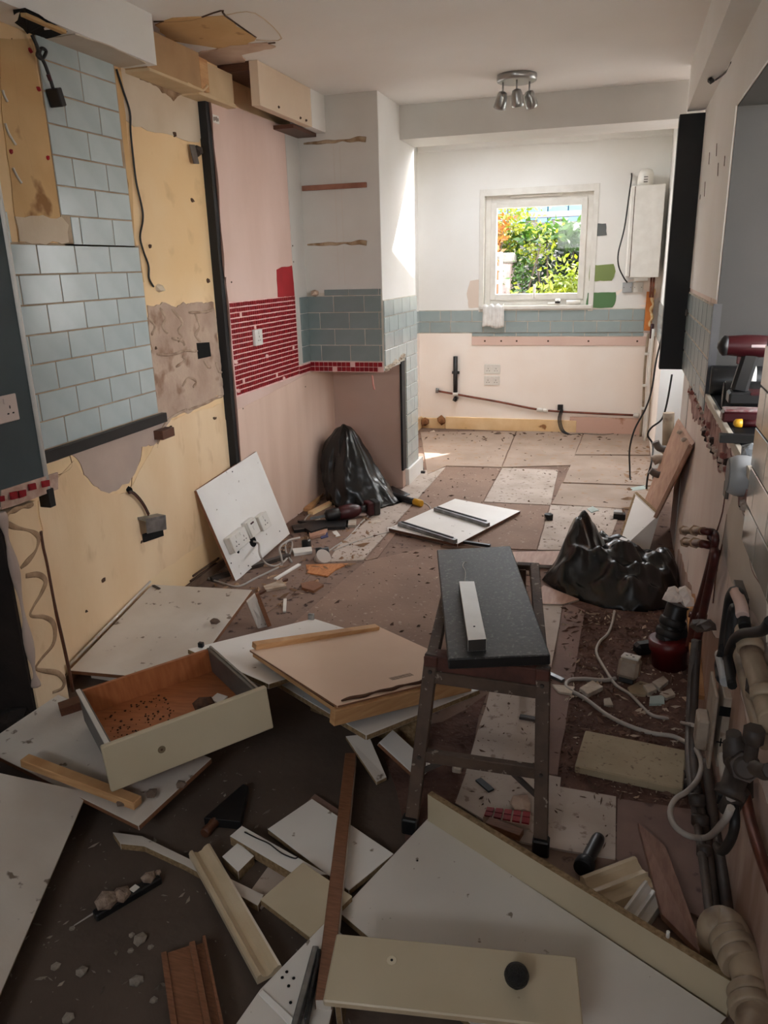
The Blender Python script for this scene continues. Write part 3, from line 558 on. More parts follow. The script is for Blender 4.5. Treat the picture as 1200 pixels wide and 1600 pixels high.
obj('window_sash', ring4(x0+.062, x1-.062, z0+.06, z1-.065, YF+.045, YF+.11, .05), WPL, win)
gl = bpy.data.materials.new('window_glass'); gl.use_nodes = True; gl.node_tree.nodes.clear()
g1 = gl.node_tree.nodes.new('ShaderNodeBsdfTransparent'); g2 = gl.node_tree.nodes.new('ShaderNodeBsdfGlossy'); g2.inputs['Roughness'].default_value = .02
mx = gl.node_tree.nodes.new('ShaderNodeMixShader'); mx.inputs[0].default_value = .012; go = gl.node_tree.nodes.new('ShaderNodeOutputMaterial')
gl.node_tree.links.new(g1.outputs[0], mx.inputs[1]); gl.node_tree.links.new(g2.outputs[0], mx.inputs[2]); gl.node_tree.links.new(mx.outputs[0], go.inputs[0])
obj('window_pane', boxb((x0+.11, YF+.075, z0+.108), (x1-.11, YF+.081, z1-.113)), gl, win)
obj('trickle_vent', boxb((-1.02, YF+.03, z1-.035), (-.58, YF+.06, z1-.018), .003), WPL, win)
obj('window_handle', boxb((-.795, YF+.02, z0+.075), (-.775, YF+.045, z0+.19), .004), WPL, win)

# extension ceiling with its rooflight opening
zc = 2.5
def cp(pts): return polyb([(x, y, zc) for x, y in pts], (0, 0, .06))
bm = cp([(-2.1, 5.2), (.6, 5.2), (.6, 5.59), (-2.1, 5.59)])
for pts in ([(-.807, 5.59), (.6, 5.59), (.6, 7.4), (-.65, 7.4), (-.65, 6.42), (-.66, 6.354), (-.755, 5.8)], [(-2.1, 5.59), (-1.32, 5.59), (-1.32, 7.4), (-2.1, 7.4)], [(-1.32, 6.42), (-.65, 6.42), (-.65, 7.4), (-1.32, 7.4)]):
    b2 = cp(pts); me = bpy.data.meshes.new('t'); b2.to_mesh(me); b2.free(); bm.from_mesh(me); bpy.data.meshes.remove(me)
struct(obj('ceiling_extension', bm, WHITE))

# --- right-hand side
XE = .275
wer = struct(obj('wall_extension_right', boxb((XE, 5.95, 0), (.62, 7.2, 2.6)), WHITE))
obj('low_plaster', boxb((XE-.004, 5.95, .0), (XE, 7.15, .86)), FARLOW, wer)
for k in range(3): tile_row(wer, (-1, 0, 0), XE, 5.96, 7.1, [6.1+.2*i for i in range(5)], .87+.1*k, .97+.1*k, TILE)
bm = boxb((.62, 4.2, 0), (.7, 5.96, 1.0)); boxb((.62, 4.2, 1.0), (.7, 4.93, 2.6), 0, bm); boxb((.62, 5.91, 1.0), (.7, 5.96, 2.6), 0, bm); boxb((.62, 4.93, 2.2), (.7, 5.91, 2.6), 0, bm)
struct(obj('wall_side_recess', bm, mat('recess_grey', S(176, 174, 168), None, rough=.8)))
bm = boxb((XR, -1.9, 0), (.47, 4.13, .955)); boxb((XR, -1.9, .955), (.47, 2.06, 2.45), 0, bm); boxb((XR, 2.06, 2.016), (.47, 3.30, 2.45), 0, bm); boxb((XR, 3.30, .955), (.47, 4.72, 2.45), 0, bm)
right = struct(obj('wall_right', bm, RWALL))
nr = (-1, 0, 0)
obj('white_paint_skin', polyb([(XR, 2.06, 2.016), (XR, 3.3, 2.016), (XR, 3.3, 1.345), (XR, 4.72, 1.345), (XR, 4.72, 2.45), (XR, -1.8, 2.45), (XR, -1.8, 1.9), (XR, 2.06, 1.9)], (-.003, 0, 0)), WHITE, right)
obj('white_reveal', boxb((XR-.002, 4.16, .0), (.45, 4.54, .90), .002), mat('reveal_white', S(214, 208, 202), S(200, 190, 182), 5, .8, world=True), right)
obj('brown_stud', boxb((XR+.01, 4.12, 0), (.45, 4.16, .9)), mat('stud_brown', S(120, 88, 76), None, rough=.8), right)
obj('grout_bed', boxb((XR-.004, 3.31, .90), (XR, 4.70, 1.325)), GROUT, right)
for k, (a, b) in enumerate(((.905, 1.01), (1.01, 1.113), (1.113, 1.216), (1.216, 1.322))):
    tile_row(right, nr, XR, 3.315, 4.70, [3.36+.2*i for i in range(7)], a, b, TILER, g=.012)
obj('tile_trim', boxb((XR-.010, 3.292, .96), (XR+.02, 3.312, 1.33)), mat('dark_trim', S(70, 70, 72), None, rough=.4), right)
obj('grout_bed', boxb((XR-.004, 1.0, .795), (XR, 2.062, 1.32)), mat('dark_grout', S(70, 58, 48), S(96, 84, 72), 20, .9), right)
TILEB = mat('marbled_beige_tile', S(196, 188, 174), S(172, 164, 150), 7, .15, rand=.05, coat=.4, world=True)
for k in range(5): tile_row(right, nr, XR, 1.0, 2.06, [1.27+.2*i-(.1 if k % 2 else 0) for i in range(5)], .80+.1*k, .90+.1*k, TILEB)
patch('skim_coat', [(0.335,2.3018,0.8733),(0.335,2.0569,0.8523),(0.335,1.9739,0.8208),(0.335,1.6997,0.8084),(0.335,1.636,0.7251),(0.335,1.978,0.6896),(0.335,2.1597,0.6361),(0.335,2.4213,0.6607),(0.335,2.4128,0.7412)], nr, .003, mat('skim_grey', S(208, 196, 182), S(198, 184, 170), 5, .9, world=True), right, .01, .03)
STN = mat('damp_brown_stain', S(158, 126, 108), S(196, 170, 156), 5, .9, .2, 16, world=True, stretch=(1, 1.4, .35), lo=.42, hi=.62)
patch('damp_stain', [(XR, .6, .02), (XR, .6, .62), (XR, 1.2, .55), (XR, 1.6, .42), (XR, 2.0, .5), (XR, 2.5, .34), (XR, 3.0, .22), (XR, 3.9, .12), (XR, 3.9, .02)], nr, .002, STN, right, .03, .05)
rr = random.Random(11)
BRK = mat('exposed_brick', S(150, 92, 84), S(120, 70, 64), 22, .95, .6, 60); MRT = mat('exposed_mortar', S(198, 180, 168), S(150, 130, 118), 24, .95, .6, 60); BDK = mat('dark_gap', S(50, 34, 30), None, rough=1)
for i in range(80):
    t = i/80; y = 4.05-2.0*t+rr.uniform(-.02, .02); z = .90+.045*math.sin(t*9)*rr.random()-.05*rr.random()-.02*t
    b = chunkb((0, 0, 0), .008+.013*rr.random(), i, .8); bmesh.ops.translate(b, vec=(XR, y, z), verts=b.verts)
    obj('broken_plaster', b, (BRK, MRT, MRT, BDK)[rr.randrange(4)], right)
patch('exposed_band', [(XR, 4.1, .955), (XR, 3.2, .955), (XR, 2.1, .93), (XR, 2.08, .87), (XR, 2.6, .83), (XR, 3.3, .84), (XR, 3.8, .80), (XR, 4.1, .86)], nr, .003, mat('exposed_band', S(186, 150, 140), S(130, 92, 86), 16, .95, .8, 40, world=True), right, .025, .03)
for pts in ([(0.335,2.3931,0.7653),(0.335,2.3976,0.7372),(0.335,2.4224,0.6628),(0.335,2.4849,0.5507),(0.335,2.4797,0.4358)], [(0.335,2.4916,0.5934),(0.335,2.4768,0.5498)], [(0.335,2.0014,0.813),(0.335,1.8953,0.7833),(0.335,1.7764,0.7952),(0.335,1.6976,0.7998)], [(0.335,2.4961,0.8291),(0.335,2.4982,0.74),(0.335,2.6137,0.6144)]):
    obj('crack', tubeb([V(p)-V((.002, 0, 0)) for p in pts], .0022, 5, 3), mat('pink_crack', S(130, 92, 82), None, rough=1), right)
for q in ([(0.335,3.8955,1.9672),(0.335,3.8619,1.9149)], [(0.335,4.2218,1.9706),(0.335,4.1995,1.9178)], [(0.335,3.5006,1.8742),(0.335,3.4895,1.8376)], [(0.335,3.7422,1.8746),(0.335,3.7129,1.8225)], [(0.335,4.318,1.8518),(0.335,4.2923,1.784)], [(0.335,4.5326,1.8091),(0.335,4.5348,1.7869)]):
    obj('dark_slit', tubeb([V(p)-V((.003, 0, 0)) for p in q], .0025, 5, 2), CRK, right)
so_ = struct(obj('soffit_right', boxb((.243, -1.8, 2.232), (XR, 4.74, 2.45)), WHITE))
obj('black_upright', boxb((.207, 4.70, .90), (XR+.0, 4.80, 2.216), .002), BLKM, so_)
obj('batten_end', boxb((.318, 4.60, 1.20), (.345, 4.66, 1.235), .002), PIPEG, so_)
# counter slab, next room
cnt = struct(obj('trim_1', boxb((XR-.008, 2.065, .958), (.344, 3.56, .985), .002), mat('beige_trim', S(196, 186, 170), None, rough=.6)))
nxt = struct(obj('wall_next_room', boxb((.47, 3.30, 0), (3.3, 3.42, 2.5)), GREYW))
obj('jamb_skin', boxb((XR+.003, 3.293, .96), (.48, 3.30, 2.02)), GREYW, nxt)
obj('lintel_skin', boxb((XR+.003, 2.06, 2.0125), (.48, 3.30, 2.016)), GREYW, nxt)
bm = boxb((.47, -1, 2.4), (1.97, 3.42, 2.5)); boxb((1.97, 3.2, 2.4), (3.3, 3.42, 2.5), 0, bm); boxb((1.97, -1, 2.4), (3.3, -.3, 2.5), 0, bm)
struct(obj('ceiling_next_room', bm, mat('next_ceiling', S(196, 198, 200), None, rough=.8)))
bm = boxb((.47, -1.1, 0), (3.3, -1, 2.5)); boxb((3.2, 2.2, 0), (3.3, 3.4, 2.5), 0, bm); boxb((3.2, -1, 0), (3.3, -.2, 2.5), 0, bm); boxb((3.2, -.2, 0), (3.3, 2.2, .9), 0, bm); boxb((3.2, -.2, 2.3), (3.3, 2.2, 2.5), 0, bm)
struct(obj('wall_next_side', bm, WHITE))
struct(obj('bounce_floor_next_room', boxb((.47, -1, 0), (3.2, 3.3, .012)), mat('pale_bounce_floor', S(206, 202, 194), None, rough=.6)))  # pale floor added out of view to bounce sun up through the hatch
struct(obj('ground_yard', boxb((3.3, -6, -.3), (12, 7.4, -.1)), mat('pale_paving', S(170, 164, 154), None, rough=.9)))
struct(obj('sun_block_wall', boxb((2.0, 3.6, -.1), (2.2, 9.5, 4.3)), WHITE))  # added out of view to keep sun from entering by the recess window

def fixed_window(name, lo, hi, ax):
    """a plain framed pane filling an opening"""
    lo, hi = V(lo), V(hi); t = .05; o = [i for i in range(3) if i != ax]; bm = B()
    for k, e in ((o[0], 0), (o[0], 1), (o[1], 0), (o[1], 1)):
        a, b = lo.copy(), hi.copy()
        if e: a[k] = b[k]-t
        else: b[k] = a[k]+t
        boxb(a, b, 0, bm)
    f = struct(obj(name, bm, WPL)); a, b = lo.copy(), hi.copy(); m = (a[ax]+b[ax])/2; a[ax] = m-.003; b[ax] = m+.003
    for k in o: a[k] += t; b[k] -= t
    obj('window_pane', boxb(a, b), gl, f)
fixed_window('rear_fill_window', (-1.4, -1.83, 1.7), (-.2, -1.77, 2.3), 1)  # added out of view to lift the dark front of the room
fixed_window('recess_fill_window', (.64, 4.93, 1.0), (.68, 5.91, 2.2), 0)  # added where the black upright hides it, to brighten the middle of the room
fixed_window('next_side_fill_window', (3.23, -.2, .9), (3.27, 2.2, 2.3), 0)  # added in the unseen side wall to send daylight through the hatch
fixed_window('next_roof_fill_window', (1.97, -.3, 2.43), (3.3, 3.2, 2.47), 2)  # roof glazing added out of view to light the pile through the hatch

# ================================================================ torn-out kitchen units and boards
def board(name, c, t, mats, label, cat, group=None, r=.0015, parts=False):
    o = obj(name, slabb(c, t, r), mats)
    return tag(o, label, cat, group)
def flat(name, pts, t, mats, label, cat, group=None, parent=None, r=.001):
    bm = polyb([V(p) for p in pts], (0, 0, -t), 0, 1 if isinstance(mats, (list, tuple)) else None); bev(bm, r)
    o = obj(name, bm, mats, parent)
    if label: tag(o, label, cat, group)
    return o
LB = [LAM, CHIP]; LC = [CRM, CHIP]

# shallow cabinet lying on its back in the foreground
cab = thing('cabinet_carcass', (-0.1671,1.4863,0), 'wide shallow white cabinet carcass lying on its back, one cream side still on', 'cabinet')
W4 = [(-0.5625,1.3567,0.03),(-0.4361,1.7293,0.03),(0.2897,1.3148,0.03),(0.0762,1.0047,0.03)]
flat('back_panel', W4, .018, [LAMG, CHIP], None, None, parent=cab)
obj('side_panel', slabb([(-.434, 1.722, .118), (.294, 1.325, .112), (.303, 1.341, .112), (-.425, 1.738, .118)], .098, .0012), [CHIP, CRM], cab)['label'] = 'cream side with a raw chipboard top edge'
obj('dowel', lathe([(0, .004), (.018, .004)], (0.1743,1.4041,0.11), seg=8), WPL, cab)
obj('screw_hole', lathe([(0, .003), (.0012, .003)], (-0.4237,1.5672,0.0298), seg=8), HOLE, cab)

# the drawer front with its ball knob, still on its box
dr = thing('drawer_front', (-.25, 1.16, .03), 'cream drawer front with a round black knob, lying face up at the bottom edge', 'drawer')
fc = [(-.48, 1.049, .132), (.013, 1.128, .129), (-.009, 1.271, .147), (-.503, 1.192, .15)]
obj('front_panel', slabb(fc, .018, .003), [CRM, GOLDM], dr)
obj('drawer_side', slabb([(-.46, 1.06, .113), (-.448, 1.062, .113), (-.47, 1.185, .131), (-.482, 1.183, .131)], .078, .001), [LAMD, CHIP], dr)
obj('drawer_side', slabb([(-.03, 1.13, .110), (-.018, 1.132, .110), (-.035, 1.255, .126), (-.047, 1.253, .126)], .078, .001), [LAMD, CHIP], dr)
kn = V((-.12, 1.178, .140))
obj('knob', lathe([(0, .010), (.008, .009), (.012, .016), (.020, .0225), (.030, .0245), (.040, .0215), (.047, .013), (.050, .004)], kn, (.02, -.12, .99), 22), mat('hammered_black_iron', S(24, 23, 22), None, rough=.45, bump=.9, bscale=160), dr)
obj('screw_hole', lathe([(0, .0028), (.001, .0028)], V((-.372, 1.163, .1462))-V((0, 0, .0012)), (.02, -.12, .99), 10), HOLE, dr)
obj('filler_mark', lathe([(0, .011), (.0004, .010)], V((-.372, 1.163, .1458))-V((0, 0, .0010)), (.02, -.12, .99), 9), mat('pale_filler', S(222, 210, 184), None), dr)

# brown-edged stick
o = obj('worktop_strip', fix(slabb([(-0.5139,1.0854,0.082),(-0.4811,1.0945,0.082), (-0.6475,1.9294,0.066),(-0.6821,1.9271,0.066)], .038, .0015)), [BRN, LAMD])
tag(o, 'long brown-edged strip of board crossing the left side of the white carcass', 'strip')

# drawer with orange-brown base on the pile
t = thing('kitchen_drawer_box', (-1.3, 1.75, .1), 'whole drawer with cream front and orange-brown wooden base, tipped on the left of the pile', 'drawer')
DO = V((-1.243, 1.448, .165)); DX = V((.657, .753, .049)).normalized(); DY = V((-.11, .032, .993)); DZ = DX.cross(DY)
if DZ.x > 0: DZ = -DZ
DY = DZ.cross(DX) if DZ.cross(DX).z > 0 else -DZ.cross(DX)
DW, DH, DD = .479, .137, .46
def dbox(x0, x1, y0, y1, z0, z1, r=.001):
    bm = B(); P = lambda x, y, z: DO+DX*x+DY*y+DZ*z
    hexa(bm, [P(x0, y1, z0), P(x1, y1, z0), P(x1, y1, z1), P(x0, y1, z1)], DY*(y0-y1)); fix(bm); bev(bm, r); return bm
obj('front_panel', dbox(0, DW, 0, DH, 0, .019, .003), CRM, t)
STL = mat('drawer_side_steel', S(108, 108, 106), S(92, 92, 90), 8, .4, metal=.3)
obj('drawer_side', dbox(.018, .032, .018, DH-.012, .019, DD), STL, t); obj('drawer_side', dbox(DW-.032, DW-.018, .018, DH-.012, .019, DD), STL, t)
obj('side_rim', dbox(.014, .027, DH-.014, DH-.008, .019, DD), WPL, t); obj('side_rim', dbox(DW-.022, DW-.014, DH-.014, DH-.008, .019, DD), MET, t)
obj('back_panel', dbox(.018, DW-.018, .018, DH-.014, DD-.016, DD), ORW, t)
obj('drawer_base', dbox(.03, DW-.03, .03, .042, .019, DD-.016), ORW, t)
obj('screw_mark', lathe([(0, .011), (.0006, .0105)], DO+DX*.15+DY*.068-DZ*.0006, -DZ, 14), mat('dark_ring', S(120, 104, 80), None), t)
obj('screw_mark', lathe([(0, .0035), (.0008, .0035)], DO+DX*.15+DY*.068-DZ*.001, -DZ, 8), CRK, t)
def indr(x, z, y=.042): return DO+DX*x+DY*y+DZ*z
tag(obj('plaster_lump', chunkb(indr(.335, .20), .036, 5, .5), mat('brown_lump', S(96, 64, 44), S(66, 44, 32), 40, 1, 1, 60)), 'dark brown crumbly lump lying inside the orange drawer', 'rubble')
b = B(); hexa(b, [indr(.385, .19, .046), indr(.42, .215, .046), indr(.40, .255, .05), indr(.365, .23, .05)], -DY*.004); fix(b)
tag(obj('tile_shard', b, LAM), 'small white shard of board inside the orange drawer', 'shard')
b = B()
for i in range(110):
    chunkb(indr(.06+.2*random.random(), .16+.24*random.random()), .0015+.003*random.random(), i, .6, b)
cr = tag(obj('sawdust_crumbs', b, mat('drawer_crumbs', S(66, 40, 26), None, rough=1)), 'dark crumbs scattered over the orange drawer base', 'crumbs'); cr['kind'] = 'stuff'

# corner unit top by the left wall
t = thing('corner_unit', (-1.7, 2.4, 0), 'grey-white corner unit panel with a brown edge lying against the left wall', 'cabinet')
CC = [V((-1.925, 2.12, .076)), V((-1.95, 2.735, .170)), V((-1.468, 2.756, .188)), V((-1.439, 2.13, .09))]
obj('top_panel', slabb(CC, .018), [LAMD, BRN], t)
obj('end_panel', slabb([V((-1.482, 2.752, .178)), V((-1.466, 2.752, .178)), V((-1.40, 2.40, .12)), V((-1.416, 2.40, .12))], .012), [BRN, LAMD], t)
b = polyb([V(p) for p in ((-1.442,2.7363,0.172), (-1.4475,2.6671,0.166), (-1.4539,2.7564,0), (-1.4179,2.7847,0))], (-.010, .012, 0)); obj('leg_panel', b, LAMD, t)
obj('leg_edge', barb(V((-1.4426,2.7501,0.172)), V((-1.4075,2.777,0.008)), .014, .018), BRN, t)
obj('support_rail', boxb((-1.9, 2.2, 0), (-1.5, 2.22, .075), .001), LAMD, t)
obj('wall_upstand', tubeb([V(CC[0])+V((-.012, .02, .012)), V(CC[1])+V((-.008, 0, .012))], .006, 6, 2), LAMD, t)
tag(obj('plaster_lump', chunkb(V((-1.50, 2.48, .146)), .022, 8, .6), CRUMB), 'dark lump of dirt on the grey-white corner panel near its brown edge', 'rubble')
tag(obj('bracket', barb((-1.935, 2.72, .172), (-1.89, 2.70, .168), .012, .006), PIPED), 'dark bent bracket at the top corner of the corner unit panel', 'bracket')

# white door and boards of the central pile
E1 = [V((-1.436, 2.175, .2)), V((-1.16, 2.695, .111)), V((-.735, 2.477, .154)), V((-1.01, 1.957, .243))]
t = thing('white_door', (-1.1, 2.3, .1), 'white cabinet door under the brown fibreboard panel, its far corner sticking out', 'door')
obj('door_panel', slabb(E1, .018), LB, t)
obj('hinge', boxb((-1.175, 2.67, .113), (-1.150, 2.685, .14), .002), CHR, t); obj('hinge', boxb((-1.41, 2.20, .196), (-1.39, 2.215, .215), .002), BLK, t)
E2 = [V((-.643, 1.828, .2)), V((-.379, 2.228, .159)), V((-.836, 2.526, .122)), V((-1.1, 2.127, .163))]
board('white_shelf_board', E2, .018, [LAM, CHIP], 'white melamine board at the bottom of the pile, its near corner pointing at the camera', 'board')
t = thing('fibreboard_panel', (-.78, 2.18, .2), 'brown fibreboard back panel with pine battens along two edges, on top of the pile', 'panel')
M4 = [V((-.72, 1.806, .3)), V((-.391, 2.246, .216)), V((-.831, 2.567, .172)), V((-1.16, 2.128, .257))]
obj('panel_sheet', slabb(M4, .008), [MDF, BRN], t)
lo4 = [p+V((-.004, .004, -.012)) for p in M4]; lo4 = [M4[0].lerp(M4[3], .02)-V((0, 0, .012)), M4[1]-V((0, 0, .012)), M4[2]-V((0, 0, .012)), M4[3]-V((0, 0, .012))]
obj('under_sheet', slabb(lo4, .016), [BRND, PINE], t)
obj('batten', barb(M4[3]+V((.012, .01, .011)), M4[2]+V((-.0, -.03, .011)), .032, .020), PINE, t)
a, b_ = M4[0]+V((-.012, -.012, -.032)), M4[1]+V((-.02, -.03, -.030))
obj('batten', barb(a, b_, .026, .048), PINE, t)
b = tubeb([M4[0].lerp(M4[1], .04+.9*i/14)+V((-.010-.006*math.sin(i*2.2), .012, .002)) for i in range(15)], lambda q: .003+.003*abs(math.sin(q*13)), 5, 3); obj('torn_edge', b, mat('torn_brown', S(86, 56, 40), None, rough=1), t)
PU = (M4[1]-M4[0]).normalized(); PN = PU.cross(M4[3]-M4[0]).normalized(); PN = PN if PN.z > 0 else -PN; PV = PN.cross(PU)
LAB = mat('label_ink', S(112, 90, 74), None, rough=.8)
for i in range(17):
    c = M4[0]+PU*(.26+.0052*i)+PV*.075+PN*.0006
    bm = B(); wd = (.0012, .0022, .0016)[i % 3]; hexa(bm, [c, c+PU*wd, c+PU*wd+PV*.022, c+PV*.022], -PN*.0004); fix(bm); obj('printed_bar', bm, LAB, t)
board('support_board', [(-.98, 2.2, .135), (-.52, 2.05, .135), (-.515, 2.066, .135), (-.975, 2.216, .135)], .135, [LAMD, CHIP], 'white board standing on edge in the dark under the pile', 'board')
flat('broken_board', [(-0.7533,1.9479,0.1),(-0.6894,1.979,0.1), (-0.6033,1.8884,0.02),(-0.6262,1.8571,0.02)], .012, [LAMD, CHIP], 'grey board sloping into the dark below the pile', 'board')
o = obj('cut_board', slabb([(-0.6421,1.9419,0.1),(-0.6191,2.0191,0.1), (-0.4065,1.8608,0.02),(-0.5192,1.8457,0.02)], .016), [LAM, BRN]); tag(o, 'white board with a brown edge leaning down beside the left trestle leg', 'board')

# panels at the left
Jc = [V((-1.171, 1.445, .075)), V((-1.106, 1.734, .102)), V((-1.554, 1.831, .128)), V((-1.619, 1.541, .107))]
Jb = [Jc[0], Jc[1], Jc[2]+V((-.22, .04, .0)), Jc[3]+V((-.22, .04, 0))]
t = thing('shelf_panel', (-1.4, 1.65, 0), 'grey-white shelf panel with a brown edge lying under the tipped drawer', 'panel')
obj('panel_board', slabb(Jb, .018), [LAMD, BRN], t)
obj('foot_block', boxb((-1.32, 1.56, 0), (-1.22, 1.66, .062), .002), BRND, t)
o = obj('timber_batten', barb((-1.203, 1.497, .102), (-1.61, 1.536, .140), .034, .026, r=.002), PINE); tag(o, 'orange pine batten lying across the panel in front of the tipped drawer', 'batten')
tag(obj('timber_offcut', barb((-1.70, 1.80, .135), (-1.60, 1.90, .15), .05, .03), BRND), 'dark offcut of wood beside the broken end of the left wall', 'offcut')
I4 = [V((-1.10, .755, .050)), V((-1.394, 1.526, .080)), V((-1.95, 1.31, .30)), V((-1.656, .539, .27))]
board('white_side_panel', I4, .016, [LAMD, CHIP], 'large off-white cabinet side leaning in the bottom left corner', 'panel')
for i, (x, z) in enumerate(((-1.18, 1.53), (-1.25, 1.50), (-1.20, 1.465))):
    o = obj('plaster_lump', chunkb((-1.13-.06*i, 1.60-.055*i, .092), .018, i+20, .5), CRUMB)
    tag(o, ('dark lump near the brown edge of the panel under the drawer', 'dark lump halfway along the panel under the drawer', 'dark lump at the front tip of the panel under the drawer')[i], 'rubble')

# profiles and pieces on the dark floor at the front
def profile(name, prof, a, b, up, m, label, cat, parts=None):
    o = obj(name, extrude_profile(prof, a, b, up), m, smooth=False); tag(o, label, cat); return o
COR = [(-.03, 0), (-.03, .016), (-.026, .022), (-.02, .022), (-.016, .014), (-.006, .008), (.004, .010), (.012, .018), (.022, .022), (.028, .020), (.030, .012), (.030, 0)]
a, b_ = V((-0.6509,1.1553,0.02)), V((-0.9914,1.4505,0.02))
profile('cornice_moulding', COR, a, b_, (0, 0, 1), GOLDM, 'long cream cornice moulding lying on the dark floor', 'moulding')
BP = [(-.05, 0), (-.05, .020), (-.038, .020), (-.036, .014), (.012, .014), (.014, .024), (.026, .024), (.028, .010), (.042, .010), (.044, .030), (.05, .030), (.05, 0)]
profile('plinth_moulding', BP, V((-0.7122,1.0305,0.015))+V((.02, -.09, 0)), V((-0.8718,1.1674,0.015)), (0, 0, 1), BRN, 'brown stepped plinth board at the bottom edge beside the cornice', 'moulding')
board('cream_door_piece', [(-.594, 1.253, .05), (-.538, 1.386, .057), (-.694, 1.452, .063), (-.75, 1.319, .056)], .018, [CRM, CHIP], 'small cream door offcut beside the brown-edged strip', 'board')
board('white_offcut', [(-.49, 1.576, .03), (-.78, 1.723, .032), (-.854, 1.576, .027), (-.564, 1.43, .026)], .018, [LAM, CHIP], 'larger white board on the dark floor, partly under the brown-edged strip', 'board')
t = thing('channel_strip', (-0.7847,1.5163,0.02), 'white strip with a loose wire on it, left of the larger white board', 'strip')
flat('strip_body', [(-0.6278,1.4522,0.04),(-0.7054,1.4288,0.04),(-0.9344,1.5119,0.04),(-0.9208,1.557,0.04)], .03, [LAM, CHIP], None, None, parent=t)
obj('loose_wire', tubeb([(-0.9005,1.5327,0.043),(-0.8557,1.5194,0.043),(-0.8173,1.5098,0.043),(-0.7697,1.4863,0.043),(-0.7299,1.4782,0.043),(-0.7229,1.4871,0.043)], .0018, 6), CABB, t)
flat('white_block', [(-0.858,1.4096,0.03),(-0.8431,1.4719,0.03),(-0.9073,1.5059,0.03),(-0.9241,1.4475,0.03)], .028, [LAM, CHIP], 'small square white block on the dark floor left of the strip with a wire', 'block')
flat('corner_shard', [(-0.8025,1.6908,0.02),(-0.7863,1.7594,0.02),(-0.6567,1.6935,0.02),(-0.6696,1.6494,0.02)], .014, [HB3, CHIP], 'brownish square of board behind the larger white board', 'board')
flat('floor_tile_piece', [(-0.8138,1.3643,0.006),(-0.8038,1.4745,0.006),(-0.7367,1.4467,0.006),(-0.7604,1.3372,0.006)], .005, HB2, 'grey-brown flat piece on the floor under the cream offcut', 'board')
flat('grey_rail', [(-0.7653,1.3648,0.022),(-0.7641,1.3298,0.022),(-1.0064,1.4012,0.022),(-1.1533,1.4338,0.022),(-1.222,1.4252,0.022),(-1.2702,1.4586,0.022),(-1.1813,1.4669,0.022)], .02, [LAMD, CHIP], 'long grey rail running under the cornice moulding', 'rail')
t = thing('bottom_panel', (-0.5808,1.0974,0.05), 'white cabinet side with a drawer runner at the bottom edge, under the brown-edged strip', 'panel')
flat('panel_board', [(-0.6603,0.995,0.055),(-0.644,1.0986,0.055),(-0.5712,1.3055,0.055),(-0.5042,1.263,0.055),(-0.4651,0.9855,0.055)], .018, [LAMG, CHIP], None, None, parent=t)
flat('panel_strip', [(-0.6411,1.0842,0.06),(-0.6359,1.0949,0.06),(-0.5423,1.0494,0.06),(-0.5455,1.0343,0.06)], .005, LAM, None, None, parent=t)
obj('drawer_runner', barb(V((-0.5606,1.2083,0.07)), V((-0.5324,1.0214,0.07)), .014, .026, r=.002), MET, t)
obj('runner_slide', barb(V((-0.5457,1.1946,0.078)), V((-0.5149,1.0386,0.072)), .006, .03), BLK, t)
for q in ([(-0.6067,1.1509,0.0565)], [(-0.5858,1.1405,0.0565)], [(-0.6103,1.1353,0.0565)], [(-0.5889,1.1205,0.0565)], [(-0.5675,1.0821,0.0615)]):
    obj('screw_hole', lathe([(0, .0035), (.001, .0035)], V(q[0])-V((0, 0, .0012)), seg=8), HOLE, t)

# old glue stick / pipe with debris
t = thing('broken_trunking', (-1.1222,1.2969,0), 'black stick caked with grey plaster, a pale wire trailing from one end', 'rubble')
obj('stick', barb(V((-1.1399,1.2023,0.012)), V((-1.0541,1.3535,0.012)), .026, .022, r=.003), BLK, t)
for i, (p, r) in enumerate((((-1.1261,1.2345,0.016), .030), ((-1.11,1.264,0.016), .026), ((-1.0737,1.3325,0.018), .020), ((-1.062,1.3583,0.018), .010))):
    obj('plaster_crust', chunkb(p, r, i+30, .55), mat('plaster_crust', S(166, 146, 130), S(120, 100, 86), 40, 1, 1, 80), t)
obj('pale_band', barb(V((-1.092,1.2855,0.0245)), V((-1.0861,1.3044,0.0245)), .018, .003), WPL, t)
obj('wire', tubeb([(-1.1465,1.2414,0.012), (-1.1484,1.2182,0.01), (-1.1618,1.1984,0.006), (-1.1772,1.1724,0.004)], lambda q: .0035-.002*q, 6), CABW, t)
flat('black_box_lid', [(-1.0471,1.5678,0.03),(-1.0079,1.7357,0.03),(-0.9875,1.7288,0.03),(-0.9377,1.5809,0.03)], .028, BLK, 'black plastic box in the dark floor area below the pile', 'box')
t = thing('crushed_can', (-1.018,1.5534,0), 'brown crushed roll lying near the black box', 'rubble')
obj('roll', lathe([(0, .013), (.01, .016), (.03, .013), (.05, .016), (.06, .012)], V((-1.0227,1.5259,0))+V((0, 0, .016)), V((-1.0168,1.5806,0))-V((-1.0227,1.5259,0)), 9), BRND, t)

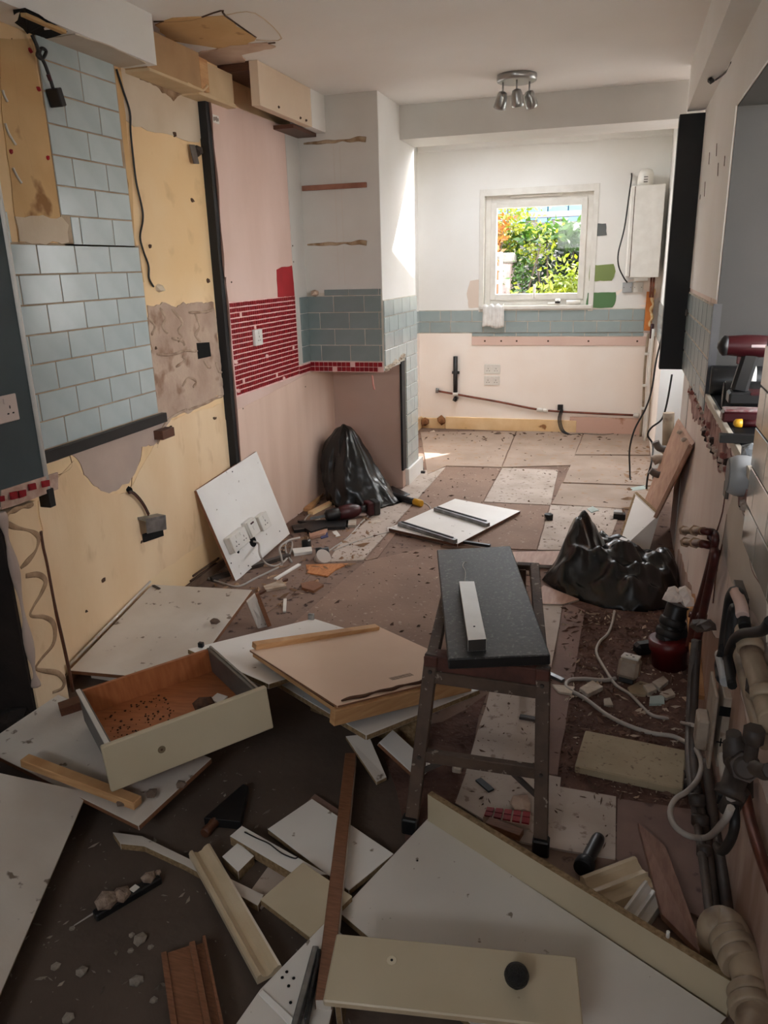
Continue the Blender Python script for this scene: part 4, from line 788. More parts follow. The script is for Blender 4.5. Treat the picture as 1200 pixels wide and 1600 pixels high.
# ---------------------------------------------------------------- hop-up trestle with a worktop offcut on it
t = thing('hop_up_trestle', (-.35, 2.1, 0), 'old paint-spattered wooden trestle in the middle carrying a black worktop offcut', 'trestle')
LT, RT = V((-0.4372,1.8,0.461)), V((-0.1429,1.8,0.4773)); LF, RF = V((-.478, 1.70, 0)), V((-.122, 1.71, 0))
LT.z = RT.z = .475
def bar(name, a, b, w, h, m=OLDW, up=(0, 1, 0), r=.002): return obj(name, barb(a, b, w, h, up, r), m, t)
bar('leg', LF, LT+V((0, .005, .03)), .036, .026); bar('leg', RF, RT+V((0, .005, .03)), .036, .026)
FL, FR = V((-.525, 2.50, .485)), V((-.245, 2.53, .485))
bar('leg', V((-.53, 2.62, 0)), FL, .034, .026); bar('leg', V((-.205, 2.62, 0)), FR, .034, .026)
bar('rail', LT+V((0, 0, .012)), FL, .03, .036, up=(0, 0, 1)); bar('rail', RT+V((0, 0, .012)), FR, .03, .036, up=(0, 0, 1))
bar('top_bar', FL+V((-.01, .015, .0)), FR+V((.015, .015, .0)), .03, .02, up=(0, 0, 1)); bar('top_bar', LT+V((0, .012, .005)), RT+V((0, .012, .003)), .045, .05, OLDR, up=(0, 0, 1))
bar('rung', LT+V((.01, -.008, -.03)), RT+V((-.01, -.008, -.035)), .022, .036, up=(0, 0, 1))
bar('rung', LF.lerp(LT, .47)+V((.01, 0, 0)), RF.lerp(RT, .47)+V((-.01, 0, 0)), .022, .034, up=(0, 0, 1))
bar('rung', V((-.525, 2.56, .25)), V((-.22, 2.56, .25)), .02, .03, up=(0, 0, 1))
bar('brace', LF.lerp(LT, .36), LF.lerp(LT, .47)+V((.10, .02, 0)), .014, .012, PIPED); bar('brace', RF.lerp(RT, .28)+V((0, .02, 0)), RF.lerp(RT, .45)+V((-.1, .02, 0)), .014, .012, PIPED)
bar('back_post', V((-.275, 2.55, .03)), V((-.285, 2.53, .48)), .022, .02)
for p in (LT, RT): obj('hinge_plate', boxb(p-V((.018, .020, .0)), p+V((.018, -.012, .032)), .003), OLDR, t)
for p in (LF.lerp(LT, .47), RF.lerp(RT, .47), LF.lerp(LT, .97), RF.lerp(RT, .97)): obj('bolt', lathe([(0, .006), (.004, .005)], p+V((0, -.014, 0)), (0, -1, 0), 8), PIPED, t)
for p in (LF, RF): obj('rubber_foot', boxb(p-V((.022, .017, 0)), p+V((.022, .017, .05)), .004), BLK, t)
SLB = [V((-.377, 1.727, .536)), V((-.1256, 1.795, .547)), V((-.337, 2.571, .546)), V((-.588, 2.502, .535))]
o = obj('worktop_offcut', slabb(SLB, .030, .003), [WORKT, BLK]); tag(o, 'black speckled worktop offcut lying across the wooden trestle', 'worktop')
t = thing('white_channel', (-0.352,1.9997,0.54), 'white plastic channel lying on the black worktop offcut', 'channel')
flat('channel_body', [(-0.3345,1.7722,0.574),(-0.2894,1.7908,0.574),(-0.3894,2.1601,0.574),(-0.435,2.1492,0.574)], .034, [WPL, mat('channel_dark_side', S(58, 54, 50), None, rough=.6)], None, None, parent=t)
b = barb(V((-0.3367,1.8021,0.556))-V((0, .002, 0)), V((-0.2957,1.8198,0.556))-V((0, .002, 0)), .006, .026); obj('channel_end', b, CRK, t)
obj('screw_hole', lathe([(0, .003), (.001, .003)], V((-0.3327,1.8532,0.5738)), seg=8), HOLE, t)
tag(obj('tie_wire', tubeb([(-0.431,2.2207,0.545),(-0.4445,2.3,0.545),(-0.4625,2.3478,0.545),(-0.463,2.3834,0.545),(-0.4535,2.3796,0.545)], .0014, 6), CABW), 'thin twisted wire behind the white channel on the worktop', 'wire')

# ================================================================ fittings on the walls
def socket(name, c, u, v, label, gangs=2, m=None, group=None, switches=True, parent=None, depth=.012):
    """moulded electrical faceplate centred on c; u across, v up"""
    c = V(c); u = V(u).normalized(); v = V(v).normalized(); n = u.cross(v)
    m = m or WPL; w, h = (.146, .086) if gangs == 2 else (.086, .086)
    def bx(x0, x1, y0, y1, z0, z1, r=.0008):
        bm = B(); P = lambda x, y, z: c+u*x+v*y+n*z
        hexa(bm, [P(x0, y0, z1), P(x1, y0, z1), P(x1, y1, z1), P(x0, y1, z1)], n*(z0-z1)); fix(bm); bev(bm, r); return bm
    if parent is None: t = tag(obj(name, bx(-w/2, w/2, -h/2, h/2, 0, depth, .003), m), label, 'socket', group)
    else: t = obj(name, bx(-w/2, w/2, -h/2, h/2, 0, depth, .003), m, parent)
    for g in range(gangs):
        x = (g-.5)*.073 if gangs == 2 else 0
        for dx, dy, a, b in ((0, .004, .004, .010), (-.011, -.016, .008, .0045), (.011, -.016, .008, .0045)):
            obj('pin_hole', bx(x+dx-a/2, x+dx+a/2, dy-b/2, dy+b/2, depth-.0005, depth+.0004, 0), HOLE, t)
        if switches:
            sx = x+(.016 if g == 0 else -.016) if gangs == 2 else .0
            obj('rocker_switch', bx(sx-.008, sx+.008, .017, .034, depth-.001, depth+.004, .001), m, t)
    return t
UX, UY, UZ = V((1, 0, 0)), V((0, 1, 0)), V((0, 0, 1))
socket('double_socket', V((-1.866,1.9477,1.1)), UY, UZ, 'brushed metal double socket on the dark teal pier at the left edge', m=mat('brushed_pink_steel', S(206, 190, 182), None, rough=.35, metal=.35), depth=.006)
socket('single_socket', V((-1.914,3.8855,1.1517)), UY, UZ, 'white single socket on the red mosaic splashback', gangs=1, depth=.02)
socket('double_socket', V((-1.1417,7.15,0.5724)), UX, UZ, 'upper of the two white double sockets under the garden window', group='double sockets on the far wall')
socket('double_socket', V((-1.1423,7.15,0.4662)), UX, UZ, 'lower of the two white double sockets under the garden window', group='double sockets on the far wall')
t = tag(obj('wall_sticker', boxb((XK, 3.615, 2.17), (XK+.0012, 3.675, 2.205)), WPL), 'small white paper sticker near the top of the pink plasterboard', 'sticker')
for i in range(4): obj('sticker_mark', boxb((XK+.0012, 3.621+.013*i, 2.178+.003*(i % 2)), (XK+.0016, 3.629+.013*i, 2.195+.002*(i % 3))), CRK, t)

# dangling connector, loose flex, back box, hole in the tan wall
t = thing('cable_connector', (-1.93,2.5092,2.0601), 'black connector dangling on a short lead from the hole in the top left boxing', 'cable')
obj('lead', tubeb([(-1.93,2.4359,2.2566),(-1.93,2.4536,2.229),(-1.93,2.4605,2.206),(-1.93,2.4796,2.1815),(-1.93,2.4958,2.1423),(-1.93,2.505,2.1128)], .006, 8), CABB, t)
obj('lead', tubeb([(-1.93,2.4637,2.22),(-1.93,2.4472,2.2013),(-1.93,2.4702,2.1948),(-1.93,2.4955,2.2231),(-1.93,2.4711,2.2254),(-1.93,2.4527,2.1987)], .006, 6), CABB, t)
obj('red_band', tubeb([(-1.93,2.4886,2.1526),(-1.93,2.4973,2.1348)], .007, 8, 1), REDT, t)
obj('plug_body', barb(V((-1.93,2.505,2.1128)), V((-1.93,2.5219,2.0582)), .028, .05, (1, 0, 0), .003), BLK, t)
b = tubeb([(-1.955,2.9312,2.2589),(-1.955,2.9585,2.1926),(-1.955,2.9896,2.1179),(-1.955,2.9786,2.0464),(-1.955,2.976,1.9517),(-1.955,2.9779,1.8557),(-1.955,2.9986,1.7589),(-1.955,2.9926,1.7086),(-1.955,2.9606,1.6447),(-1.955,2.9721,1.5892),(-1.955,2.9976,1.5301),(-1.955,2.9915,1.478),(-1.955,3.0183,1.4431)], .0042, 8)
t = tag(obj('black_flex', b, CABB), 'loose black flex hanging down the yellow wall beside the tiles', 'cable')
b = chunkb((0, 0, 0), .03, 5, .7); bmesh.ops.translate(b, vec=V((-1.968,3.072,1.4363))-V((0, 0, .02)), verts=b.verts); obj('plaster_plug', b, TANLT, t)
t = thing('back_box', (-1.965,2.8029,0.3827), 'grey steel back box pulled half out of the yellow wall on its wires', 'electrical box')
p = [V(q) for q in ((-1.955,2.7079,0.4955),(-1.955,2.8561,0.4662),(-1.955,2.8765,0.3613),(-1.955,2.7224,0.3815))]
bm = B(); hexa(bm, [p[0]+V((.035, 0, -.006)), p[1]+V((.035, 0, -.006)), p[1]-V((.02, 0, .0)), p[0]-V((.02, 0, .0))], (0, 0, -.012)); fix(bm); obj('box_side', bm, MET, t)
bm = B(); hexa(bm, [p[0]+V((.035, 0, -.012)), p[1]+V((.035, 0, -.012)), p[1]+V((.03, .002, -.075)), p[0]+V((.03, .004, -.075))], (-.004, 0, 0)); fix(bm); obj('box_plate', bm, MET, t)
bm = B(); hexa(bm, [p[3]+V((-.001, 0, .03)), p[2]+V((-.001, 0, .03)), p[2]+V((-.001, 0, -.01)), p[3]+V((-.001, 0, -.008))], (-.004, 0, 0)); fix(bm); obj('box_hole', bm, HOLE, t)
for i, m in enumerate((REDT, BRND, CABB)):
    obj('wire', tubeb([V(q)+V((0, .004*i, .003*i)) for q in ((-1.945,2.6459,0.6235),(-1.945,2.675,0.6095),(-1.945,2.7134,0.5697),(-1.945,2.7426,0.5261),(-1.945,2.7633,0.4844))], .0028, 6), m, t)
b = chunkb((0, 0, 0), .02, 8, 1); bmesh.ops.translate(b, vec=V((-1.97,2.6767,0.6188))-V((0, 0, .015)), verts=b.verts); obj('cable_hole', b, HOLE, t)
t = thing('hinge_scrap', (-1.965,3.5066,2.0308), 'bent metal scrap still fixed to the yellow wall beside the black edge', 'bracket')
obj('metal_flap', barb(V((-1.95,3.4511,2.0555)), V((-1.94,3.4581,1.9749)), .05, .004, (1, 0, 0)), PIPEG, t); obj('rust_lump', chunkb(V((-1.955,3.5023,2.0078)), .03, 9, .9), PIPED, t)
for i, pts in enumerate(([(-1.965,2.2933,2.0718),(-1.965,2.297,2.0558),(-1.965,2.3073,2.0409)], [(-1.965,2.2806,1.9737),(-1.965,2.2896,1.9453),(-1.965,2.3145,1.9142)], [(-1.965,2.2842,1.8413),(-1.965,2.2979,1.8163),(-1.965,2.3135,1.7978)])):
    obj('sealant_bead', tubeb([V(q)+V((.006, 0, 0)) for q in pts], .004, 6), WPL, wall_left)
for c in ((-1.965,2.2903,1.8888), (-1.965,2.4663,1.8895), (-1.965,2.4692,2.1055), (-1.965,2.4559,2.2173)):
    b = chunkb((0, 0, 0), .011, c[2]*9, .9); bmesh.ops.translate(b, vec=V(c)-V((0, 0, .008)), verts=b.verts); obj('red_blob', b, REDP, wall_left)

# ceiling spotlight bar
t = thing('ceiling_spotlight', (-.63, 4.60, 2.45), 'round brushed-nickel ceiling light with three tilting spot heads', 'ceiling light')
obj('base_plate', lathe([(0, .105), (-.012, .107), (-.030, .104), (-.034, .096)], (-.63, 4.60, 2.45), (0, 0, 1), 32), CHR, t)
for (x, y), tgt in (((-.70, 4.58), (-.765, 4.66, 2.22)), ((-.622, 4.545), (-.60, 4.60, 2.20)), ((-.565, 4.62), (-.53, 4.73, 2.24))):
    a = V((x, y, 2.418)); d = (V(tgt)-a).normalized(); k = V((x, y, 2.362))
    h = obj('spot_head', lathe([(-.012, .008), (-.006, .022), (.01, .028), (.055, .033), (.072, .033), (.074, .028), (.066, .026)], k, d, 18), CHR, t)
    obj('stem', tubeb([a, k], .0045, 8, 1, sm=False), CHR, h); obj('lens', lathe([(.066, .026), (.069, .025)], k, d, 18), mat('frosted_lens', S(236, 234, 228), None, rough=.3), h)
t = thing('ceiling_flex', (0.3306,3.6744,2.23), 'short black twisted flex poking out of the boxed soffit on the right', 'cable')
obj('flex', tubeb([(0.3329,3.6261,2.222),(0.3347,3.7478,2.222),(0.3224,3.8604,2.222),(0.3053,3.9404,2.222)], .004, 6), CABB, t); obj('terminal_block', chunkb(V((0.2859,3.9319,2.205)), .018, 4, .7), CABB, t)

# boiler, flue, switches
t = thing('wall_boiler', (.11, 7.0, 1.35), 'white wall-hung boiler in the far right corner', 'boiler')
obj('casing', boxb((-.02, 6.84, 1.365), (.238, 7.15, 2.055), .012), WPL, t)
obj('front_cover', boxb((.018, 6.832, 1.362), (.240, 6.845, 2.057), .004), WPL, t)
obj('seam', boxb((.012, 6.8365, 1.37), (.018, 6.842, 2.05)), CRK, t)
obj('flue_elbow', lathe([(0, .062), (.05, .062), (.10, .058), (.125, .044), (.135, .018)], (.09, 6.99, 2.055), seg=22), WPL, t)
obj('flue_pipe', tubeb([(.09, 6.99, 2.12), (.09, 7.15, 2.12)], .05, 18, 1, sm=False), WPL, t)
for i in range(3): obj('flue_mark', boxb((.075, 6.9265, 2.085+.018*i), (.105, 6.9285, 2.092+.018*i)), PIPEG, t)
obj('bottom_tray', boxb((.05, 6.88, 1.335), (.16, 7.1, 1.365), .003), WPL, t)
for x in (.19, .21): obj('copper_tail', tubeb([(x, 6.95, 1.37), (x, 6.95, 1.2)], .009, 8, 1, sm=False), COP, t)
b = tubeb([(-.022, YF-.002, 2.175), (-.02, 7.10, 2.13), (-.03, 7.05, 2.0), (-.05, 7.0, 1.75), (-.085, 7.0, 1.56), (-.075, 7.05, 1.45), (-.03, 7.1, 1.36), (.0, 7.125, 1.32)], .006, 8)
tag(obj('boiler_flex', b, CABB), 'black flex looping down the left side of the white boiler', 'cable')
for i, x in enumerate((.005, .093)):
    s = tag(obj('fused_switch', boxb((x-.04, YF-.02, 1.235), (x+.04, YF, 1.318), .003), (GPL, WPL)[i]), ('grey metal switch plate under the boiler', 'white blank plate beside the grey switch under the boiler')[i], 'switch')
    for dx in (-.028, .028): obj('screw', lathe([(0, .004), (.002, .0035)], (x+dx, YF-.02, 1.277), (0, -1, 0), 8), PIPEG, s)
o = tag(obj('orange_board', boxb((.165, 7.10, .92), (.225, 7.148, 1.24), .002), COPORG), 'orange-brown strip of board in the far right corner below the boiler', 'board')
b = tubeb([(.215+.01*math.sin(i*2.1), 7.085, 1.27-.035*i) for i in range(10)], lambda q: .008+.006*abs(math.sin(q*15)), 7, 4); obj('expanding_foam', b, mat('foam', S(232, 210, 170), S(206, 160, 100), 40, .9), o)
t = thing('corner_pipes', (.23, 7.0, 0), 'bundle of cream pipes running down the far right corner', 'pipes')
for i, (x, y, zt, m, r) in enumerate(((.20, 7.07, .90, PIPEW, .010), (.225, 7.05, .95, WPL, .011), (.25, 7.03, .88, PIPEW, .009), (.235, 6.90, .95, WPL, .012))):
    obj('pipe', tubeb([(x, y, zt), (x-.006, y-.01, .6), (x+.004, y, .3), (x, y-.02, .0)], r, 8, 4), m, t)
for z in (.25, .45, .72): obj('pipe_clip', boxb((.185, 7.02, z), (.245, 7.09, z+.02), .003), WPL, t)
obj('red_sleeve', tubeb([(.228, 7.04, .98), (.226, 7.045, .86)], .014, 8, 1, sm=False), REDT, t)

# pipework on the far wall
t = thing('waste_pipe', (-1.4922,7.15,0.4876), 'short black vertical waste pipe clipped to the far wall', 'pipe')
obj('pipe_body', lathe([(0, .021), (.37, .021), (.37, .016), (.36, .016)], V((-1.4804,7.11,0.3192)), (0, 0, 1), 14), BLK, t)
obj('pipe_clip', boxb(V((-1.5166,7.12,0.5332))-V((0, .0, .008)), V((-1.4557,7.15,0.5419))+V((.008, 0, .008)), .003), BLK, t)
obj('white_collar', lathe([(0, .026), (.03, .026)], V((-1.4804,7.11,0.3252)), (0, 0, 1), 14), WPL, t); obj('elbow', chunkb(V((-1.4772,7.11,0.2951))-V((0, .01, .03)), .028, 2, 1), BLK, t)
t = thing('copper_pipe', (-0.6861,7.15,0.2059), 'long copper pipe sloping along the foot of the far wall', 'pipe')
obj('pipe_run', tubeb([(-1.6536,7.125,0.3617),(-1.4805,7.125,0.3349),(-1.0679,7.125,0.2721),(-0.7011,7.125,0.2099),(-0.3676,7.125,0.1926),(0.1649,7.125,0.1817)], .0095, 10, 4), COP, t)
for q in ((-0.6951,7.125,0.2071), (-0.6428,7.125,0.2026), (0.1541,7.125,0.1814)): obj('white_coupling', lathe([(-.025, .016), (-.012, .020), (.012, .020), (.025, .016)], V(q), (1, 0, -.12), 12), WPL, t)
obj('stop_end', lathe([(-.02, .014), (.02, .016)], V((-1.6587,7.12,0.3684)), (.2, 0, 1), 10), MET, t)
t = thing('cable_box', (-0.5138,7.15,0.2341), 'small dark wall box with black cables dropping out, low on the far wall', 'electrical box')
obj('box', boxb(V((-0.534,7.13,0.2076)), V((-0.4862,7.15,0.2584)), .002), BLK, t)
for i in range(3): obj('cable', tubeb([V((-0.5042,7.11,0.2179))+V((.01*i, 0, 0)), V((-0.5225,7.1,0.1308))+V((.012*i, 0, 0)), V((-0.4918,7.05,0.0411))+V((.014*i, 0, 0)), V((-0.4316,7.0303,0))+V((.02*i, -.01*i, .006))], .005, 6), CABB, t)
obj('floor_cable', tubeb([V(q)+V((0, 0, .006)) for q in ((-0.4297,7.0028,0),(-0.299,7.0816,0),(-0.1299,7.0554,0),(0.0068,7.1631,0),(0.1457,7.2439,0),(0.2615,7.4989,0))], .006, 6), CABB, t)

# cloth and small things on the window sill
bm = B(); W_, H_ = 22, 14; ax_, bx_ = -1.235, -1.035; vs = []
for j in range(H_+1):
    for i in range(W_+1):
        s = i/W_; q = j/H_; x = ax_+(bx_-ax_)*(s*(.92+.08*q)+.03*math.sin(q*3)); fold = .010*math.sin(s*34+q*2)*(.3+q)
        if q < .3: y, z = YF+.06-.1*q/.3, 1.142+.008*math.sin(s*20)
        else: y, z = YF-.042-.004*q+fold*.6, 1.142-.19*(q-.3)/.7*(1-.05*math.sin(s*7))
        vs.append(bm.verts.new((x, y, z)))
for j in range(H_):
    for i in range(W_): bm.faces.new([vs[j*(W_+1)+i], vs[j*(W_+1)+i+1], vs[(j+1)*(W_+1)+i+1], vs[(j+1)*(W_+1)+i]])
o = tag(obj('white_cloth', bm, CLOTH, smooth=True), 'crumpled white cloth hanging over the left end of the window sill', 'cloth'); md = o.modifiers.new('thick', 'SOLIDIFY'); md.thickness = .004
zs = 1.138
tag(obj('glue_tube', lathe([(0, .010), (.09, .014), (.10, .006), (.12, .004)], (-.66, YF+.0, zs+.012), (1, .1, 0), 10), WPL), 'white squeezed tube lying on the window sill', 'tube')
t = tag(obj('paint_tin', lathe([(0, .022), (.05, .022), (.052, .018)], (-.575, YF+.0, zs), seg=16), WPL), 'small white pot standing on the window sill', 'pot'); obj('dark_band', lathe([(.015, .0225), (.035, .0225)], (-.575, YF+0, zs), seg=16), CABB, t)
tag(obj('paper_roll', lathe([(0, .02), (.12, .02)], (-.50, YF+.005, zs+.02), (1, .08, .0), 14), WPL), 'white roll lying at the right end of the window sill', 'roll')

# ================================================================ right-hand wall: pipes, boxes, boards
def pl(name, pts, r, m, par, seg=8, k=4): return obj(name, tubeb(pts, r, seg, k), m, par)
t = thing('soil_stub', (.41, 4.9, 0), 'upright cream waste pipe in the recess at the right, beyond the leaning boards', 'pipe')
pl('pipe', [(0.311,5,0.35),(0.2984,5,0.5962)], .034, PIPEW, t, 14); obj('socket_rim', lathe([(0, .040), (.03, .040)], V((0.3069,5,0.3539)), seg=14), PIPEW, t)
pl('foot', [V((0.3073,5,0.3498)), V((0.3077,5,0.2507)), V((.26, 5.0, .02))], .034, PIPEW, t, 12)
t = thing('white_riser', (.5, 5.2, 0), 'thin white pipe rising in the recess behind the black upright', 'pipe'); pl('pipe', [(.50, 5.3, .02), (.50, 5.3, 1.0)], .022, WPL, t, 12)
t = thing('waste_trap', (0.3304,6.1995,0), 'dusty grey waste fittings on the floor behind the leaning boards', 'pipe')
pl('bend', [(0.2295,4.9,0.4341),(0.2548,4.9,0.395),(0.2998,4.9,0.3889)], .022, PIPEG, t, 10); pl('bend', [(0.217,4.75,0.349),(0.2591,4.75,0.3667),(0.2911,4.75,0.3289),(0.2817,4.75,0.265)], .03, DPL, t, 10); pl('bend', [(0.2004,4.6,0.3273),(0.2448,4.6,0.3026),(0.2862,4.6,0.3124)], .02, PIPEG, t, 10)
b = tubeb([(0.2646,5.6,1.0908),(0.226,5.6,0.8579),(0.2095,5.6,0.64),(0.1775,5.6,0.5058),(0.1193,5.6,0.3681),(0.0944,5.6,0.2289),(0.104,5.6,0.0888)] + [(0.1186,5.5456,0),(0.1688,5.387,0),(0.23,5.4997,-0),(0.2695,5.7002,0)], .006, 8)
tag(obj('black_cable', b, CABB), 'long black cable hanging from the black upright and looping onto the floor', 'cable')
b = tubeb([(0.3093,5.2,0.8047),(0.2937,5.2,0.6215),(0.2711,5.2,0.5173),(0.2128,5.2,0.4609),(0.193,5.2,0.4095),(0.2294,5.2,0.347)] + [(0.2214,5,0.2798),(0.2057,5,0.1826),(0.2039,5,0.102)], .006, 8)
tag(obj('black_cable', b, CABB), 'shorter black cable dropping in the recess beside the cream pipe', 'cable')
o = obj('leaning_plank', polyb([V(q) for q in ((0.2057,4.3679,0),(0.1831,4.9361,0), (0.322,4.6379,0.6149),(0.322,3.5821,0.7066))], (.010, .004, .016)), [PLANKP]); tag(o, 'pinkish wooden panel leaning against the right wall', 'board')
obj('batten_edge', barb(V((0.2057,4.3679,0))+V((-.004, 0, .012)), V((0.318,3.5817,0.7065)), .02, .012, (1, 0, 1)), PLANKP, o)
for q in ((0.312,4.114,0.6564), (0.312,4.7098,0.4868), (0.312,3.8463,0.6748)): obj('plaster_spot', chunkb(V(q)-V((.006, 0, .01)), .016, q[1]*3, .8), RUBBLE, o)
p4_ = [V(q) for q in ((0.1896,4.0715,0),(0.0231,4.0135,0), (0.1196,4.5345,0.205), (0.2367,4.1858,0.19))]
o = obj('leaning_white_board', polyb(p4_, (.014, .006, .006), 0, 1), [LAM, CHIP]); tag(o, 'white board propped against the lower end of the pinkish panel', 'board')
tag(obj('paint_scraper', barb(V((0.014,3.9727,0))+V((0, 0, .05)), V((0.0786,4.0263,0))+V((0, .02, .09)), .05, .006), WPL), 'small white offcut tucked under the black bin liner beside the leaning boards', 'offcut')

# red painted copper pair with brass ends
t = thing('radiator_pipes', (0.335,2.7929,0.4045), 'pair of dark red pipes with brass valves standing off the right wall', 'pipe')
pa = [(0.27,3.0043,0.5019),(0.27,2.6263,0.63),(0.27,2.3639,0.7169), (0.3,2.4022,0.7021),(0.3,2.3338,0.7093),(0.3,2.3382,0.6774),(0.3,2.3832,0.6089),(0.3,2.5129,0.4462),(0.3,2.6551,0.2993),(0.3,2.6801,0.225),(0.3,2.7162,0.1558)]
pb = [(0.27,2.9107,0.4879),(0.27,2.5888,0.6),(0.27,2.3618,0.6767), (0.3,2.3975,0.6601),(0.3,2.314,0.6721),(0.3,2.3063,0.6466),(0.3,2.3438,0.572),(0.3,2.4162,0.4438),(0.3,2.4577,0.3568),(0.3,2.4865,0.2962),(0.3,2.4805,0.2044)]
pl('pipe', pa[1:], .0115, COPD, t, 10); pl('pipe', pb[1:], .0125, COPD, t, 10)
for q in (pa, pb):
    pl('brass_tail', q[:3], .013, BRASS, t, 10, 3); d = (V(q[1])-V(q[0])).normalized()
    obj('compression_nut', lathe([(0, .020), (.03, .020)], V(q[0])+d*.01, d, 6), BRASS, t); obj('compression_nut', lathe([(0, .019), (.028, .019)], V(q[1]), d, 6), BRASS, t)
    pl('link', [V(q[2]), V(q[3])], .012, COPD, t, 10, 1)
obj('pipe_clip', chunkb(V((0.29,2.3674,0.3878)), .035, 3, .5), PIPED, t); obj('pipe_clip', chunkb(V((0.29,2.2156,0.4655)), .03, 5, .5), PIPED, t)
for q in ((0.3,2.4184,0.6798), (0.3,2.3245,0.6641), (0.3,2.6795,0.2954), (0.3,2.4521,0.3937)): obj('fitting', chunkb(V(q)-V((0, 0, .014)), .017, q[2]*7, 1), COPD, t)
# long pipes and cables down the foot of the right wall
t = thing('floor_pipes', (0.2828,1.9045,0), 'pair of long grey-brown pipes with couplings along the foot of the right wall', 'pipe')
pl('pipe', [(0.28,2.3829,0.3455),(0.28,2.3751,0.2123),(0.28,2.3192,0.1051)] + [(0.27,2.1544,0.0727),(0.27,1.9866,0.0611)] + [(0.2747,1.8292,0.06),(0.2768,1.6681,0.06),(0.2758,1.5281,0.06)], .011, PIPEG, t)
pl('pipe', [(0.29,2.4037,0.3364),(0.29,2.3637,0.22),(0.29,2.294,0.1223)] + [(0.28,2.1227,0.0963),(0.28,1.9639,0.0802)] + [(0.2938,1.8217,0.05),(0.2917,1.6619,0.05),(0.2899,1.5235,0.05)], .013, PIPED, t)
for q, r in (((0.275,2.13,0.0184), .018), ((0.275,2.082,0.0218), .02), ((0.275,1.9776,0.0731), .021), ((0.275,1.9269,0.0861), .023), ((0.2807,1.8703,0.065), .024), ((0.2814,1.7587,0.06), .019)):
    obj('coupling', lathe([(-.016, r*.8), (-.01, r), (.01, r), (.016, r*.8)], V(q), (.05, -.5, -.85), 10), PIPED, t)
t = thing('beige_floor_pipe', (0.3287,1.7941,0), 'dirty beige pipe strip between the grey pipes and the right wall', 'pipe')
pl('pipe', [(0.31,2.0774,0.1111),(0.31,1.9484,0.0978)] + [(0.3186,1.8532,0.05),(0.3207,1.6911,0.05),(0.3175,1.5311,0.05)], .014, PIPED, t)
obj('timber_strip', barb(V((0.3296,2.0505,0.025)), V((0.3222,1.4347,0.025)), .03, .04), mat('dirty_timber', S(104, 84, 70), S(78, 60, 50), 14, .9), t)
tag(obj('skirting_batten', barb(V((0.315,2.9874,0.2429)), V((0.315,2.4202,0.1206)), .018, .035, (1, 0, 0)), PINE), 'narrow pine batten along the foot of the right wall behind the red pipes', 'batten')

t = thing('wired_socket_box', (0.335,2.157,0.2146), 'dirty white surface socket box hanging off the right wall with a plug in it', 'electrical box')
def rbox(name, q0, q1, y0, y1, m, r=.004):
    a, b = V(q0), V(q1); return obj(name, boxb((min(a.x, b.x), y0, min(a.z, b.z)), (max(a.x, b.x), y1, max(a.z, b.z)), r), m, t)
rbox('plug', (0.2598,2.02,0.2196), (0.2925,2.02,0.3131), 1.96, 2.03, DPL, .006)
rbox('face_plate', (0.2996,2.02,0.1869), (0.2914,2.02,0.4084), 1.93, 2.07, DPL, .002)
rbox('back_box', (0.3143,2.02,0.1896), (0.34,2.02,0.4037), 1.94, 2.06, DPL, .003)
q = V((0.3197,1.9395,0.3627)); obj('knockout', boxb(q-V((.014, .001, .014)), q+V((.014, .001, .014))), HOLE, t)
q = V((0.3181,1.9395,0.2686)); obj('pen_cross', boxb(q-V((.011, .0005, .0018)), q+V((.011, .0005, .0018))), HOLE, t); obj('pen_cross', boxb(q-V((.0018, .0005, .012)), q+V((.0018, .0005, .012))), HOLE, t)

def cable(pts, r, m, label, name='cable', cat='cable'): return tag(obj(name, tubeb(pts, r, 8, 6), m), label, cat)
cable([(0.27,2.1297,0.193),(0.27,2.5107,-0.0359)] + [(0.2219,2.4507,0.009),(0.1705,2.4659,0.009),(0.1075,2.5784,0.009),(0.0558,2.634,0.009),(0.0142,2.7454,0.009),(-0.0212,2.8685,0.009),(-0.0121,2.9669,0.009),(0.0188,3.0518,0.009),(0.0347,3.1685,0.009),(0.0408,3.2833,0.009)], .006, CABW, 'grey cable from the plug on the right wall curving away to the black bin liner')
cable([(0.24,1.2795,0.5563),(0.24,1.3315,0.4826)] + [(0.2796,1.7264,0.13),(0.236,1.7193,0.13),(0.2045,1.7489,0.13),(0.1962,1.8014,0.13),(0.2133,1.8582,0.13),(0.2447,1.8991,0.13)] + [(0.279,1.9863,0.11),(0.2949,2.0595,0.11),(0.2864,2.1303,0.11)] + [(0.2695,2.3087,0.02)] + [(0.2372,2.3448,0.01),(0.1776,2.3442,0.01),(0.107,2.3679,0.01),(0.0336,2.4165,0.01),(-0.0455,2.5063,0.01),(-0.1046,2.5541,0.01),(-0.1207,2.5872,0.01),(-0.105,2.6293,0.01),(-0.0525,2.6475,0.01),(0.0165,2.6554,0.01),(0.0551,2.6797,0.01)], .0075, CABW, 'thick pale grey cable looping round the floor pipes to the adaptor on the floor')
t = thing('hose_loops', (0.335,2.2074,0.4399), 'black hoses arching along the right wall above the socket box', 'hose')
